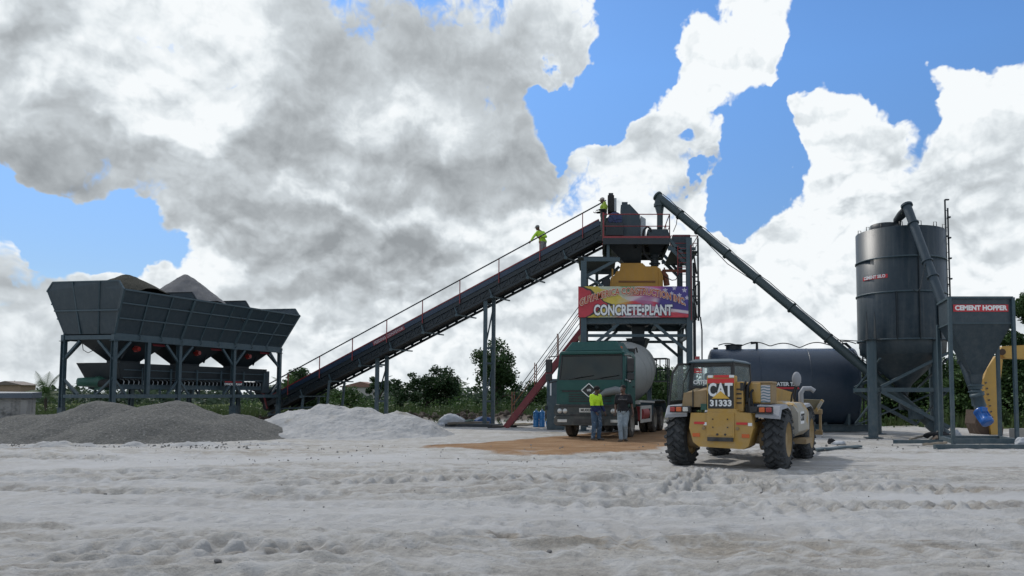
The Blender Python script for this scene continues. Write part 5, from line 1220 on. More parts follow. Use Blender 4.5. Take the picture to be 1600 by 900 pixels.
# mirrors
for sx, zt_ in ((-1, 2.72), (1, 2.72)):
    g = MB(); a = Vector((sx*(HW-.04), .12, 2.80)); m_ = Vector((sx*(HW+.22), -.06, 2.72))
    g.tube([a, m_+Vector((0,0,.05)), m_], .02, 6); g.tube([Vector((sx*HW, .15, 1.95)), Vector((sx*(HW+.2), -.02, 1.88)), Vector((sx*(HW+.22), -.06, 2.0))], .02, 6)
    ma = g.build('mirror_arm', plast, tk)
    g = MB(); g.box((sx*(HW+.22), -.06, 2.46), (.22, .12, .46)); g.box((sx*(HW+.22), -.06, 2.08), (.22, .12, .24)); g.each('mirror', plast, tk, bevel=.03)
g = MB(); g.tube([(HW, .1, 1.98), (HW+.2, -.1, 1.93)], .035, 6); g.build('mirror_bracket', chrome, tk)
g = MB(); g.cyl((.95, .5, 3.0), (.95, .5, 3.12), .06, n=12); g.build('roof_beacon', amber, tk)
g = MB(); g.box((1.0, 1.7, 3.02), (.3, .2, .2)); g.tube([(1.05, 1.6, 2.8), (1.15, 1.65, 3.1), (1.2, 1.75, 3.15), (1.2, 1.9, 3.0)], .03); g.build('air_intake', plast, tk, .03)
# wheels
def wheel(mbt, c, r, w, tread=False):
    c = Vector(c); sgn = 1 if c.x > 0 else -1
    a = c - Vector((w/2, 0, 0)); b_ = c + Vector((w/2, 0, 0))
    mbt.lathe(a, b_, [(0, r*.60), (.01, r*.80), (w*.10, r*.95), (w*.22, r), (w*.78, r), (w*.90, r*.95), (w-.01, r*.80), (w, r*.60)], 36, caps=False)
def make_wheel(x, y, r, w, root, mt_t, mt_r, lugs=0, dish=.06):
    sgn = 1 if x > 0 else -1
    g = MB(); wheel(g, (x, y, r), r, w)
    if lugs == 0:
        for k in range(4):
            xx = x - w*.28 + k*w*.187; g.lathe((xx, y, r), (xx+1, y, r), [(0, r*1.0), (.004, r*1.012), (w*.12, r*1.012), (w*.124, r)], 36, caps=False)
    else:
        for k in range(lugs):
            a = k*2*math.pi/lugs
            for s_ in (-1, 1):
                a2 = a + (math.pi/lugs if s_ > 0 else 0)
                p0 = Vector((x+s_*w*.02, y+math.cos(a2)*r*.992, r+math.sin(a2)*r*.992)); a3 = a2 + .20
                p1 = Vector((x+s_*w*.30, y+math.cos(a3)*r*.995, r+math.sin(a3)*r*.995)); a4 = a3+.05
                p2 = Vector((x+s_*w*.47, y+math.cos(a4)*r*.93, r+math.sin(a4)*r*.93))
                rad = Vector((0, math.cos(a2), math.sin(a2)))
                g.beam(p0, p1, .068, .075, up=tuple(rad)); g.beam(p1, p2, .060, .07, up=tuple(rad))
    t_ = g.build('tyre', mt_t, root, fixn=True)
    g = MB(); o_ = x+sgn*w*.5
    g.lathe((x-sgn*w*.48, y, r), (x+sgn*1, y, r), [(0, r*.61), (.02, r*.58), (w*.5, r*.50), (w*.5+.01, r*.25), (w*.62, r*.24), (w*.64, r*.50), (w*.93, r*.58), (w*.96, r*.62)], 30, caps=False)
    g.cyl((x+sgn*w*.05, y, r), (x+sgn*(w*.36), y, r), r*.24, n=18); g.cyl((x-sgn*w*.4, y, r), (x+sgn*w*.12, y, r), r*.55, n=24)
    for k in range(8): a = k*math.pi/4; g.cyl((x+sgn*w*.14, y+math.cos(a)*r*.36, r+math.sin(a)*r*.36), (x+sgn*w*.22, y+math.cos(a)*r*.36, r+math.sin(a)*r*.36), .022, n=6)
    g.build('rim', mt_r, t_); return t_
for sx in (-1, 1):
    make_wheel(sx*1.03, 1.25, .50, .29, tk, tyre, rimm)
    for y in (5.05, 6.35):
        make_wheel(sx*1.06, y, .50, .27, tk, tyre, rimm); make_wheel(sx*.72, y, .50, .27, tk, tyre, rimm)
# chassis
g = MB()
for sx in (-1, 1): g.beam((sx*.43, .3, .92), (sx*.43, 7.4, .92), .09, .26)
for y in (1.25, 5.05, 6.35): g.cyl((-.95, y, .5), (.95, y, .5), .09); g.ell((0, y, .5), .2)
for y in (.5, 2.2, 3.4, 4.4, 5.7, 7.3): g.box((0, y, .92), (.84, .1, .2))
g.box((0, 1.0, .75), (.8, 1.4, .5)); g.build('chassis', plast, tk)
for sx in (-1, 1):
    g = MB(); pts = [(sx*1.06, 1.25+math.cos(a)*.62, .5+math.sin(a)*.62) for a in [R(d) for d in range(-10, 191, 20)]]
    g.loft([[Vector((p[0]-.17, p[1], p[2])), Vector((p[0]+.17, p[1], p[2])), Vector((p[0]+.17, p[1]*1.0, p[2]+.03)), Vector((p[0]-.17, p[1], p[2]+.03))] for p in pts]); g.build('front_mudguard', cabdk, tk)
    g = MB(); prof = [(4.30, .70), (4.42, 1.12), (4.75, 1.24), (6.7, 1.24), (7.0, 1.12), (7.1, .75)]
    g.loft([[Vector((sx*.60, y, z)), Vector((sx*1.24, y, z)), Vector((sx*1.24, y, z+.03)), Vector((sx*.60, y, z+.03))] for y, z in prof]); g.build('rear_mudguard', steelf, tk)
    g = MB(); 
    for z in (.52, 1.02): g.beam((sx*1.2, 2.45, z), (sx*1.2, 4.15, z), .03, .12, up=(0,0,1))
    for y in (2.45, 4.15): g.beam((sx*1.2, y, .46), (sx*1.2, y, 1.08), .04, .09)
    g.build('side_guard', silver, tk)
    g = MB(); g.beam((sx*1.15, 2.2, 1.25), (sx*1.2, 4.6, 1.2), .12, .07); g.box((sx*.95, 2.35, 1.2), (.45, .3, .12)); g.build('side_step', silver, tk)
g = MB(); g.cyl((1.0, 2.7, .78), (1.0, 3.7, .78), .27, n=20); g.build('air_tank', redtank, tk)
g = MB(); g.box((-.95, 3.1, .75), (.5, 1.1, .5)); g.build('fuel_tank', silver, tk, .04)
g = MB(); g.box((0, 2.3, 1.5), (1.9, .35, .9)); g.box((.8, 2.35, 1.9), (.3, .3, .7)); g.build('drum_drive', plast, tk, .03)
# drum: slants upward to the back
d0, d1 = Vector((0, 2.50, 2.02)), Vector((0, 7.10, 2.78)); L0 = (d1-d0).length
g = MB(); g.lathe(d0, d1, [(0, .35), (.03, .62), (.55, .98), (1.15, 1.17), (1.9, 1.20), (2.5, 1.18), (3.4, .95), (4.1, .70), (L0, .48), (L0+.02, .40)], 56)
dr_ = g.build('drum', drumg, tk)
g = MB(); t_ = (d1-d0).normalized()
for k, r_ in ((1.15, 1.172), (1.9, 1.203), (2.5, 1.183)): p = d0+t_*k; g.lathe(p-t_*.02, p+t_, [(0, r_-.002), (.004, r_+.006), (.03, r_+.006), (.034, r_-.002)], 56, caps=False)
p = d0+t_*3.55; g.lathe(p, p+t_, [(0, .90), (.01, 1.02), (.12, 1.0), (.13, .86)], 48, caps=False); g.each('drum_band', drumg, dr_)
g = MB()
for sx in (-1, 1): g.beam((sx*.7, 6.3, 1.0), (sx*.55, 6.6, 1.9), .14, .16); g.beam((sx*.7, 2.35, 1.0), (sx*.4, 2.5, 1.7), .14, .16); g.beam((sx*.62, 6.7, 1.0), (sx*.62, 7.1, 2.9), .08)
g.box((0, 6.5, 1.75), (1.2, .2, .15)); g.each('drum_stand', steelf, tk)
g = MB(); q = Vector((0, 7.2, 3.05)); g.loft([[Vector((-.45, 6.75, 3.9)), Vector((.45, 6.75, 3.9)), Vector((.45, 7.5, 3.9)), Vector((-.45, 7.5, 3.9))], [Vector((-.22, 6.9, 3.2)), Vector((.22, 6.9, 3.2)), Vector((.22, 7.3, 3.2)), Vector((-.22, 7.3, 3.2))]], caps=False); g.build('charge_hopper', darkst, tk, fixn=False)
g = MB(); g.loft([[Vector((math.cos(a)*.35, 7.3+o, z+math.sin(a)*.35)) for a in [R(180+k*20) for k in range(10)]] for o, z in ((0, 2.7), (1.0, 2.0))], closed=False); g.build('discharge_chute', darkst, tk)
g = MB()   # rear platform with rails and ladder on the right
g.box((1.0, 6.55, 2.05), (.85, .75, .05))
rail(g, [(.6, 6.2, 2.07), (1.4, 6.2, 2.07), (1.4, 6.95, 2.07), (.6, 6.95, 2.07)], .92, .022, .45)
for y in (6.3, 6.65): g.beam((1.45, y, .9), (1.45, y, 2.95), .045)
for k in range(6): g.cyl((1.45, 6.3, 1.1+k*.3), (1.45, 6.65, 1.1+k*.3), .015, n=5)
g.beam((.3, 5.4, 3.25), (1.0, 6.3, 2.9), .05); g.beam((.2, 5.0, 3.35), (.9, 6.6, 2.6), .04)
g.build('service_ladder', darkst, tk)
g = MB(); g.cyl((.62, -.18, 1.62), (1.5, 1.0, 1.78), .0, n=3) if False else None
# chute extension hanging across the front seen below the windscreen
g = MB(); g.tube([(.42, -.16, 1.45), (.62, -.17, 1.56), (.95, -.16, 1.62), (1.12, -.14, 1.60)], [.07, .12, .14, .12], 12); g.build('intake_pipe', mat('grey_pipe', (.16,.17,.17), .6), tk)

# ------------------------------------------------------------------ telescopic loader (seen from behind)
cy = mat('loader_yellow', (.42, .245, .042), .42, 0, .10, 2.5, .05, 18, col2=(.35,.22,.07), c2at=.6, c2w=.1, c2scale=2.2, dust=.5, dustcol=(.36,.30,.22), dz=(.3, 2.0), coat=.1)
cydk = mat('loader_tan', (.25, .165, .07), .55, 0, .12, 3, .05, 18, dust=.55, dustcol=(.36,.31,.24), dz=(.3, 2.0))
lgrey = mat('fender_grey', (.27, .28, .30), .6, 0, .12, 4, .08, 14, dust=.4, dustcol=(.42,.40,.36), dz=(.3, 2))
pod = mat('pod_cream', (.34, .32, .27), .6, 0, .12, 3, .05, 14, col2=(.40,.25,.07), c2at=.50, c2w=.02, c2scale=1.0, dust=.4, dustcol=(.42,.40,.36))
tyre2 = mat('loader_tyre', (.020, .024, .027), .8, 0, .2, 6, .3, 30, dust=.55, dustcol=(.17,.17,.17), dz=(0, 1.2))
rim2 = mat('loader_rim', (.30, .20, .08), .7, 0, .2, 6, dust=.7, dustcol=(.33,.29,.23))
clearg = glass('cab_glass', (.80, .87, .86), .50)
redst2 = mat('red_sticker', (.55, .03, .03), .45, 0, .05, 4)
th = thing('loader', 'dusty yellow telescopic loader with chunky tyres seen from behind', 'loader', (2.62, 15.25, gz(2.6, 15.2)-.015), R(-25), local=True)
rT, wT = .575, .42; TX = 1.00
for sx in (-1, 1):
    make_wheel(sx*TX, 0, rT, wT, th, tyre2, rim2, lugs=22); make_wheel(sx*(TX), 2.75, rT, wT, th, tyre2, rim2, lugs=22)
g = MB()
for y in (0, 2.75): g.cyl((-.8, y, rT), (.8, y, rT), .10); g.box((0, y, rT), (.5, .35, .3)); g.cyl((-.84, y, rT), (-.66, y, rT), .22); g.cyl((.66, y, rT), (.84, y, rT), .22)
g.each('axle', cydk, th)
g = MB(); g.box((.0, 1.35, .72), (.85, 3.3, .42)); g.box((.0, 1.3, .50), (.6, 2.4, .18)); g.build('chassis', cydk, th, .03)
# rear counterweight
g = MB(); Yr = -.62
prof = [(-.62, 1.10), (-.66, .80), (-.58, .52), (-.46, .43), (.46, .40), (.56, .46), (.66, .82), (.62, 1.10), (.34, 1.12), (.32, 1.18), (-.26, 1.18), (-.28, 1.10)]
g.loft([[Vector((x*.985, Yr-.02, z)) for x, z in prof], [Vector((x, Yr+.03, z)) for x, z in prof], [Vector((x, Yr+.50, z)) for x, z in prof]]); cwt = g.build('counterweight', cy, th, .02)
g = MB(); g.box((-.0, Yr-.03, .86), (.56, .03, .50)); g.box((0, Yr-.045, .66), (.50, .02, .02)); g.build('drawbar_plate', cy, cwt, .008)
g = MB(); g.box((0, Yr-.050, .585), (.52, .03, .08)); g.build('towing_slot', plast, cwt)
g = MB()
for x in (-.15, .15):
    for z in (.98, .82): g.cyl((x, Yr-.046, z), (x, Yr-.062, z), .014, n=8)
for x in (-.06, .10): g.cyl((x, Yr-.046, .68), (x, Yr-.062, .68), .022, n=10)
g.each('bolt', plast, cwt)
for sx in (-1, 1):
    g = MB(); g.box((sx*.43, Yr-.032, .90), (.22, .012, .045)); g.build('red_reflector', redst2, cwt)
    g = MB(); g.box((.59 if sx > 0 else -.30, Yr-.030, .885), (.08, .012, .06)); g.build('white_reflector', whitep, cwt)
    g = MB(); g.box((sx*.50, Yr-.028, .66), (.15, .014, .07)); g.build('marker_lamp', amber, cwt)
    g = MB(); g.cyl((sx*.34, Yr-.02, .80), (sx*.34, Yr-.045, .80), .035, n=14); g.cyl((sx*.34, Yr-.045, .80), (sx*.34, Yr-.05, .80), .022, n=14); g.build('eyelet', cydk, cwt)
# boom with rear number board
bxm = .02
g = MB(); g.box((bxm+.30, -.05, 1.42), (.20, .9, .60)); g.box((bxm-.30, -.1, 1.38), (.10, .7, .50)); tow = g.build('boom_tower', cy, th, .02)
g = MB(); g.prism([(bxm+.28, -.30, 1.30), (bxm+.28, -.30, 1.70), (bxm+.28, 3.1, 1.52), (bxm+.28, 3.1, 1.22)], (.42, 0, 0)); g.build('boom', cy, th, .02)
g = MB(); g.prism([(bxm+.32, 3.0, 1.28), (bxm+.32, 3.0, 1.48), (bxm+.32, 3.7, 1.30), (bxm+.32, 3.75, .75), (bxm+.32, 3.55, .75), (bxm+.32, 3.5, 1.2)], (.32, 0, 0)); g.build('boom_head', cydk, th, .02)
g = MB(); g.tube([(bxm+.42, -.36, 1.72), (bxm+.40, -.44, 1.6), (bxm+.36, -.44, 1.3), (bxm+.40, -.35, 1.1)], .028, 6); g.tube([(bxm+.50, -.30, 1.74), (bxm+.47, -.42, 1.6), (bxm+.46, -.42, 1.32)], .028, 6); g.tube([(bxm+.56, -.2, 1.6), (bxm+.53, -.4, 1.5), (bxm+.56, -.4, 1.2)], .026, 6); g.build('hydraulic_hose', black, th)
# number board (the tall sign face)
sxc, sw, sz0, sz1 = bxm-.02, .56, 1.14, 1.84; Ys_ = -.64
g = MB(); g.box((sxc, Ys_+.14, (sz0+sz1)/2), (sw, .26, sz1-sz0)); brd = g.build('rear_box', cy, th, .02)
g = MB(); g.box((sxc+.01, Ys_+.004, 1.735), (sw-.02, .012, .09)); g.box((sxc+.03, Ys_+.0, 1.825), (sw*.55, .012, .05)); g.build('red_board', redst2, brd)
g = MB(); g.box((sxc-.20, Ys_+.0, 1.825), (.10, .012, .05)); g.box((sxc+.23, Ys_+.0, 1.825), (.10, .012, .05)); g.each('white_board', whitep, brd)
g = MB(); g.box((sxc+.01, Ys_+.002, 1.435), (sw-.04, .014, .49)); blk = g.build('black_board', plast, brd)
text_mesh('letters', 'CAT', .36, whitep, brd, (sxc-.0, Ys_-.008, 1.545), (1,0,0), (0,0,1), .011, fit=.50)
g = MB(); g.prism([(sxc-.17, Ys_-.024, 1.385), (sxc+.19, Ys_-.024, 1.385), (sxc+.01, Ys_-.024, 1.535)], (0, .008, 0)); g.build('logo_triangle', mat('logo_yellow', (.60,.36,.05), .5), brd)
text_mesh('numbers', '31333', .165, whitep, brd, (sxc+.01, Ys_-.008, 1.29), (1,0,0), (0,0,1), .007, fit=.44)
# engine / flag box right of boom
g = MB(); g.box((.72, -.02, 1.48), (.42, .5, .40)); g.box((.72, -.02, 1.70), (.46, .5, .05)); fb = g.build('side_box', cydk, th, .02)
g = MB(); g.box((.45, -.29, 1.47), (.10, .1, .38)); g.build('box_latch', black, fb)
nu2, nv2 = 60, 60; u2, v2 = np.meshgrid(np.linspace(0, 40, nu2), np.linspace(0, 30, nv2)); c = np.zeros(u2.shape+(3,)); c[:] = (.16, .28, .22)
put(halfp(26-u2-np.abs(v2-15)*1.5, .8), (.5,.5,.45)); put(halfp(22-u2-np.abs(v2-15)*1.35, .8), (.5,.42,.08)); put(halfp(11-u2-np.abs(v2-15)*.7, .8), (.4,.06,.05))
st2 = (np.sin(v2*1.25+np.sin(u2*.3)*1.2) > 0)*(u2 > 21); put(st2.astype(float), (.5,.48,.48)); put(((u2 > 21)&(~(st2 > 0))).astype(float), (.10,.12,.22), .6)
ORI[th.name] = Vector((0,0,0)); o_ = printed('flag_print', u2, v2, c, (.53, -.278, 1.65), (1,0,0), (0,0,-1), .38, .34, fb)
# hood on left behind cab
g = MB(); g.loft([[Vector((-.82, -.58, 1.22)), Vector((-.30, -.58, 1.22)), Vector((-.30, -.58, 1.56)), Vector((-.78, -.58, 1.50))], [Vector((-.84, .2, 1.20)), Vector((-.30, .2, 1.20)), Vector((-.30, .2, 1.64)), Vector((-.80, .2, 1.60))]]); hd_ = g.build('hood', cydk, th, .05)
g = MB(); g.box((-.58, -.59, 1.38), (.02, .03, .34)); g.box((-.58, -.2, 1.60), (.02, .78, .02)); g.build('hood_seam', plast, hd_)
g = MB(); g.box((-.35, -.60, 1.22), (.12, .05, .12)); g.build('hood_latch', greenm, hd_)
# cab
cx0, cx1, cy0, cy1, cz0, cz1 = -.92, .06, .22, 1.75, 1.15, 2.14
g = MB()
P_ = [(cx0+.04, cy0+.05), (cx1-.02, cy0+.05), (cx1-.02, cy1-.1), (cx0+.04, cy1-.1)]
for i, (x, y) in enumerate(P_): g.beam((x-(.04 if x < 0 else 0), y-.06 if y < 1 else y+.1, cz0), (x+.02 if x < -.3 else x-.03, y, cz1), .075, .075, up=(0,1,0))
g.beam((cx0+.02, cy0, 1.62), (cx1, cy0, 1.62), .06, .07); g.beam((cx0, cy0, 1.62), (cx0, cy1, 1.60), .06, .06)
g.beam((cx0+.04, cy0+.05, cz1-.03), (cx1-.04, cy0+.05, cz1-.03), .07, .10); g.beam((cx0+.06, cy0, cz1-.03), (cx0+.06, cy1-.1, cz1-.03), .06, .08); g.beam((cx1-.06, cy0, cz1-.03), (cx1-.06, cy1-.1, cz1-.03), .06, .08)
g.box(((cx0+cx1)/2, (cy0+cy1)/2, cz0+.14), (cx1-cx0, cy1-cy0, .3))
cbx2 = g.build('cab', plast, th, .01)
g = MB(); q = lambda e, z: [Vector((cx0-.0+e, cy0-.02+e, z)), Vector((cx1+.0-e, cy0-.02+e, z)), Vector((cx1-e, cy1-.05-e, z)), Vector((cx0+e, cy1-.05-e, z))]
g.loft([q(0, cz1), q(.0, cz1+.03), q(.10, cz1+.08)]); g.build('cab_roof', steelf, cbx2, .01)
g = MB(); g.plate([(cx0+.04, cy0+.0, 1.66), (cx1-.04, cy0+.0, 1.66), (cx1-.06, cy0+.05, cz1-.06), (cx0+.08, cy0+.05, cz1-.06)], .008); rw = g.build('rear_window', clearg, cbx2)
g = MB(); g.plate([(cx1-.0, cy0+.06, 1.3), (cx1-.0, cy1-.05, 1.3), (cx1-.03, cy1-.1, cz1-.06), (cx1-.03, cy0+.08, cz1-.06)], .008); g.build('side_window', clearg, cbx2)
g = MB(); g.plate([(cx0+.05, cy1-.0, 1.3), (cx1-.05, cy1-.0, 1.3), (cx1-.06, cy1-.1, cz1-.06), (cx0+.08, cy1-.1, cz1-.06)], .008); g.build('front_window', clearg, cbx2)
text_mesh('window_letters', 'CATERPI', .115, whitep, rw, (cx0+.30, cy0-.012, 1.725), (1,0,0), (0,0,1), .006, squash=.95)
g = MB(); 
for i, z in enumerate((2.01, 1.975, 1.94)): g.box((cx0+.18, cy0+.03, z), (.17, .006, .022))
g.each('red_decal', redst2, rw)
g = MB(); g.box((cx0+.31, cy0+.03, 1.90), (.035, .006, .28)); g.build('white_decal', whitep, rw)
g = MB(); g.box((-.43, .75, 1.40), (.48, .46, .14)); g.box((-.43, .50, 1.68), (.46, .14, .50)); g.build('seat', seatm, cbx2, .04)
g = MB(); g.cyl((cx0+.12, cy0+.2, cz1+.06), (cx0+.12, cy0+.2, cz1+.15), .05, n=14); g.build('beacon', redlens, th)
g = MB(); g.cyl((cx1-.15, .9, cz1+.06), (cx1-.15, .9, cz1+.26), .13, n=16); g.ell((cx1-.15, .9, cz1+.26), (.13,.13,.08)); g.build('air_cleaner', bluedk, th) if False else None
# door swung open to the left rear
g = MB(); dq = [Vector((cx0-.02, cy0+.10, 1.28)), Vector((cx0-.30, -.25, 1.24)), Vector((cx0-.22, -.22, 1.92)), Vector((cx0-.12, -.15, 2.10)), Vector((cx0-.0, cy0+.10, 2.12))]
for i in range(5): g.beam(dq[i], dq[(i+1)%5], .035, .045)
g.plate([dq[0], dq[1], dq[1]+Vector((.0,.0,.10)), dq[0]+Vector((.0,0,.10))], .03)
g.plate([dq[0]+Vector((-.02,0,-.5)), dq[1]+Vector((0.02,.02,-.42)), dq[1], dq[0]], .03)
dr2 = g.build('open_door', plast, th); g = MB(); g.plate([p for p in dq], .008); g.build('door_glass', clearg, dr2)
g = MB()
for k in range(4): g.box((.345+.0, -.515, 1.30+k*.09), (.10, .01, .03))
g.box((.46, -.34, 1.16), (.05, .10, .22)); g.box((.40, -.50, 1.62), (.06, .03, .16)); g.cyl((.52, -.40, 1.0), (.52, -.40, 1.4), .035); g.cyl((.62, -.30, .95), (.60, .3, 1.30), .04)
g.build('lift_fittings', plast, th)
g = MB(); g.tube([(-.86, .1, 2.05), (-.95, -.1, 1.7), (-.90, -.3, 1.4)], .012, 5); g.tube([(.30, -.5, 1.15), (.36, -.55, 1.0), (.60, -.5, .92), (.72, -.3, .98)], .022, 6); g.build('cable', black, th)
# fenders
for sx in (-1, 1):
    for y in (0, 2.75):
        g = MB(); prof = [(y-.66, 1.06), (y-.50, 1.24), (y+.1, 1.27), (y+.42, 1.20), (y+.62, .98)]
        if sx < 0 and y == 0: prof = [(y-.62, 1.06), (y-.50, 1.24), (y+.1, 1.27), (y+.42, 1.20)]
        g.loft([[Vector((sx*(TX-.30), a, b_-.035)), Vector((sx*(TX+.15), a, b_-.035-(.03))), Vector((sx*(TX+.18), a, b_-.07)), Vector((sx*(TX+.15), a, b_)), Vector((sx*(TX-.30), a, b_+.02))] for a, b_ in prof]); g.build('fender', lgrey, th, .006)
for sx in (-1, 1):
    g = MB(); g.box((sx*.82, -.66, 1.17), (.44, .08, .13)); lb = g.build('lamp_bar', plast, th, .01)
    for dx, m_ in ((.15, redlens), (.02, amber), (-.12, lampg if sx < 0 else plast)):
        g = MB(); g.box((sx*(.82+dx), -.71, 1.17), (.11, .06, .09)); g.build('tail_lamp', m_, lb, .015)
# engine pod on the right between the wheels
g = MB(); g.loft([[Vector((TX-.35, a, .62)), Vector((TX+.12, a, .58)), Vector((TX+.27, a, .70)), Vector((TX+.27, a, zt-.22)), Vector((TX+.16, a, zt-.05)), Vector((TX-.35, a, zt))] for a, zt in ((.70, 1.30), (.82, 1.34), (1.9, 1.34), (2.02, 1.28))]); pd = g.build('engine_pod', pod, th, .02)
g = MB(); g.box((TX+.272, 1.15, .98), (.008, .42, .26)); pw_ = g.build('pod_sticker', whitep, pd)
text_mesh('sticker_letters', 'CAT', .2, plast, pw_, (TX+.282, 1.15, .98), (0,1,0), (0,0,1), .008)
g = MB(); g.box((TX+.22, 1.4, .48), (.3, .8, .1)); g.box((-TX-.05, 1.4, .6), (.4, .9, .35)); g.each('step', cydk, th)
# mirror and exhaust on the right front, fork carriage ahead
g = MB(); g.tube([(TX-.05, 1.55, 1.2), (TX-.0, 1.48, 1.45), (TX+.10, 1.44, 1.68)], .022, 6); g.tube([(TX-.0, 1.75, 1.2), (TX+.04, 1.7, 1.55), (TX+.12, 1.50, 1.68)], .02, 6); g.build('mirror_arm', plast, th)
g = MB(); g.ell((TX+.12, 1.40, 1.80), (.10, .05, .16), 18, 12); g.build('mirror', lgrey, th)
g = MB(); g.tube([(TX+.12, 1.9, 1.2), (TX+.12, 1.9, 1.50), (TX+.18, 1.92, 1.60), (TX+.32, 1.98, 1.60), (TX+.40, 2.0, 1.54)], .055, 10); g.build('exhaust', lgrey, th)
g = MB(); 
for z in (.55, 1.05): g.beam((-.55, 3.75, z), (1.30, 3.75, z), .08, .12)
for x in (-.5, .1, .7, 1.25): g.beam((x, 3.75, .5), (x, 3.75, 1.12), .06, .06)
g.build('fork_carriage', cydk, th, .01)
for x in (-.25, .85): g = MB(); g.beam((x, 3.8, 1.0), (x, 3.8, .30), .10, .05); g.prism([(x-.05, 3.78, .27), (x-.05, 3.78, .32), (x-.05, 4.95, .28), (x-.05, 4.95, .27)], (.10, 0, 0)); g.build('fork', plast, th)
g = MB(); g.plate([(.9, 3.3, 1.10), (1.28, 3.25, 1.12), (1.42, 3.2, 1.34), (.9, 3.3, 1.36)], .04); gpl = g.build('guard_plate', mat('olive_plate', (.14,.12,.07), .7), th); g = MB(); g.beam((1.24, 3.2, 1.08), (1.40, 3.16, 1.34), .05, .07); g.build('guard_edge', pod, gpl)

# ------------------------------------------------------------------ yellow excavator on the right, mostly out of the picture
ey_ = mat('excavator_yellow', (.48, .28, .05), .5, 0, .12, 2, .06, 14, dust=.35, dustcol=(.3,.24,.16), dz=(0, 4), streak=.1)
rust = mat('bucket_rust', (.085, .055, .038), .75, 0, .25, 5, .3, 18, col2=(.17,.14,.11), c2at=.55, c2w=.1)
YE = 27.6
ex_ = thing('excavator', 'tall yellow excavator arm and bucket reaching down behind the cement hopper', 'excavator', (P(1640, 600, YE).x+2.5, YE, 0))
def pp(px, py, dy=0): return P(px, py, YE+dy)
w_ = .42
g = MB(); g.prism([pp(1566, 541, -w_/2), pp(1680, 535, -w_/2), pp(1800, 560, -w_/2), pp(1850, 640, -w_/2), pp(1820, 645, -w_/2), pp(1775, 590, -w_/2), pp(1680, 562, -w_/2), pp(1572, 560, -w_/2), pp(1562, 550, -w_/2)], (0, w_, 0)); g.build('boom', ey_, ex_, .03)
g = MB(); g.prism([pp(1560, 545, -w_/2+.02), pp(1551, 560, -w_/2+.02), pp(1537, 590, -w_/2+.02), pp(1534, 620, -w_/2+.02), pp(1546, 672, -w_/2+.02), pp(1556, 672, -w_/2+.02), pp(1561, 620, -w_/2+.02), pp(1555, 600, -w_/2+.02)], (0, w_-.06, 0)) if False else None
g.v, g.f, g.sm = [], [], []; g.prism([pp(x, y, -w_/2+.03) for x, y in ((1556, 556), (1543, 575), (1537, 592), (1545, 640), (1549, 680), (1563, 684), (1563, 600), (1567, 562))], (0, w_-.06, 0)); g.build('stick', ey_, ex_, .03)
g = MB(); 
for k in range(7): p = pp(1540+k*1.6, 598+k*9, -w_/2); g.cyl(p, p+Vector((0,-.05,0)), .035, n=10)
g.each('pin', rust, ex_)
g = MB(); pr = [(1556, 655), (1540, 663), (1533, 655), (1526, 640), (1524, 662), (1534, 684), (1552, 692), (1566, 686), (1568, 668)]
g.prism([pp(x, y, -.05) for x, y in pr], (0, .8, 0)); bk = g.build('bucket', rust, ex_, .02)
g = MB()
for k in range(5): p = pp(1526, 640, .0+k*.17); g.prism([p+Vector((-.04,0,-.02)), p+Vector((.04,0,-.02)), p+Vector((-.06,0,.22))], (0,.1,0))
g.each('bucket_tooth', rust, bk)
g = MB(); g.cyl(pp(1566, 550, -.3), pp(1566, 550, .3), .12); g.beam(pp(1545, 600, 0), pp(1542, 655, 0), .12); g.beam(pp(1556, 660, 0), pp(1542, 655, 0), .12); g.each('linkage', rust, ex_)
bx_ = P(1850, 640, YE).x+.5
g = MB(); g.prism([(bx_-.4, YE-1.3, 1.1), (bx_+3.4, YE-1.3, 1.1), (bx_+3.5, YE-1.3, 2.1), (bx_+1.2, YE-1.3, 2.2), (bx_-.4, YE-1.3, 1.9)], (0, 2.6, 0)); bo = g.build('body', ey_, ex_, .08)
g = MB(); g.prism([(bx_-.5, YE+.35, 1.9), (bx_+1.0, YE+.35, 1.9), (bx_+1.0, YE+.35, 3.1), (bx_-.1, YE+.35, 3.1), (bx_-.5, YE+.35, 2.5)], (0, 1.0, 0)); cb_ = g.build('cab', plast, ex_, .05)
g = MB(); g.prism([(bx_-.3, YE+.34, 2.1), (bx_+.8, YE+.34, 2.1), (bx_+.8, YE+.34, 2.95), (bx_-.0, YE+.34, 2.95), (bx_-.3, YE+.34, 2.5)], (0, .02, 0)); g.build('cab_window', wind, cb_)
for dy in (-1.2, 1.2):
    g = MB(); n_ = 28; ring_ = []
    pts = []
    for k in range(n_):
        a = 2*math.pi*k/n_; cx2 = bx_+1.5+(1.55 if math.cos(a) > 0 else -1.55); pts.append(Vector((cx2+math.cos(a)*.45, YE+dy-.3, .47+math.sin(a)*.45)))
    g.prism(pts, (0, .6, 0)); g.build('track', plast, ex_, .02)
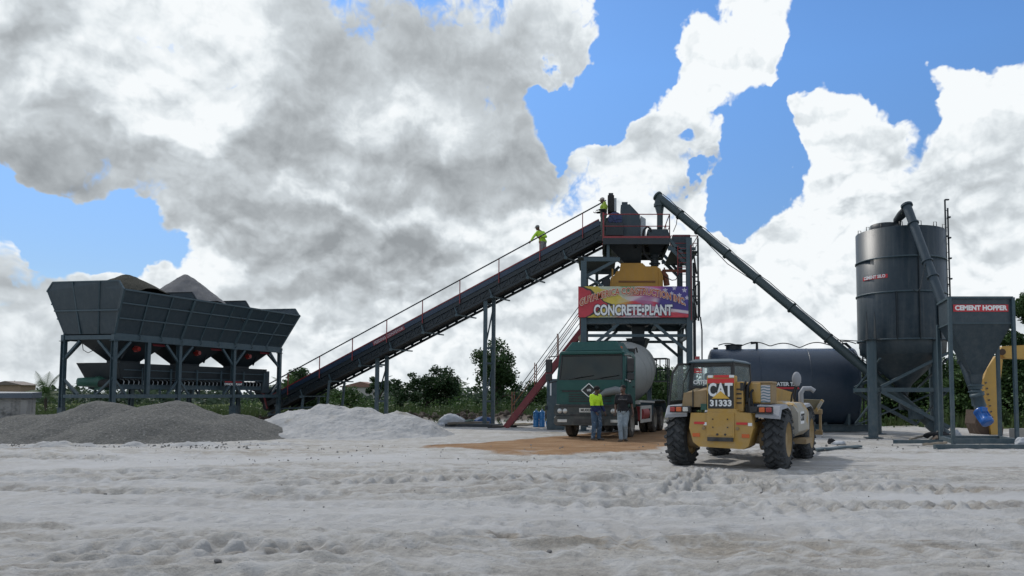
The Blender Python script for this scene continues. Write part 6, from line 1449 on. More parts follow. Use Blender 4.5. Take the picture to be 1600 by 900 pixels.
# ------------------------------------------------------------------ people
def capsule(bm, a, b, ra, rb, n=14):
    a, b = Vector(a), Vector(b); t = (b-a); L = t.length; t = t.normalized()
    u = Vector((0,0,1)) if abs(t.z) < .9 else Vector((0,1,0)); x = t.cross(u).normalized(); y = x.cross(t)
    rings = []
    for k in range(0, 5): th_ = math.pi/2*(1-k/4); rings.append((a - t*math.sin(th_)*ra, math.cos(th_)*ra))
    for k in range(0, 5): th_ = math.pi/2*k/4; rings.append((b + t*math.sin(th_)*rb, math.cos(th_)*rb))
    vs = []
    for c, r_ in rings: vs.append([bm.verts.new(c + x*math.cos(2*math.pi*i/n)*max(r_, .0005) + y*math.sin(2*math.pi*i/n)*max(r_, .0005)) for i in range(n)])
    for i in range(len(vs)-1):
        for k in range(n): bm.faces.new((vs[i][k], vs[i][(k+1)%n], vs[i+1][(k+1)%n], vs[i+1][k]))
    bm.faces.new(vs[0][::-1]); bm.faces.new(vs[-1])
def ellip(bm, c, r, rot=(0,0,0), n=18):
    m = MB(); m.ell(c, r, n, 12, rot); vs = [bm.verts.new(v) for v in m.v]
    for f_ in m.f:
        try: bm.faces.new([vs[i] for i in f_])
        except ValueError: pass
def blobby(name, shapes, voxel, matt, parent, smooth_it=4, wr=0, seed=0):
    bm = bmesh.new()
    for s_ in shapes:
        if s_[0] == 'c': capsule(bm, *s_[1:])
        else: ellip(bm, *s_[1:])
    bmesh.ops.remove_doubles(bm, verts=bm.verts, dist=1e-5)
    bmesh.ops.recalc_face_normals(bm, faces=bm.faces)
    me = bpy.data.meshes.new(name); bm.to_mesh(me); bm.free()
    o = bpy.data.objects.new(name, me); COL.objects.link(o)
    md = o.modifiers.new('r', 'REMESH'); md.mode = 'VOXEL'; md.voxel_size = voxel
    ms = o.modifiers.new('s', 'SMOOTH'); ms.iterations = smooth_it; ms.factor = .5
    bpy.context.view_layer.update()
    me2 = bpy.data.meshes.new_from_object(o.evaluated_get(bpy.context.evaluated_depsgraph_get()))
    if wr:
        co = np.zeros(len(me2.vertices)*3); me2.vertices.foreach_get('co', co); co = co.reshape(-1, 3)
        no = np.zeros(len(me2.vertices)*3); me2.vertices.foreach_get('normal', no); no = no.reshape(-1, 3)
        d = (fbm(co[:, 0]*9+co[:, 1]*5+seed, co[:, 2]*13+co[:, 1]*7, 3, seed, ridged=True)-.5)*wr; co += no*d[:, None]; me2.vertices.foreach_set('co', co.ravel())
    me2.materials.clear(); me2.materials.append(matt); me2.polygons.foreach_set('use_smooth', [True]*len(me2.polygons)); me2.name = name
    bpy.data.objects.remove(o)
    ob = bpy.data.objects.new(name, me2); COL.objects.link(ob); ob.parent = parent; return ob
skin = mat('skin_brown', (.095, .048, .030), .5, 0, .08, 6); skin2 = mat('skin_dark', (.07, .036, .024), .5, 0, .08, 6)
denim = mat('denim', (.055, .10, .16), .85, 0, .25, 8, .3, 40, col2=(.30,.36,.42), c2at=.56, c2w=.1, c2scale=4)
denim_l = mat('pale_denim', (.24, .30, .34), .85, 0, .2, 8, .3, 40, col2=(.36,.42,.46), c2at=.5, c2w=.2, c2scale=5)
hiviz = mat('hi_viz_yellow', (.50, .78, .02), .7, 0, .08, 8, .2, 30)
navyc = mat('navy_cloth', (.012, .02, .075), .85, 0, .15, 8, .2, 30); blackc = mat('black_cloth', (.010, .011, .014), .9, 0, .2, 8, .2, 30)
greyc = mat('grey_cloth', (.22, .22, .22), .9, 0, .2, 8, .2, 30); bootm = mat('boot', (.03, .022, .018), .7, 0, .2, 8, dust=.5, dustcol=SANDD); hairm = mat('hair', (.008, .007, .007), .9)
capm = mat('cap_pale', (.32, .29, .27), .8, 0, .1, 8); greenc = mat('olive_trousers', (.05, .075, .065), .85, 0, .2, 8)
def hand(sh, w, d, up, s=1.0, curl=.5, thumb=1):
    """palm, four fingers and thumb; w wrist, d direction down the hand, up = palm width axis"""
    d = Vector(d).normalized(); up = Vector(up); up = (up - d*up.dot(d)).normalized(); n = d.cross(up).normalized()
    p = Vector(w)
    for k in (-1.2, -.4, .4, 1.2): sh.append(('c', p+up*.014*k*.6*s, p+d*.085*s+up*.021*k*s, .014*s, .0115*s))
    for k, L in ((-1.5, .060), (-.5, .076), (.5, .082), (1.5, .072)):
        a = p+d*.088*s+up*.0165*k*s; m1 = a+(d*math.cos(curl)+n*math.sin(curl)*thumb)*L*.52*s; m2 = m1+(d*math.cos(curl*2)+n*math.sin(curl*2)*thumb)*L*.5*s
        sh.append(('c', a, m1, .0095*s, .0088*s)); sh.append(('c', m1, m2, .0088*s, .0075*s))
    a = p+d*.028*s+up*.028*s; m1 = a+(d*.6+up*.75+n*.2*thumb).normalized()*.042*s; m2 = m1+(d*.95+up*.2+n*.3*thumb).normalized()*.032*s
    sh.append(('c', a, m1, .0125*s, .0105*s)); sh.append(('c', m1, m2, .0105*s, .009*s))
def person(label, loc, rz, J, skinm, top, bottom, sleeves, hair='short', cap=None, shirt_split=None, tee_print=None, extra=None, thumb=(1, 1)):
    """J: joints in metres, x = to the person's left... local frame faces -Y"""
    root = thing('person', label, 'person', loc, rz, local=True)
    V_ = {k: Vector(v) for k, v in J.items()}
    sh = []
    hc, neck, pel, ch = V_['head'], V_['neck'], V_['pelvis'], V_['chest']
    fd = Vector(J.get('face', (0, -1, 0))).normalized(); sdv = fd.cross(Vector((0,0,1))).normalized(); upv = sdv.cross(fd).normalized()
    yaw = math.atan2(fd.x, -fd.y); pit = math.asin(max(-1, min(1, fd.z)))
    rot = (-pit, 0, yaw)
    sh += [('e', hc+upv*.02+fd*-.012, (.076, .094, .100), rot), ('e', hc+fd*.028-upv*.045, (.056, .062, .068), rot), ('c', neck-Vector((0,0,.05)), hc-upv*.05-fd*.02, .062, .054)]
    sh += [('e', hc+fd*.098-upv*.016, (.013, .018, .022), rot), ('e', hc+fd*.080-upv*.062, (.028, .016, .013), rot), ('e', hc+fd*.085-upv*.092, (.026, .016, .016), rot), ('e', hc+fd*.082+upv*.022, (.050, .014, .012), rot)]
    for s_ in (-1, 1): sh.append(('e', hc+sdv*s_*.078-upv*.01-fd*.01, (.012, .020, .032), rot))
    sax = (V_['shL']-V_['shR']).normalized()
    sh += [('c', pel-sax*.06, pel+sax*.06, .125, .125), ('c', pel+Vector((0,0,.04)), ch, .125, .14), ('c', ch-sax*.07, ch+sax*.07, .135, .135), ('c', V_['shL']-sax*.05, neck, .055, .06), ('c', V_['shR']+sax*.05, neck, .055, .06)]
    for s_ in 'LR':
        sh += [('c', V_['sh'+s_], V_['el'+s_], .053, .041), ('c', V_['el'+s_], V_['wr'+s_], .041, .027), ('c', V_['hip'+s_], V_['kn'+s_], .092, .058), ('c', V_['kn'+s_], V_['an'+s_], .058, .038), ('e', V_['kn'+s_].lerp(V_['an'+s_], .3)+Vector((0,.02,0)), (.052,.055,.11))]
        td = Vector(J.get('toe'+s_, (0, -1, 0))).normalized(); an = V_['an'+s_]
        sh += [('c', an-Vector((0,0,.03)), an+td*.12-Vector((0,0,.055)), .04, .03)]
        dr = (V_['wr'+s_]-V_['el'+s_]).normalized(); hand(sh, V_['wr'+s_], dr, Vector(J.get('th'+s_, (0, -1, 0))), 1.0, .55, thumb[0 if s_ == 'L' else 1])
    blobby('body', sh, .0085, skinm, root, 2)
    # shirt
    sh = [('c', pel+Vector((0,0,.0))-sax*.06, pel+Vector((0,0,.0))+sax*.06, .140, .140), ('c', pel+Vector((0,0,.05)), ch, .140, .158), ('c', ch-sax*.075, ch+sax*.075, .150, .150), ('c', V_['shL']-sax*.04, neck-Vector((0,0,.03)), .068, .062), ('c', V_['shR']+sax*.04, neck-Vector((0,0,.03)), .068, .062)]
    for s_ in 'LR':
        e_ = V_['el'+s_]; a_ = V_['sh'+s_]; w_ = V_['wr'+s_]
        if sleeves == 'short': sh.append(('c', a_, a_.lerp(e_, .68), .073, .070))
        else: sh += [('c', a_, e_, .068, .056), ('c', e_, e_.lerp(w_, .88), .056, .042)]
    shirt = blobby('shirt', sh, .011, top, root, 3, .014, 3)
    if shirt_split:     # lower band of another colour is printed on the same cloth
        me = shirt.data; me.materials.append(shirt_split[1])
        for p in me.polygons:
            if p.center.z < shirt_split[0] : p.material_index = 1
    sh = [('c', pel-sax*.06-Vector((0,0,.02)), pel+sax*.06-Vector((0,0,.02)), .134, .134)]
    for s_ in 'LR': sh += [('c', V_['hip'+s_], V_['kn'+s_], .104, .078), ('c', V_['kn'+s_], V_['an'+s_]+Vector((0,0,.01)), .076, .062)]
    blobby('trousers', sh, .011, bottom, root, 3, .022, 9)
    for s_ in 'LR':
        td = Vector(J.get('toe'+s_, (0, -1, 0))).normalized(); an = V_['an'+s_]
        blobby('shoe', [('c', an-Vector((0,0,.035))-td*.035, an+td*.15-Vector((0,0,.055)), .050, .038), ('c', an-Vector((0,0,.03)), an+Vector((0,0,.02)), .05, .045)], .009, bootm, root, 2)
    if hair == 'short': blobby('hair', [('e', hc+upv*.045-fd*.024, (.084, .098, .088), rot)], .01, hairm, root, 1)
    if hair == 'afro': blobby('hair', [('e', hc+upv*.045-fd*.02, (.092, .108, .092), rot)], .01, hairm, root, 1)
    if cap: blobby('cap', [('e', hc+upv*.055-fd*.012, (.090, .106, .075), rot), ('c', hc+upv*.040+fd*.08-sdv*.04, hc+upv*.028+fd*.15-sdv*.03, .012, .008), ('c', hc+upv*.040+fd*.08+sdv*.04, hc+upv*.028+fd*.15+sdv*.03, .012, .008), ('c', hc+upv*.040+fd*.08, hc+upv*.028+fd*.165, .014, .010)], .008, cap, root, 1)
    for s_ in (-1, 1):
        g = MB(); g.ell(hc+fd*.082+sdv*s_*.030+upv*.004, (.011, .011, .008), 10, 8); g.build('eye', whitep, root); 
    return root
STAND = dict(head=(0, -.02, 1.66), neck=(0, .01, 1.48), chest=(0, .01, 1.30), pelvis=(0, 0, .98), shL=(.185, .01, 1.43), shR=(-.185, .01, 1.43),
   elL=(.25, .03, 1.14), elR=(-.25, .03, 1.14), wrL=(.25, -.07, .90), wrR=(-.25, -.07, .90), hipL=(.09, 0, .92), hipR=(-.09, 0, .92), knL=(.11, -.03, .50), knR=(-.10, -.03, .50), anL=(.12, .02, .09), anR=(-.11, .02, .09))
# man 1: hi-viz shirt, seen from the side-front, looking right, hand on belly
p1 = P(931, 686, 24.0)
J1 = dict(STAND); J1.update(head=(.02, -.04, 1.63), face=(.35, -.95, -.1), neck=(0, .0, 1.46), elR=(-.22, -.05, 1.12), wrR=(-.16, -.16, .92), elL=(.24, -.02, 1.14), wrL=(.24, -.16, .93), toeL=(.6, -.8, 0), toeR=(.1, -1, 0), thL=(-1, 0, 0), thR=(1, 0, 0), anL=(.10, -.04, .09), knL=(.11, -.07, .50))
person('standing man in lime yellow work shirt with navy lower half and worn jeans', (p1.x, 24.0, gz(p1.x, 24.0)-.012), R(46), J1, skin2, hiviz, denim, 'long', 'afro', None, (1.13, navyc))
# man 2: black t-shirt, pale jeans, walking
p2_ = P(974, 692, 23.5)
J2 = dict(STAND); J2.update(head=(-.01, -.03, 1.66), face=(-.55, -.8, -.05), elL=(.26, .08, 1.15), wrL=(.32, -.04, .92), elR=(-.25, .08, 1.15), wrR=(-.24, -.08, .93), knL=(.07, -.06, .50), anL=(.05, .10, .10), knR=(-.09, -.10, .50), anR=(-.06, -.12, .09), thL=(0, -1, 0), thR=(0, -1, 0), toeR=(-.3, -1, 0), toeL=(.5, -.8, 0))
m2 = person('standing man in black printed t-shirt and pale blue jeans in front of the truck', (p2_.x, 23.5, gz(p2_.x, 23.5)-.012), R(-8), J2, skin, blackc, denim_l, 'short', 'short')
text_mesh('shirt_print', 'STAYGOLD', .055, greyc, m2, (0, -.166, 1.33), (1,0,0), (0,0,1), .001)
# worker on the conveyor: leaning to the left, both hands on the rail
tq = .795; w3_ = kp(tq, wd+.02, .0)
yc3 = w3_
base3 = Vector((kp(tq, -wd-.30, -.10).x, kp(tq, -wd-.3, -.10).y, kp(tq, -wd-.30, -.10).z))
px3 = 845
def tpar(px): return min(range(1000), key=lambda i: abs((lambda q: (q.x/q.y*F_PX+CX))(kp(i/1000, 0, .26))-px))/1000
t3 = tpar(846); f3 = kp(t3, .15, .28)
J3 = dict(head=(-.14, -.04, 1.56), face=(-.85, -.4, -.35), neck=(-.04, .0, 1.42), chest=(0, 0, 1.24), pelvis=(.10, .02, .93), shL=(.13, .10, 1.37), shR=(-.13, -.12, 1.34), elR=(-.30, -.24, 1.10), wrR=(-.40, -.42, .88), elL=(.26, -.16, 1.12), wrL=(.06, -.40, 1.06),
   hipL=(.16, .07, .88), hipR=(.07, -.06, .88), knL=(.20, .05, .46), knR=(.06, -.10, .48), anL=(.22, .08, .13), anR=(.06, -.06, .09), toeL=(-1, -.4, 0), toeR=(-1, -.4, 0), thL=(-1, 0, .3), thR=(-1, 0, .3))
person('worker in lime jacket leaning along the rail halfway up the belt conveyor', tuple(f3+Vector((0,0,-.27))), 0, J3, skin2, mat('hi_viz_dark', (.36, .60, .03), .75, 0, .1, 8, .2, 30), greyc, 'long', None, mat('grey_hood', (.16,.17,.17), .9))
# worker on the top platform facing left
t4 = P(943, 362, 30.75); zf = ZPL+.03
J4 = dict(STAND); J4.update(head=(-.03, -.05, 1.60), face=(-.1, -1, -.3), neck=(-.01, .0, 1.46), elL=(.26, -.02, 1.15), wrL=(.22, -.25, 1.12), elR=(-.25, -.03, 1.15), wrR=(-.20, -.26, 1.10), thL=(-1, 0, 0), thR=(1, 0, 0))
person('worker in lime vest and pale cap standing at the top of the conveyor', (P(943,0,31.0).x, 31.0, ZPL+.205), R(-78), J4, skin2, mat('hi_viz_olive', (.26, .36, .03), .8, 0, .1, 8, .2, 30), greenc, 'long', None, capm, (1.16, blackc))
bxx = thing('switch_box', 'dark electric switch box on a post behind the capped worker', 'electric box', (P(954.5,0,31.6).x, 31.6, ZPL))
g = MB(); c_ = P(954.5, 320, 31.6); g.box(c_, (.28, .5, .75)); g.build('box', black, bxx, .03)
g = MB(); g.box(c_+Vector((.19, 0, -.05)), (.10, .46, .58)); g.build('cover', galv, bxx, .01)
g = MB(); g.beam(c_+Vector((0, .1, -.3)), (c_.x, c_.y+.1, ZPL+.02), .08); g.box(c_+Vector((0,0,.42)), (.2,.3,.12)); g.build('post', darkst, bxx)

# ------------------------------------------------------------------ smaller things on the ground
blk_m = mat('old_concrete', (.33, .32, .30), .9, 0, .2, 1.6, .3, 14, col2=(.09,.09,.085), c2at=.52, c2w=.12, c2scale=1.3, streak=.35, dustcol=(.07,.07,.065))
YB = 26.0; xr_ = P(41, 640, YB).x
hb = thing('concrete_kiosk', 'weathered grey concrete kiosk with an overhanging slab roof at the left edge', 'kiosk', (xr_, YB, 0), R(30), local=True)
hk = HZ(622, YB)
g = MB(); g.prism([(-3.2, 0, -.1), (0, 0, -.1), (0, 0, hk), (-3.2, 0, hk)], (0, 2.0, 0)); g.box((-.06, -.02, hk*.48), (.20, .10, hk*.96)); g.build('wall', blk_m, hb, .01)
g = MB(); g.loft([[Vector((-3.4, -.22, hk)), Vector((.16, -.22, hk)), Vector((.16, 2.1, hk)), Vector((-3.4, 2.1, hk))], [Vector((-3.4, -.22, hk+.15)), Vector((.16, -.22, hk+.18)), Vector((.16, 2.1, hk+.22)), Vector((-3.4, 2.1, hk+.26))]]); g.build('roof_slab', mat('slab_blue_grey', (.075,.095,.12), .55, 0, .1, 2), hb, .01)
gt = thing('tarpaulin', 'crumpled green tarpaulin lying at the foot of the concrete kiosk', 'tarpaulin', (P(5, 670, 25).x, 24.6, 0), local=False)
X_, Y_ = np.meshgrid(np.linspace(-1.2, 1.0, 30), np.linspace(-.4, .4, 14)); Z_ = .12+fbm(X_*3, Y_*3, 3, 6)*.3; o = np_mesh('sheet', np.stack([X_, Y_, Z_], -1).reshape(-1, 3), grid_faces(14, 30), mat('green_sheet', (.01, .12, .075), .5), True); o.parent = gt

jug = mat('water_jug', (.03, .20, .48), .2, 0, .1, 8, trans=0, coat=.5)
def jug_at(x, y, z, label, first=[None]):
    if first[0] is None:
        t_ = thing('water_jug', label, 'water jug', (x, y, z), group='blue water jugs by the stair', local=True); g = MB()
        g.lathe((0,0,0), (0,0,1), [(0, .12), (.02, .135), (.09, .135), (.10, .128), (.12, .135), (.22, .135), (.23, .128), (.25, .135), (.32, .135), (.37, .10), (.40, .03), (.45, .028)], 24); g.build('bottle', jug, t_)
        g = MB(); g.cyl((0,0,.44), (0,0,.475), .034, n=14); g.build('cap', whitep, t_); first[0] = t_; return t_
    c_ = copy_tree(first[0]); c_.location = (x, y, z); c_['label'] = label; return c_
Yj = 34.2; xj = P(841, 0, Yj).x
for (px, dz, lb) in ((841, 0, 'lower left blue water jug beside the grey steel cabinet'), (841, .36, 'blue water jug standing on top of another jug, left stack'), (850, 0, 'lower blue water jug of the right stack next to the cabinet'), (850, .36, 'blue water jug topping the stack nearest the cabinet')):
    jug_at(P(px, 0, Yj).x, Yj, dz, lb)
bkt = thing('bucket', 'low pale blue bucket on the sand at the cabinet foot', 'bucket', (P(861, 0, 33.9).x, 33.9, 0), local=True); g = MB(); g.lathe((0,0,0), (0,0,1), [(0, .13), (.26, .17), (.265, .18), (.28, .18), (.27, .165), (.02, .12)], 22); g.build('pail', jug, bkt); g = MB(); g.tube([(-.17, 0, .26), (-.12, -.1, .2), (.12, -.1, .2), (.17, 0, .26)], .006, 5); g.build('handle', galv, bkt)
YC = 31.6; cbn = thing('steel_cabinet', 'tall grey steel plate cabinet with a slot, left of the truck', 'cabinet', (P(866, 0, YC).x, YC, 0))
g = MB(); xa, xb = P(857, 0, YC).x, P(884, 0, YC).x; g.box(((xa+xb)/2, YC+.25, HZ(592, YC)/2), (xb-xa, .5, HZ(592, YC))); g.build('cabinet_body', steelf, cbn, .02)
g = MB(); g.box((P(863,0,YC).x, YC-.01, HZ(608, YC)), (.06, .02, .55)); g.build('light_slot', whitep, cbn); g = MB(); g.box((xa-.02, YC+.1, HZ(637, YC)), (.12, .2, .18)); g.build('lock_box', darkst, cbn)
stn0 = mat('loose_stone', (.20, .195, .18), .9, 0, .3, 6)
# sacks, planks, pipes, stones
wood = mat('grey_wood', (.17, .15, .12), .9, 0, .25, 5, .2, 30); sackm = mat('white_sack', (.40, .42, .44), .7, 0, .12, 5, .2, 12); bluesk = mat('blue_sack', (.02, .06, .16), .7, 0, .2, 5)
def sack(loc, r, label, m_, seed, cat='sack'):
    bm = bmesh.new(); bmesh.ops.create_icosphere(bm, subdivisions=4, radius=1)
    for v in bm.verts:
        n_ = float(fbm(np.array([v.co.x*1.6+seed]), np.array([v.co.z*1.6+v.co.y]), 3, seed)[0])-.5; n2_ = float(fbm(np.array([v.co.x*5+seed]), np.array([v.co.z*5+v.co.y*4]), 2, seed)[0])-.5
        v.co = Vector((v.co.x*r[0], v.co.y*r[1], max(v.co.z, -.55)*r[2]))*(1+n_*.7+n2_*.18)
    me = bpy.data.meshes.new('sack'); bm.to_mesh(me); bm.free(); me.materials.append(m_); me.polygons.foreach_set('use_smooth', [True]*len(me.polygons))
    o = bpy.data.objects.new('sack', me); COL.objects.link(o); o.location = loc; return tag(o, label, cat)
def on(px, py, Y, dz=0): p = P(px, py, Y); return (p.x, Y, gz(p.x, Y)+dz)
sack(on(714, 0, 35.8, .15), (.62, .4, .42), 'crumpled white plastic sheet bundle left of the conveyor legs', sackm, 2, 'plastic sheet')
sack(on(697, 0, 35.4, .05), (.22, .2, .12), 'small flat white bag at the end of the dark pipes', sackm, 5)
sack(on(761, 0, 36.0, .12), (.45, .35, .32), 'dark blue bag between the conveyor support and the red stair', bluesk, 7)
sack(on(735, 0, 36.2, .08), (.5, .3, .2), 'dark green heap of cloth behind the pipes', mat('green_cloth', (.02,.05,.045), .9), 9, 'cloth')
sack(on(1576, 0, 20.3, .10), (.22, .2, .22), 'torn white plastic sack at the right hopper post', sackm, 12)
sack(on(1297, 0, 22.5, .03), (.22, .15, .08), 'scrap of white plastic on the sand before the water tank', sackm, 14, 'plastic scrap')
sack(on(1287, 0, 22.7, .04), (.12, .12, .12), 'dark lump on the sand before the water tank', blackc, 15, 'rubble')
def bar(name, a, b, w, h, m_, label, cat):
    g = MB(); a, b = Vector(a), Vector(b); n_ = 6
    pts = [a.lerp(b, k/n_)+Vector((0, 0, math.sin(k*2.1)*.01)) for k in range(n_+1)]
    g.loft([[p+Vector((0,-w/2,-h/2)), p+Vector((0,w/2,-h/2)), p+Vector((0,w/2,h/2)), p+Vector((0,-w/2,h/2))] for p in pts]); o = g.build(name, m_, None, .005); return tag(o, label, cat)
def tubeo(name, pts, r, m_, label, cat): g = MB(); g.tube(pts, r, 8); o = g.build(name, m_); return tag(o, label, cat)
bar('plank', on(705, 0, 34.6, .06), on(790, 0, 34.2, .07), .5, .14, darkst, 'long dark steel channel on the ground under the conveyor', 'steel channel')
bar('plank', on(708, 0, 34.2, .16), on(770, 0, 35.0, .18), .3, .1, wood, 'grey plank lying across the dark channel near the sacks', 'plank')
bar('plank', on(775, 0, 33.6, .05), on(838, 0, 34.6, .08), .25, .06, wood, 'weathered plank reaching from the red stair to the jugs', 'plank')
bar('plank', on(800, 0, 36.4, .06), on(836, 0, 36.0, .08), .22, .08, mat('pale_wood', (.40,.34,.24), .8), 'pale new board behind the red stair foot', 'board')
tubeo('pipe', [on(768, 0, 33.3, .03), on(788, 0, 33.2, .04), on(797, 0, 33.9, .05), on(812, 0, 34.0, .04)], .035, black, 'thin bent black pipe on the sand by the stair', 'pipe')
bar('plank', on(1262, 0, 19.6, .04), on(1330, 0, 20.6, .05), .35, .05, steelf, 'flat steel plate half buried in sand right of the loader', 'steel plate')
bar('plank', on(1425, 0, 21.4, .05), on(1460, 0, 20.4, .16), .12, .06, wood, 'tilted grey plank at the hopper base frame', 'plank')
bar('plank', on(1405, 0, 23.6, .06), on(1425, 0, 24.4, .12), .15, .05, wood, 'short plank between the silo columns', 'plank')
bar('plank', on(1432, 0, 23.4, .05), on(1447, 0, 24.6, .25), .10, .05, mat('pale_wood2', (.34,.31,.26), .8), 'pale stick leaning near the right silo column', 'stick')
bar('plank', on(1436, 0, 22.4, .05), on(1446, 0, 21.2, .28), .14, .08, rust, 'rusty iron offcut before the silo column', 'iron offcut')
sack(on(1448, 0, 24.0, .08), (.42, .25, .2), 'black rubbish heap at the foot of the right silo column', blackc, 21, 'rubbish')
sack(on(1477, 0, 23.0, .12), (.12, .12, .26), 'small torn white sack beside the thin filling pipe', sackm, 23)
g = MB(); c_ = Vector(on(1575, 0, 22.8, .2)); g.box(c_, (.55, .5, .42)); tag(g.build('concrete_cube', mat('pale_block', (.34,.32,.28), .9, 0, .1, 4, .2, 20), None, .02), 'pale concrete cube behind the right hopper post', 'concrete block')
# loose stones: far too many to count
rng = np.random.default_rng(8)
ico = bmesh.new(); bmesh.ops.create_icosphere(ico, subdivisions=1, radius=1); iv0 = [v.co.copy() for v in ico.verts]; fi0 = [[v.index for v in f_.verts] for f_ in ico.faces]; ico.free()
g = MB()
def strew(n, x0, x1, y0, y1, s0, s1):
    for _ in range(n):
        x, y = x0+(x1-x0)*rng.random(), y0+(y1-y0)*rng.random()**1.3; s_ = s0+(s1-s0)*rng.random()**3; z = gz(x, y); m_ = Euler(tuple(rng.random(3)*3)).to_matrix()
        g.add([Vector((x, y, z+s_*.3)) + m_ @ Vector((v.x*s_*1.3, v.y*s_, v.z*s_*.7)) for v in iv0], fi0)
strew(420, -20, -9.5, 20.2, 22.6, .012, .05); strew(200, -12, 2, 16, 22, .01, .03); strew(240, -6, 7, 5.5, 14, .004, .016); strew(160, 5, 14, 19, 26, .01, .045)
tag(g.build('loose_gravel', stn0, None, fixn=False), 'loose bits of gravel strewn over the sand', 'gravel', None, 'stuff')
# low pads under the tank side: scattered stones
stn = mat('stone', (.16, .155, .15), .9, 0, .2, 8, .4, 20)
def stone_mesh(seed):
    bm = bmesh.new(); bmesh.ops.create_icosphere(bm, subdivisions=2, radius=1)
    for v in bm.verts: v.co *= .75+.5*float(vnoise(v.co.x*1.4+seed, v.co.y*1.4+v.co.z*1.7, seed))
    me = bpy.data.meshes.new('stone'); bm.to_mesh(me); bm.free(); me.materials.append(stn); return me
sm3 = [stone_mesh(k) for k in range(4)]
rs = random.Random(5)
spots = [(403, 843, .055, 'dark angular stone in the tracks, largest in the left foreground'), (165, 770, .035, 'small stone at the left, nearer the gravel pile than the others'), (93, 868, .045, 'dark stone in the lower left corner of the sand'), (340, 884, .04, 'flat stone at the bottom edge left of centre'), (858, 857, .04, 'lone dark pebble in the middle foreground'), (1190, 768, .03, 'pebble on the sand straight in front of the loader')]
for i, (px, py, s_, lb) in enumerate(spots):
    Y = CAM_H*F_PX/(py-HOR); x = P(px, py, Y).x; o = bpy.data.objects.new('stone', sm3[i % 4]); COL.objects.link(o); o.location = (x, Y, gz(x, Y)+s_*.35); s_ *= .62; o.scale = (s_*1.4, s_*1.1, s_*.8); o.rotation_euler = (0, 0, rs.random()*6)
    tag(o, lb or 'small grey stone lying alone on the sand', 'stone', None if lb else 'small stones on the sand')
# ------------------------------------------------------------------ vegetation
def leafmat(name, c, c2, tr=.25):
    m = bpy.data.materials.new(name); m.use_nodes = True; t = m.node_tree; t.nodes.clear()
    out = N(t, 'ShaderNodeOutputMaterial'); b = N(t, 'ShaderNodeBsdfPrincipled'); b.inputs['Roughness'].default_value = .6; b.inputs['Specular IOR Level'].default_value = .3
    oi = N(t, 'ShaderNodeObjectInfo'); geo = N(t, 'ShaderNodeNewGeometry')
    nf, _ = noise(t, geo.outputs['Position'], 1.3, 4, .6); f2, _ = noise(t, geo.outputs['Position'], 9, 2, .5)
    k = M(t, 'ADD', M(t, 'MULTIPLY', nf, .7), M(t, 'MULTIPLY', f2, .45)); k = M(t, 'ADD', k, M(t, 'MULTIPLY', M(t, 'SUBTRACT', oi.outputs['Random'], .5), .25))
    col = rampmix(t, k, [(.35, c), (.75, c2)]); t.links.new(col, b.inputs['Base Color'])
    tl_ = N(t, 'ShaderNodeBsdfTranslucent'); t.links.new(col, tl_.inputs[0]); ms = N(t, 'ShaderNodeMixShader'); ms.inputs[0].default_value = tr
    t.links.new(b.outputs[0], ms.inputs[1]); t.links.new(tl_.outputs[0], ms.inputs[2]); t.links.new(ms.outputs[0], out.inputs[0]); return m
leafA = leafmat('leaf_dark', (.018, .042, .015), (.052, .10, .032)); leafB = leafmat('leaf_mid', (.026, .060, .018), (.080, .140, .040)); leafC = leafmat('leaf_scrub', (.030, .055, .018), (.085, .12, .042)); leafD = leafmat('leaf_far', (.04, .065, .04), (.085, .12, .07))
bark = mat('bark', (.075, .060, .045), .9, 0, .25, 5, .4, 16)
def leaves_np(C, size, rng, aspect=.55):
    """C (n,3) centres -> rhombic leaf faces, randomly turned"""
    n = len(C); d = rng.normal(size=(n, 3)); d[:, 2] *= .6; d /= np.linalg.norm(d, axis=1)[:, None]
    r = rng.normal(size=(n, 3)); s = np.cross(d, r); s /= np.linalg.norm(s, axis=1)[:, None]
    sz = size*(.6+.8*rng.random(n))[:, None]
    a, b, c, e = C-d*sz*.5, C+s*sz*aspect*.5, C+d*sz*.5, C-s*sz*aspect*.5
    V = np.stack([a, b, c, e], 1).reshape(-1, 3); F = np.arange(4*n).reshape(-1, 4); return V, F
def clump_centres(rng, n, clumps):   # clumps: (x,y,z,r, weight)
    w = np.array([c[3]**2 for c in clumps]); w /= w.sum(); idx = rng.choice(len(clumps), n, p=w); cl = np.array([c[:3] for c in clumps])[idx]; r = np.array([c[3] for c in clumps])[idx]
    d = rng.normal(size=(n, 3)); d /= np.linalg.norm(d, axis=1)[:, None]; rad = r*(rng.random(n)**.45); return cl + d*rad[:, None]*np.array([1, 1, .8])
def crown_clumps(rng, rx, ry, rz, zc, k, rc):
    out = []
    for i in range(k):
        d = rng.normal(size=3); d /= np.linalg.norm(d); q = rng.random()**.4
        out.append((d[0]*rx*q, d[1]*ry*q, zc+d[2]*rz*q, rc*(.55+.9*rng.random())))
    return out
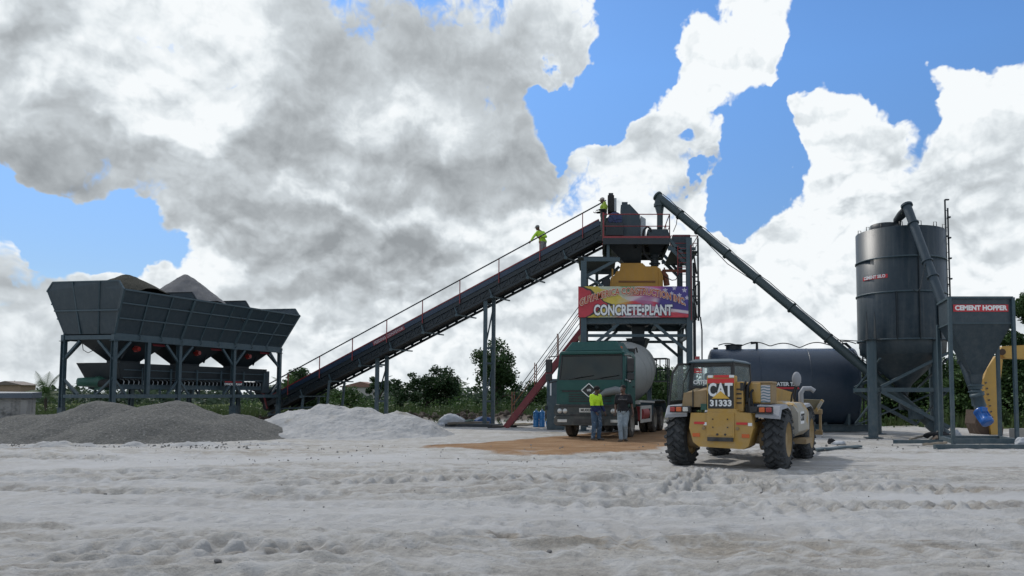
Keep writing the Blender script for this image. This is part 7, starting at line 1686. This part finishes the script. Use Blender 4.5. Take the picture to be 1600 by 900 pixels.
def tree(name, label, loc, h, rx, rz, n, leaf, lm, seed, trunk_r=.12, k=26, cat='tree', group=None, drape=0, rc=None, low=.0):
    rng = np.random.default_rng(seed); t_ = thing(name, label, cat, loc, 0, group, local=True)
    zc = h-rz; cl = crown_clumps(rng, rx, rx*.9, rz, zc, k, rc or rx*.34)
    for i in range(drape): a = rng.random()*6.28; cl.append((math.cos(a)*rx*.9, math.sin(a)*rx*.8, zc-rz*(.6+.7*rng.random()), rx*.16))
    for c in cl[:]:
        if rng.random() < .25: cl.append((c[0]*1.18, c[1]*1.18, zc+(c[2]-zc)*1.2, c[3]*.4))
    cl = [(c[0], c[1], max(c[2], c[3]*.5+low), c[3]) for c in cl]
    V, F = leaves_np(clump_centres(rng, n, cl), leaf, rng); o = np_mesh('crown', V, F, lm, False); o.parent = t_
    g = MB(); g.tube([(0,0,-.1), (rng.normal()*.05, 0, h*.25), (rng.normal()*.1, 0, zc)], [trunk_r, trunk_r*.8, trunk_r*.5], 8)
    tr_o = g.build('trunk', bark, t_)
    for i in range(7):
        c = cl[int(rng.integers(len(cl)))]; b0 = Vector((0, 0, h*.25+(zc-h*.25)*rng.random())); e = Vector(c[:3]); g = MB(); g.tube([b0, b0.lerp(e, .5)+Vector((0,0,.1*h*.3)), e], [trunk_r*.45, trunk_r*.3, trunk_r*.12], 6); g.build('limb', bark, tr_o)
    return t_
def at_base(px, Y): x = P(px, 640, Y).x; return (x, Y, gz(x, Y)-.03)
tree('vine_tree', 'dark vine covered tree standing alone between the conveyor leg and the stair', at_base(776, 52), HZ(542, 52)-.0, 1.75, 1.75, 9000, .20, leafA, 1, .16, 40, drape=12, rc=.62)
tree('bushy_tree', 'low spreading dark tree just left of the conveyor support', at_base(668, 56), HZ(575, 56), 2.4, 1.3, 9000, .20, leafA, 2, .14, 34, drape=6, rc=.6)
tree('bushy_tree', 'small rounded tree right beside the low spreading one', at_base(704, 60), HZ(582, 60), 1.0, 1.3, 3600, .2, leafA, 3, .1, 16, rc=.45)
tree('slender_tree', 'thin dark tree peeking out under the conveyor near the sand pile', at_base(592, 62), HZ(592, 62), 1.3, .7, 2600, .2, leafA, 4, .08, 14, rc=.35)
tree('bushy_tree', 'rounded tree under the conveyor beside the batcher end', at_base(528, 58), HZ(596, 58), 2.6, 1.2, 6000, .22, leafB, 5, .1, 26, rc=.65)
tree('bushy_tree', 'leafy bush tree at the far end of the batcher behind the conveyor foot', at_base(468, 52), HZ(578, 52), 1.6, 1.3, 5200, .2, leafA, 6, .1, 22, rc=.5)
tree('bushy_tree', 'green tree behind the truck drum, left of the loader', at_base(1040, 56), HZ(560, 56), 3.2, 1.9, 12000, .2, leafA, 7, .14, 38, rc=.8)
tree('bushy_tree', 'low green tree filling the gap behind the truck cabin', at_base(1000, 50), HZ(585, 50), 2.2, 1.4, 6000, .2, leafB, 8, .12, 26, rc=.6)
tree('bushy_tree', 'distant low tree beyond the red stair', at_base(835, 60), HZ(600, 60), 2.4, .9, 5000, .2, leafB, 9, .1, 22, rc=.6)
# wood behind silo and hopper
for i, (px, Y, py, rx, m_, lb) in enumerate(((1385, 40, 568, 2.2, leafB, 'mid green tree seen through the silo legs'), (1440, 38, 560, 2.0, leafA, 'dark tree behind the right silo columns'), (1500, 37, 563, 2.0, leafB, 'green tree between the silo and the cement hopper'),
        (1550, 42, 545, 2.6, leafA, 'dark tree behind the excavator arm'), (1620, 36, 425, 1.55, leafA, 'tall dark tree cut by the right edge of the picture'), (1598, 40, 560, 2.2, leafA, 'dense dark tree under the excavator boom'), (1350, 44, 590, 2.2, leafB, 'low green tree at the right end of the water tank'))):
    h = HZ(py, Y); tall = i == 4
    tree('broadleaf_tree', lb, at_base(px, Y), h, rx, (h*.46 if not tall else h*.47), 15000 if not tall else 22000, .17, m_, 20+i, .14, 46 if not tall else 60, rc=rx*.30 if not tall else .42)
# palms
def palm(label, loc, h, nf, L, seed, lm, stem=.10):
    rng = np.random.default_rng(seed); t_ = thing('palm', label, 'palm tree', loc, 0, None, local=True); g = MB(); g.tube([(0,0,-.1), (.05,0,h*.5), (0,0,h)], [stem*1.3, stem, stem*.8], 8); g.build('trunk', bark, t_)
    for i in range(nf):
        a = i*2*math.pi/nf + rng.random()*.4; el = R(15+65*rng.random()); V = []; F = []; p = Vector((0,0,h)); d = Vector((math.cos(a)*math.cos(el), math.sin(a)*math.cos(el), math.sin(el))); pts = [p.copy()]
        for k in range(12): d = (d + Vector((0,0,-.11))).normalized(); p = p+d*L/12; pts.append(p.copy())
        sidev = Vector((-math.sin(a), math.cos(a), 0)); g = MB(); g.tube(pts, [.02*(1-k/14) for k in range(13)], 4)
        for k in range(1, 13):
            for s_ in (-1, 1):
                for q in (0, .5):
                    b_ = pts[k-1].lerp(pts[k], q); tq_ = (pts[k]-pts[k-1]).normalized(); ll = L*.30*math.sin(math.pi*min(1, (k+q)/13*.9+.1)); e = b_+(sidev*s_*.8+tq_*.7+Vector((0,0,-.35))).normalized()*ll
                    g.add([b_-tq_*.02, e, b_+tq_*.03], [(0,1,2)])
        g.build('frond', lm, t_, fixn=False)
    return t_
palm('small palm with arching fronds beyond the kiosk at far left', at_base(70, 50), 1.5, 16, 1.9, 1, leafB)
palm('thin young palm in the scrub behind the sand pile', at_base(716, 62), 1.9, 9, 1.3, 2, leafB, .05)
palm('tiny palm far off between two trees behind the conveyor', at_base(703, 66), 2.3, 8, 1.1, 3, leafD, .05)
palm('ragged palm fronds behind the batcher cabinet', at_base(449, 48), 1.9, 10, 1.5, 4, leafB, .06)
# scrub, grass and far wood: nobody could count them
rng = np.random.default_rng(11)
def scatter(n, y0, y1, xm0, xm1, rng, pw=1.0):
    Y = y0+(y1-y0)*rng.random(n)**pw; X = (xm0+(xm1-xm0)*rng.random(n))*Y/F_PX; return X, Y
# grass blades
X, Y = scatter(60000, 30, 75, -1150, 900, rng, 1.3); gmk = green_mask(X, Y); k = rng.random(len(X)) < np.clip(gmk, 0, 1); X, Y = X[k], Y[k]; Z = ground_h(X, Y)
hgt = (.22+.5*rng.random(len(X)))*(.6+.9*fbm(X*.4, Y*.4, 3, 4)); an = rng.random(len(X))*6.28; wdt = .05+.05*rng.random(len(X)); lean = (rng.random((len(X), 2))-.5)*.35
c_, s_ = np.cos(an)*wdt, np.sin(an)*wdt
V = np.stack([np.stack([X-c_, Y-s_, Z-.03], 1), np.stack([X+c_, Y+s_, Z-.03], 1), np.stack([X+lean[:, 0], Y+lean[:, 1], Z+hgt], 1)], 1).reshape(-1, 3)
o = np_mesh('grass', V, np.arange(len(V)).reshape(-1, 3), leafC, False); tag(o, 'rough green grass covering the plain behind the plant', 'grass', None, 'stuff')
# scrub: leafy mounds massed together
def scrub(name, label, cnt, y0, y1, xm0, xm1, hmin, hmax, leaf, per, lm, seed, mask=True, density=None):
    rng = np.random.default_rng(seed); X, Y = scatter(cnt, y0, y1, xm0, xm1, rng)
    if mask: k = rng.random(cnt) < green_mask(X, Y)*np.clip(fbm(X*.15, Y*.15, 3, seed)*2.2-.4, 0, 1); X, Y = X[k], Y[k]
    Z = ground_h(X, Y); Cs = []
    for x, y, z in zip(X, Y, Z):
        hh = hmin+(hmax-hmin)*rng.random()**2; r = hh*(.5+.5*rng.random()); n = int(per*(hh/hmax+.3)); d = rng.normal(size=(n, 3)); d /= np.linalg.norm(d, axis=1)[:, None]; d[:, 2] = np.abs(d[:, 2])
        bump_ = .6+.8*rng.random(n); Cs.append(np.array([x, y, z])+d*np.array([r, r, hh])*(bump_**.5)[:, None]*(rng.random(n)**.3)[:, None])
    C = np.concatenate(Cs); V, F = leaves_np(C, leaf, rng); o = np_mesh(name, V, F, lm, False); return tag(o, label, 'scrub', None, 'stuff')
scrub('scrub', 'low green scrub growing behind the plant', 900, 42, 62, -1000, 350, .35, 1.0, .16, 75, leafC, 1)
scrub('scrub', 'dense bushes growing along the far side of the yard', 500, 50, 75, -560, 200, .6, 1.5, .2, 110, leafB, 2)
scrub('thicket', 'dense thicket growing behind the silo and hopper', 420, 30, 46, 300, 900, .6, 2.4, .15, 260, leafB, 3, True)
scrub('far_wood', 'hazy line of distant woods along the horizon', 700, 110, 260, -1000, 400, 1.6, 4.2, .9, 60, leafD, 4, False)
scrub('dirt_weeds', 'sparse weeds on the dirt bank', 160, 38, 46, -700, 200, .15, .4, .1, 30, leafC, 5, False)
# soil clods of the dark bank
rng = np.random.default_rng(3); X, Y = scatter(2600, 32, 46, -980, 0, rng); k = rng.random(len(X)) < dirt_mask(X, Y); X, Y = X[k], Y[k]; Z = ground_h(X, Y)
g = MB(); ico = bmesh.new(); bmesh.ops.create_icosphere(ico, subdivisions=1, radius=1); iv = [v.co.copy() for v in ico.verts]; fi = [[v.index for v in f_.verts] for f_ in ico.faces]; ico.free()
for x, y, z in zip(X, Y, Z):
    s_ = .05+.22*rng.random()**2.5; m_ = Euler((rng.random()*3, rng.random()*3, rng.random()*3)).to_matrix(); g.add([Vector((x, y, z+s_*.3)) + m_ @ Vector((v.x*s_*1.3, v.y*s_, v.z*s_*.8)) for v in iv], fi)
tag(g.build('soil_clods', mat('dark_soil', (.075, .055, .04), .95, 0, .3, 3, .6, 12, col2=(.20,.17,.13), c2at=.55, c2w=.1), None, fixn=False), 'dark clods of dug earth on the bank behind the plant', 'soil', None, 'stuff')
# far pale building roof between trees
fh = thing('farm_shed', 'distant pale low shed with reddish roof beyond the scrub', 'shed', (P(565, 600, 120).x, 120, 0))
g = MB(); g.box((P(565, 600, 120).x, 121, 1.4), (6, 3, 2.8)); g.build('wall', mat('pale_wall', (.4,.38,.35), .8), fh); g = MB(); xx = P(565, 600, 120).x; g.prism([(xx-3.4, 119.2, 2.8), (xx+3.4, 119.2, 2.8), (xx, 119.2, 3.7)], (0, 3.6, 0)); g.build('roof', mat('roof_rust', (.22,.12,.09), .8), fh)
fh = thing('farm_shed', 'distant low house with brownish roof at far left', 'house', (P(12, 600, 120).x, 120, 0))
g = MB(); xx = P(14, 600, 110).x; g.box((xx, 111, 1.5), (4.2, 3, 3.0)); g.build('wall', mat('tan_wall', (.28,.2,.14), .8), fh); g = MB(); g.prism([(xx-2.6, 109.2, 3.0), (xx+2.6, 109.2, 3.0), (xx, 109.2, 3.6)], (0, 3.6, 0)); g.build('roof', mat('roof_brown', (.16,.13,.11), .8), fh)
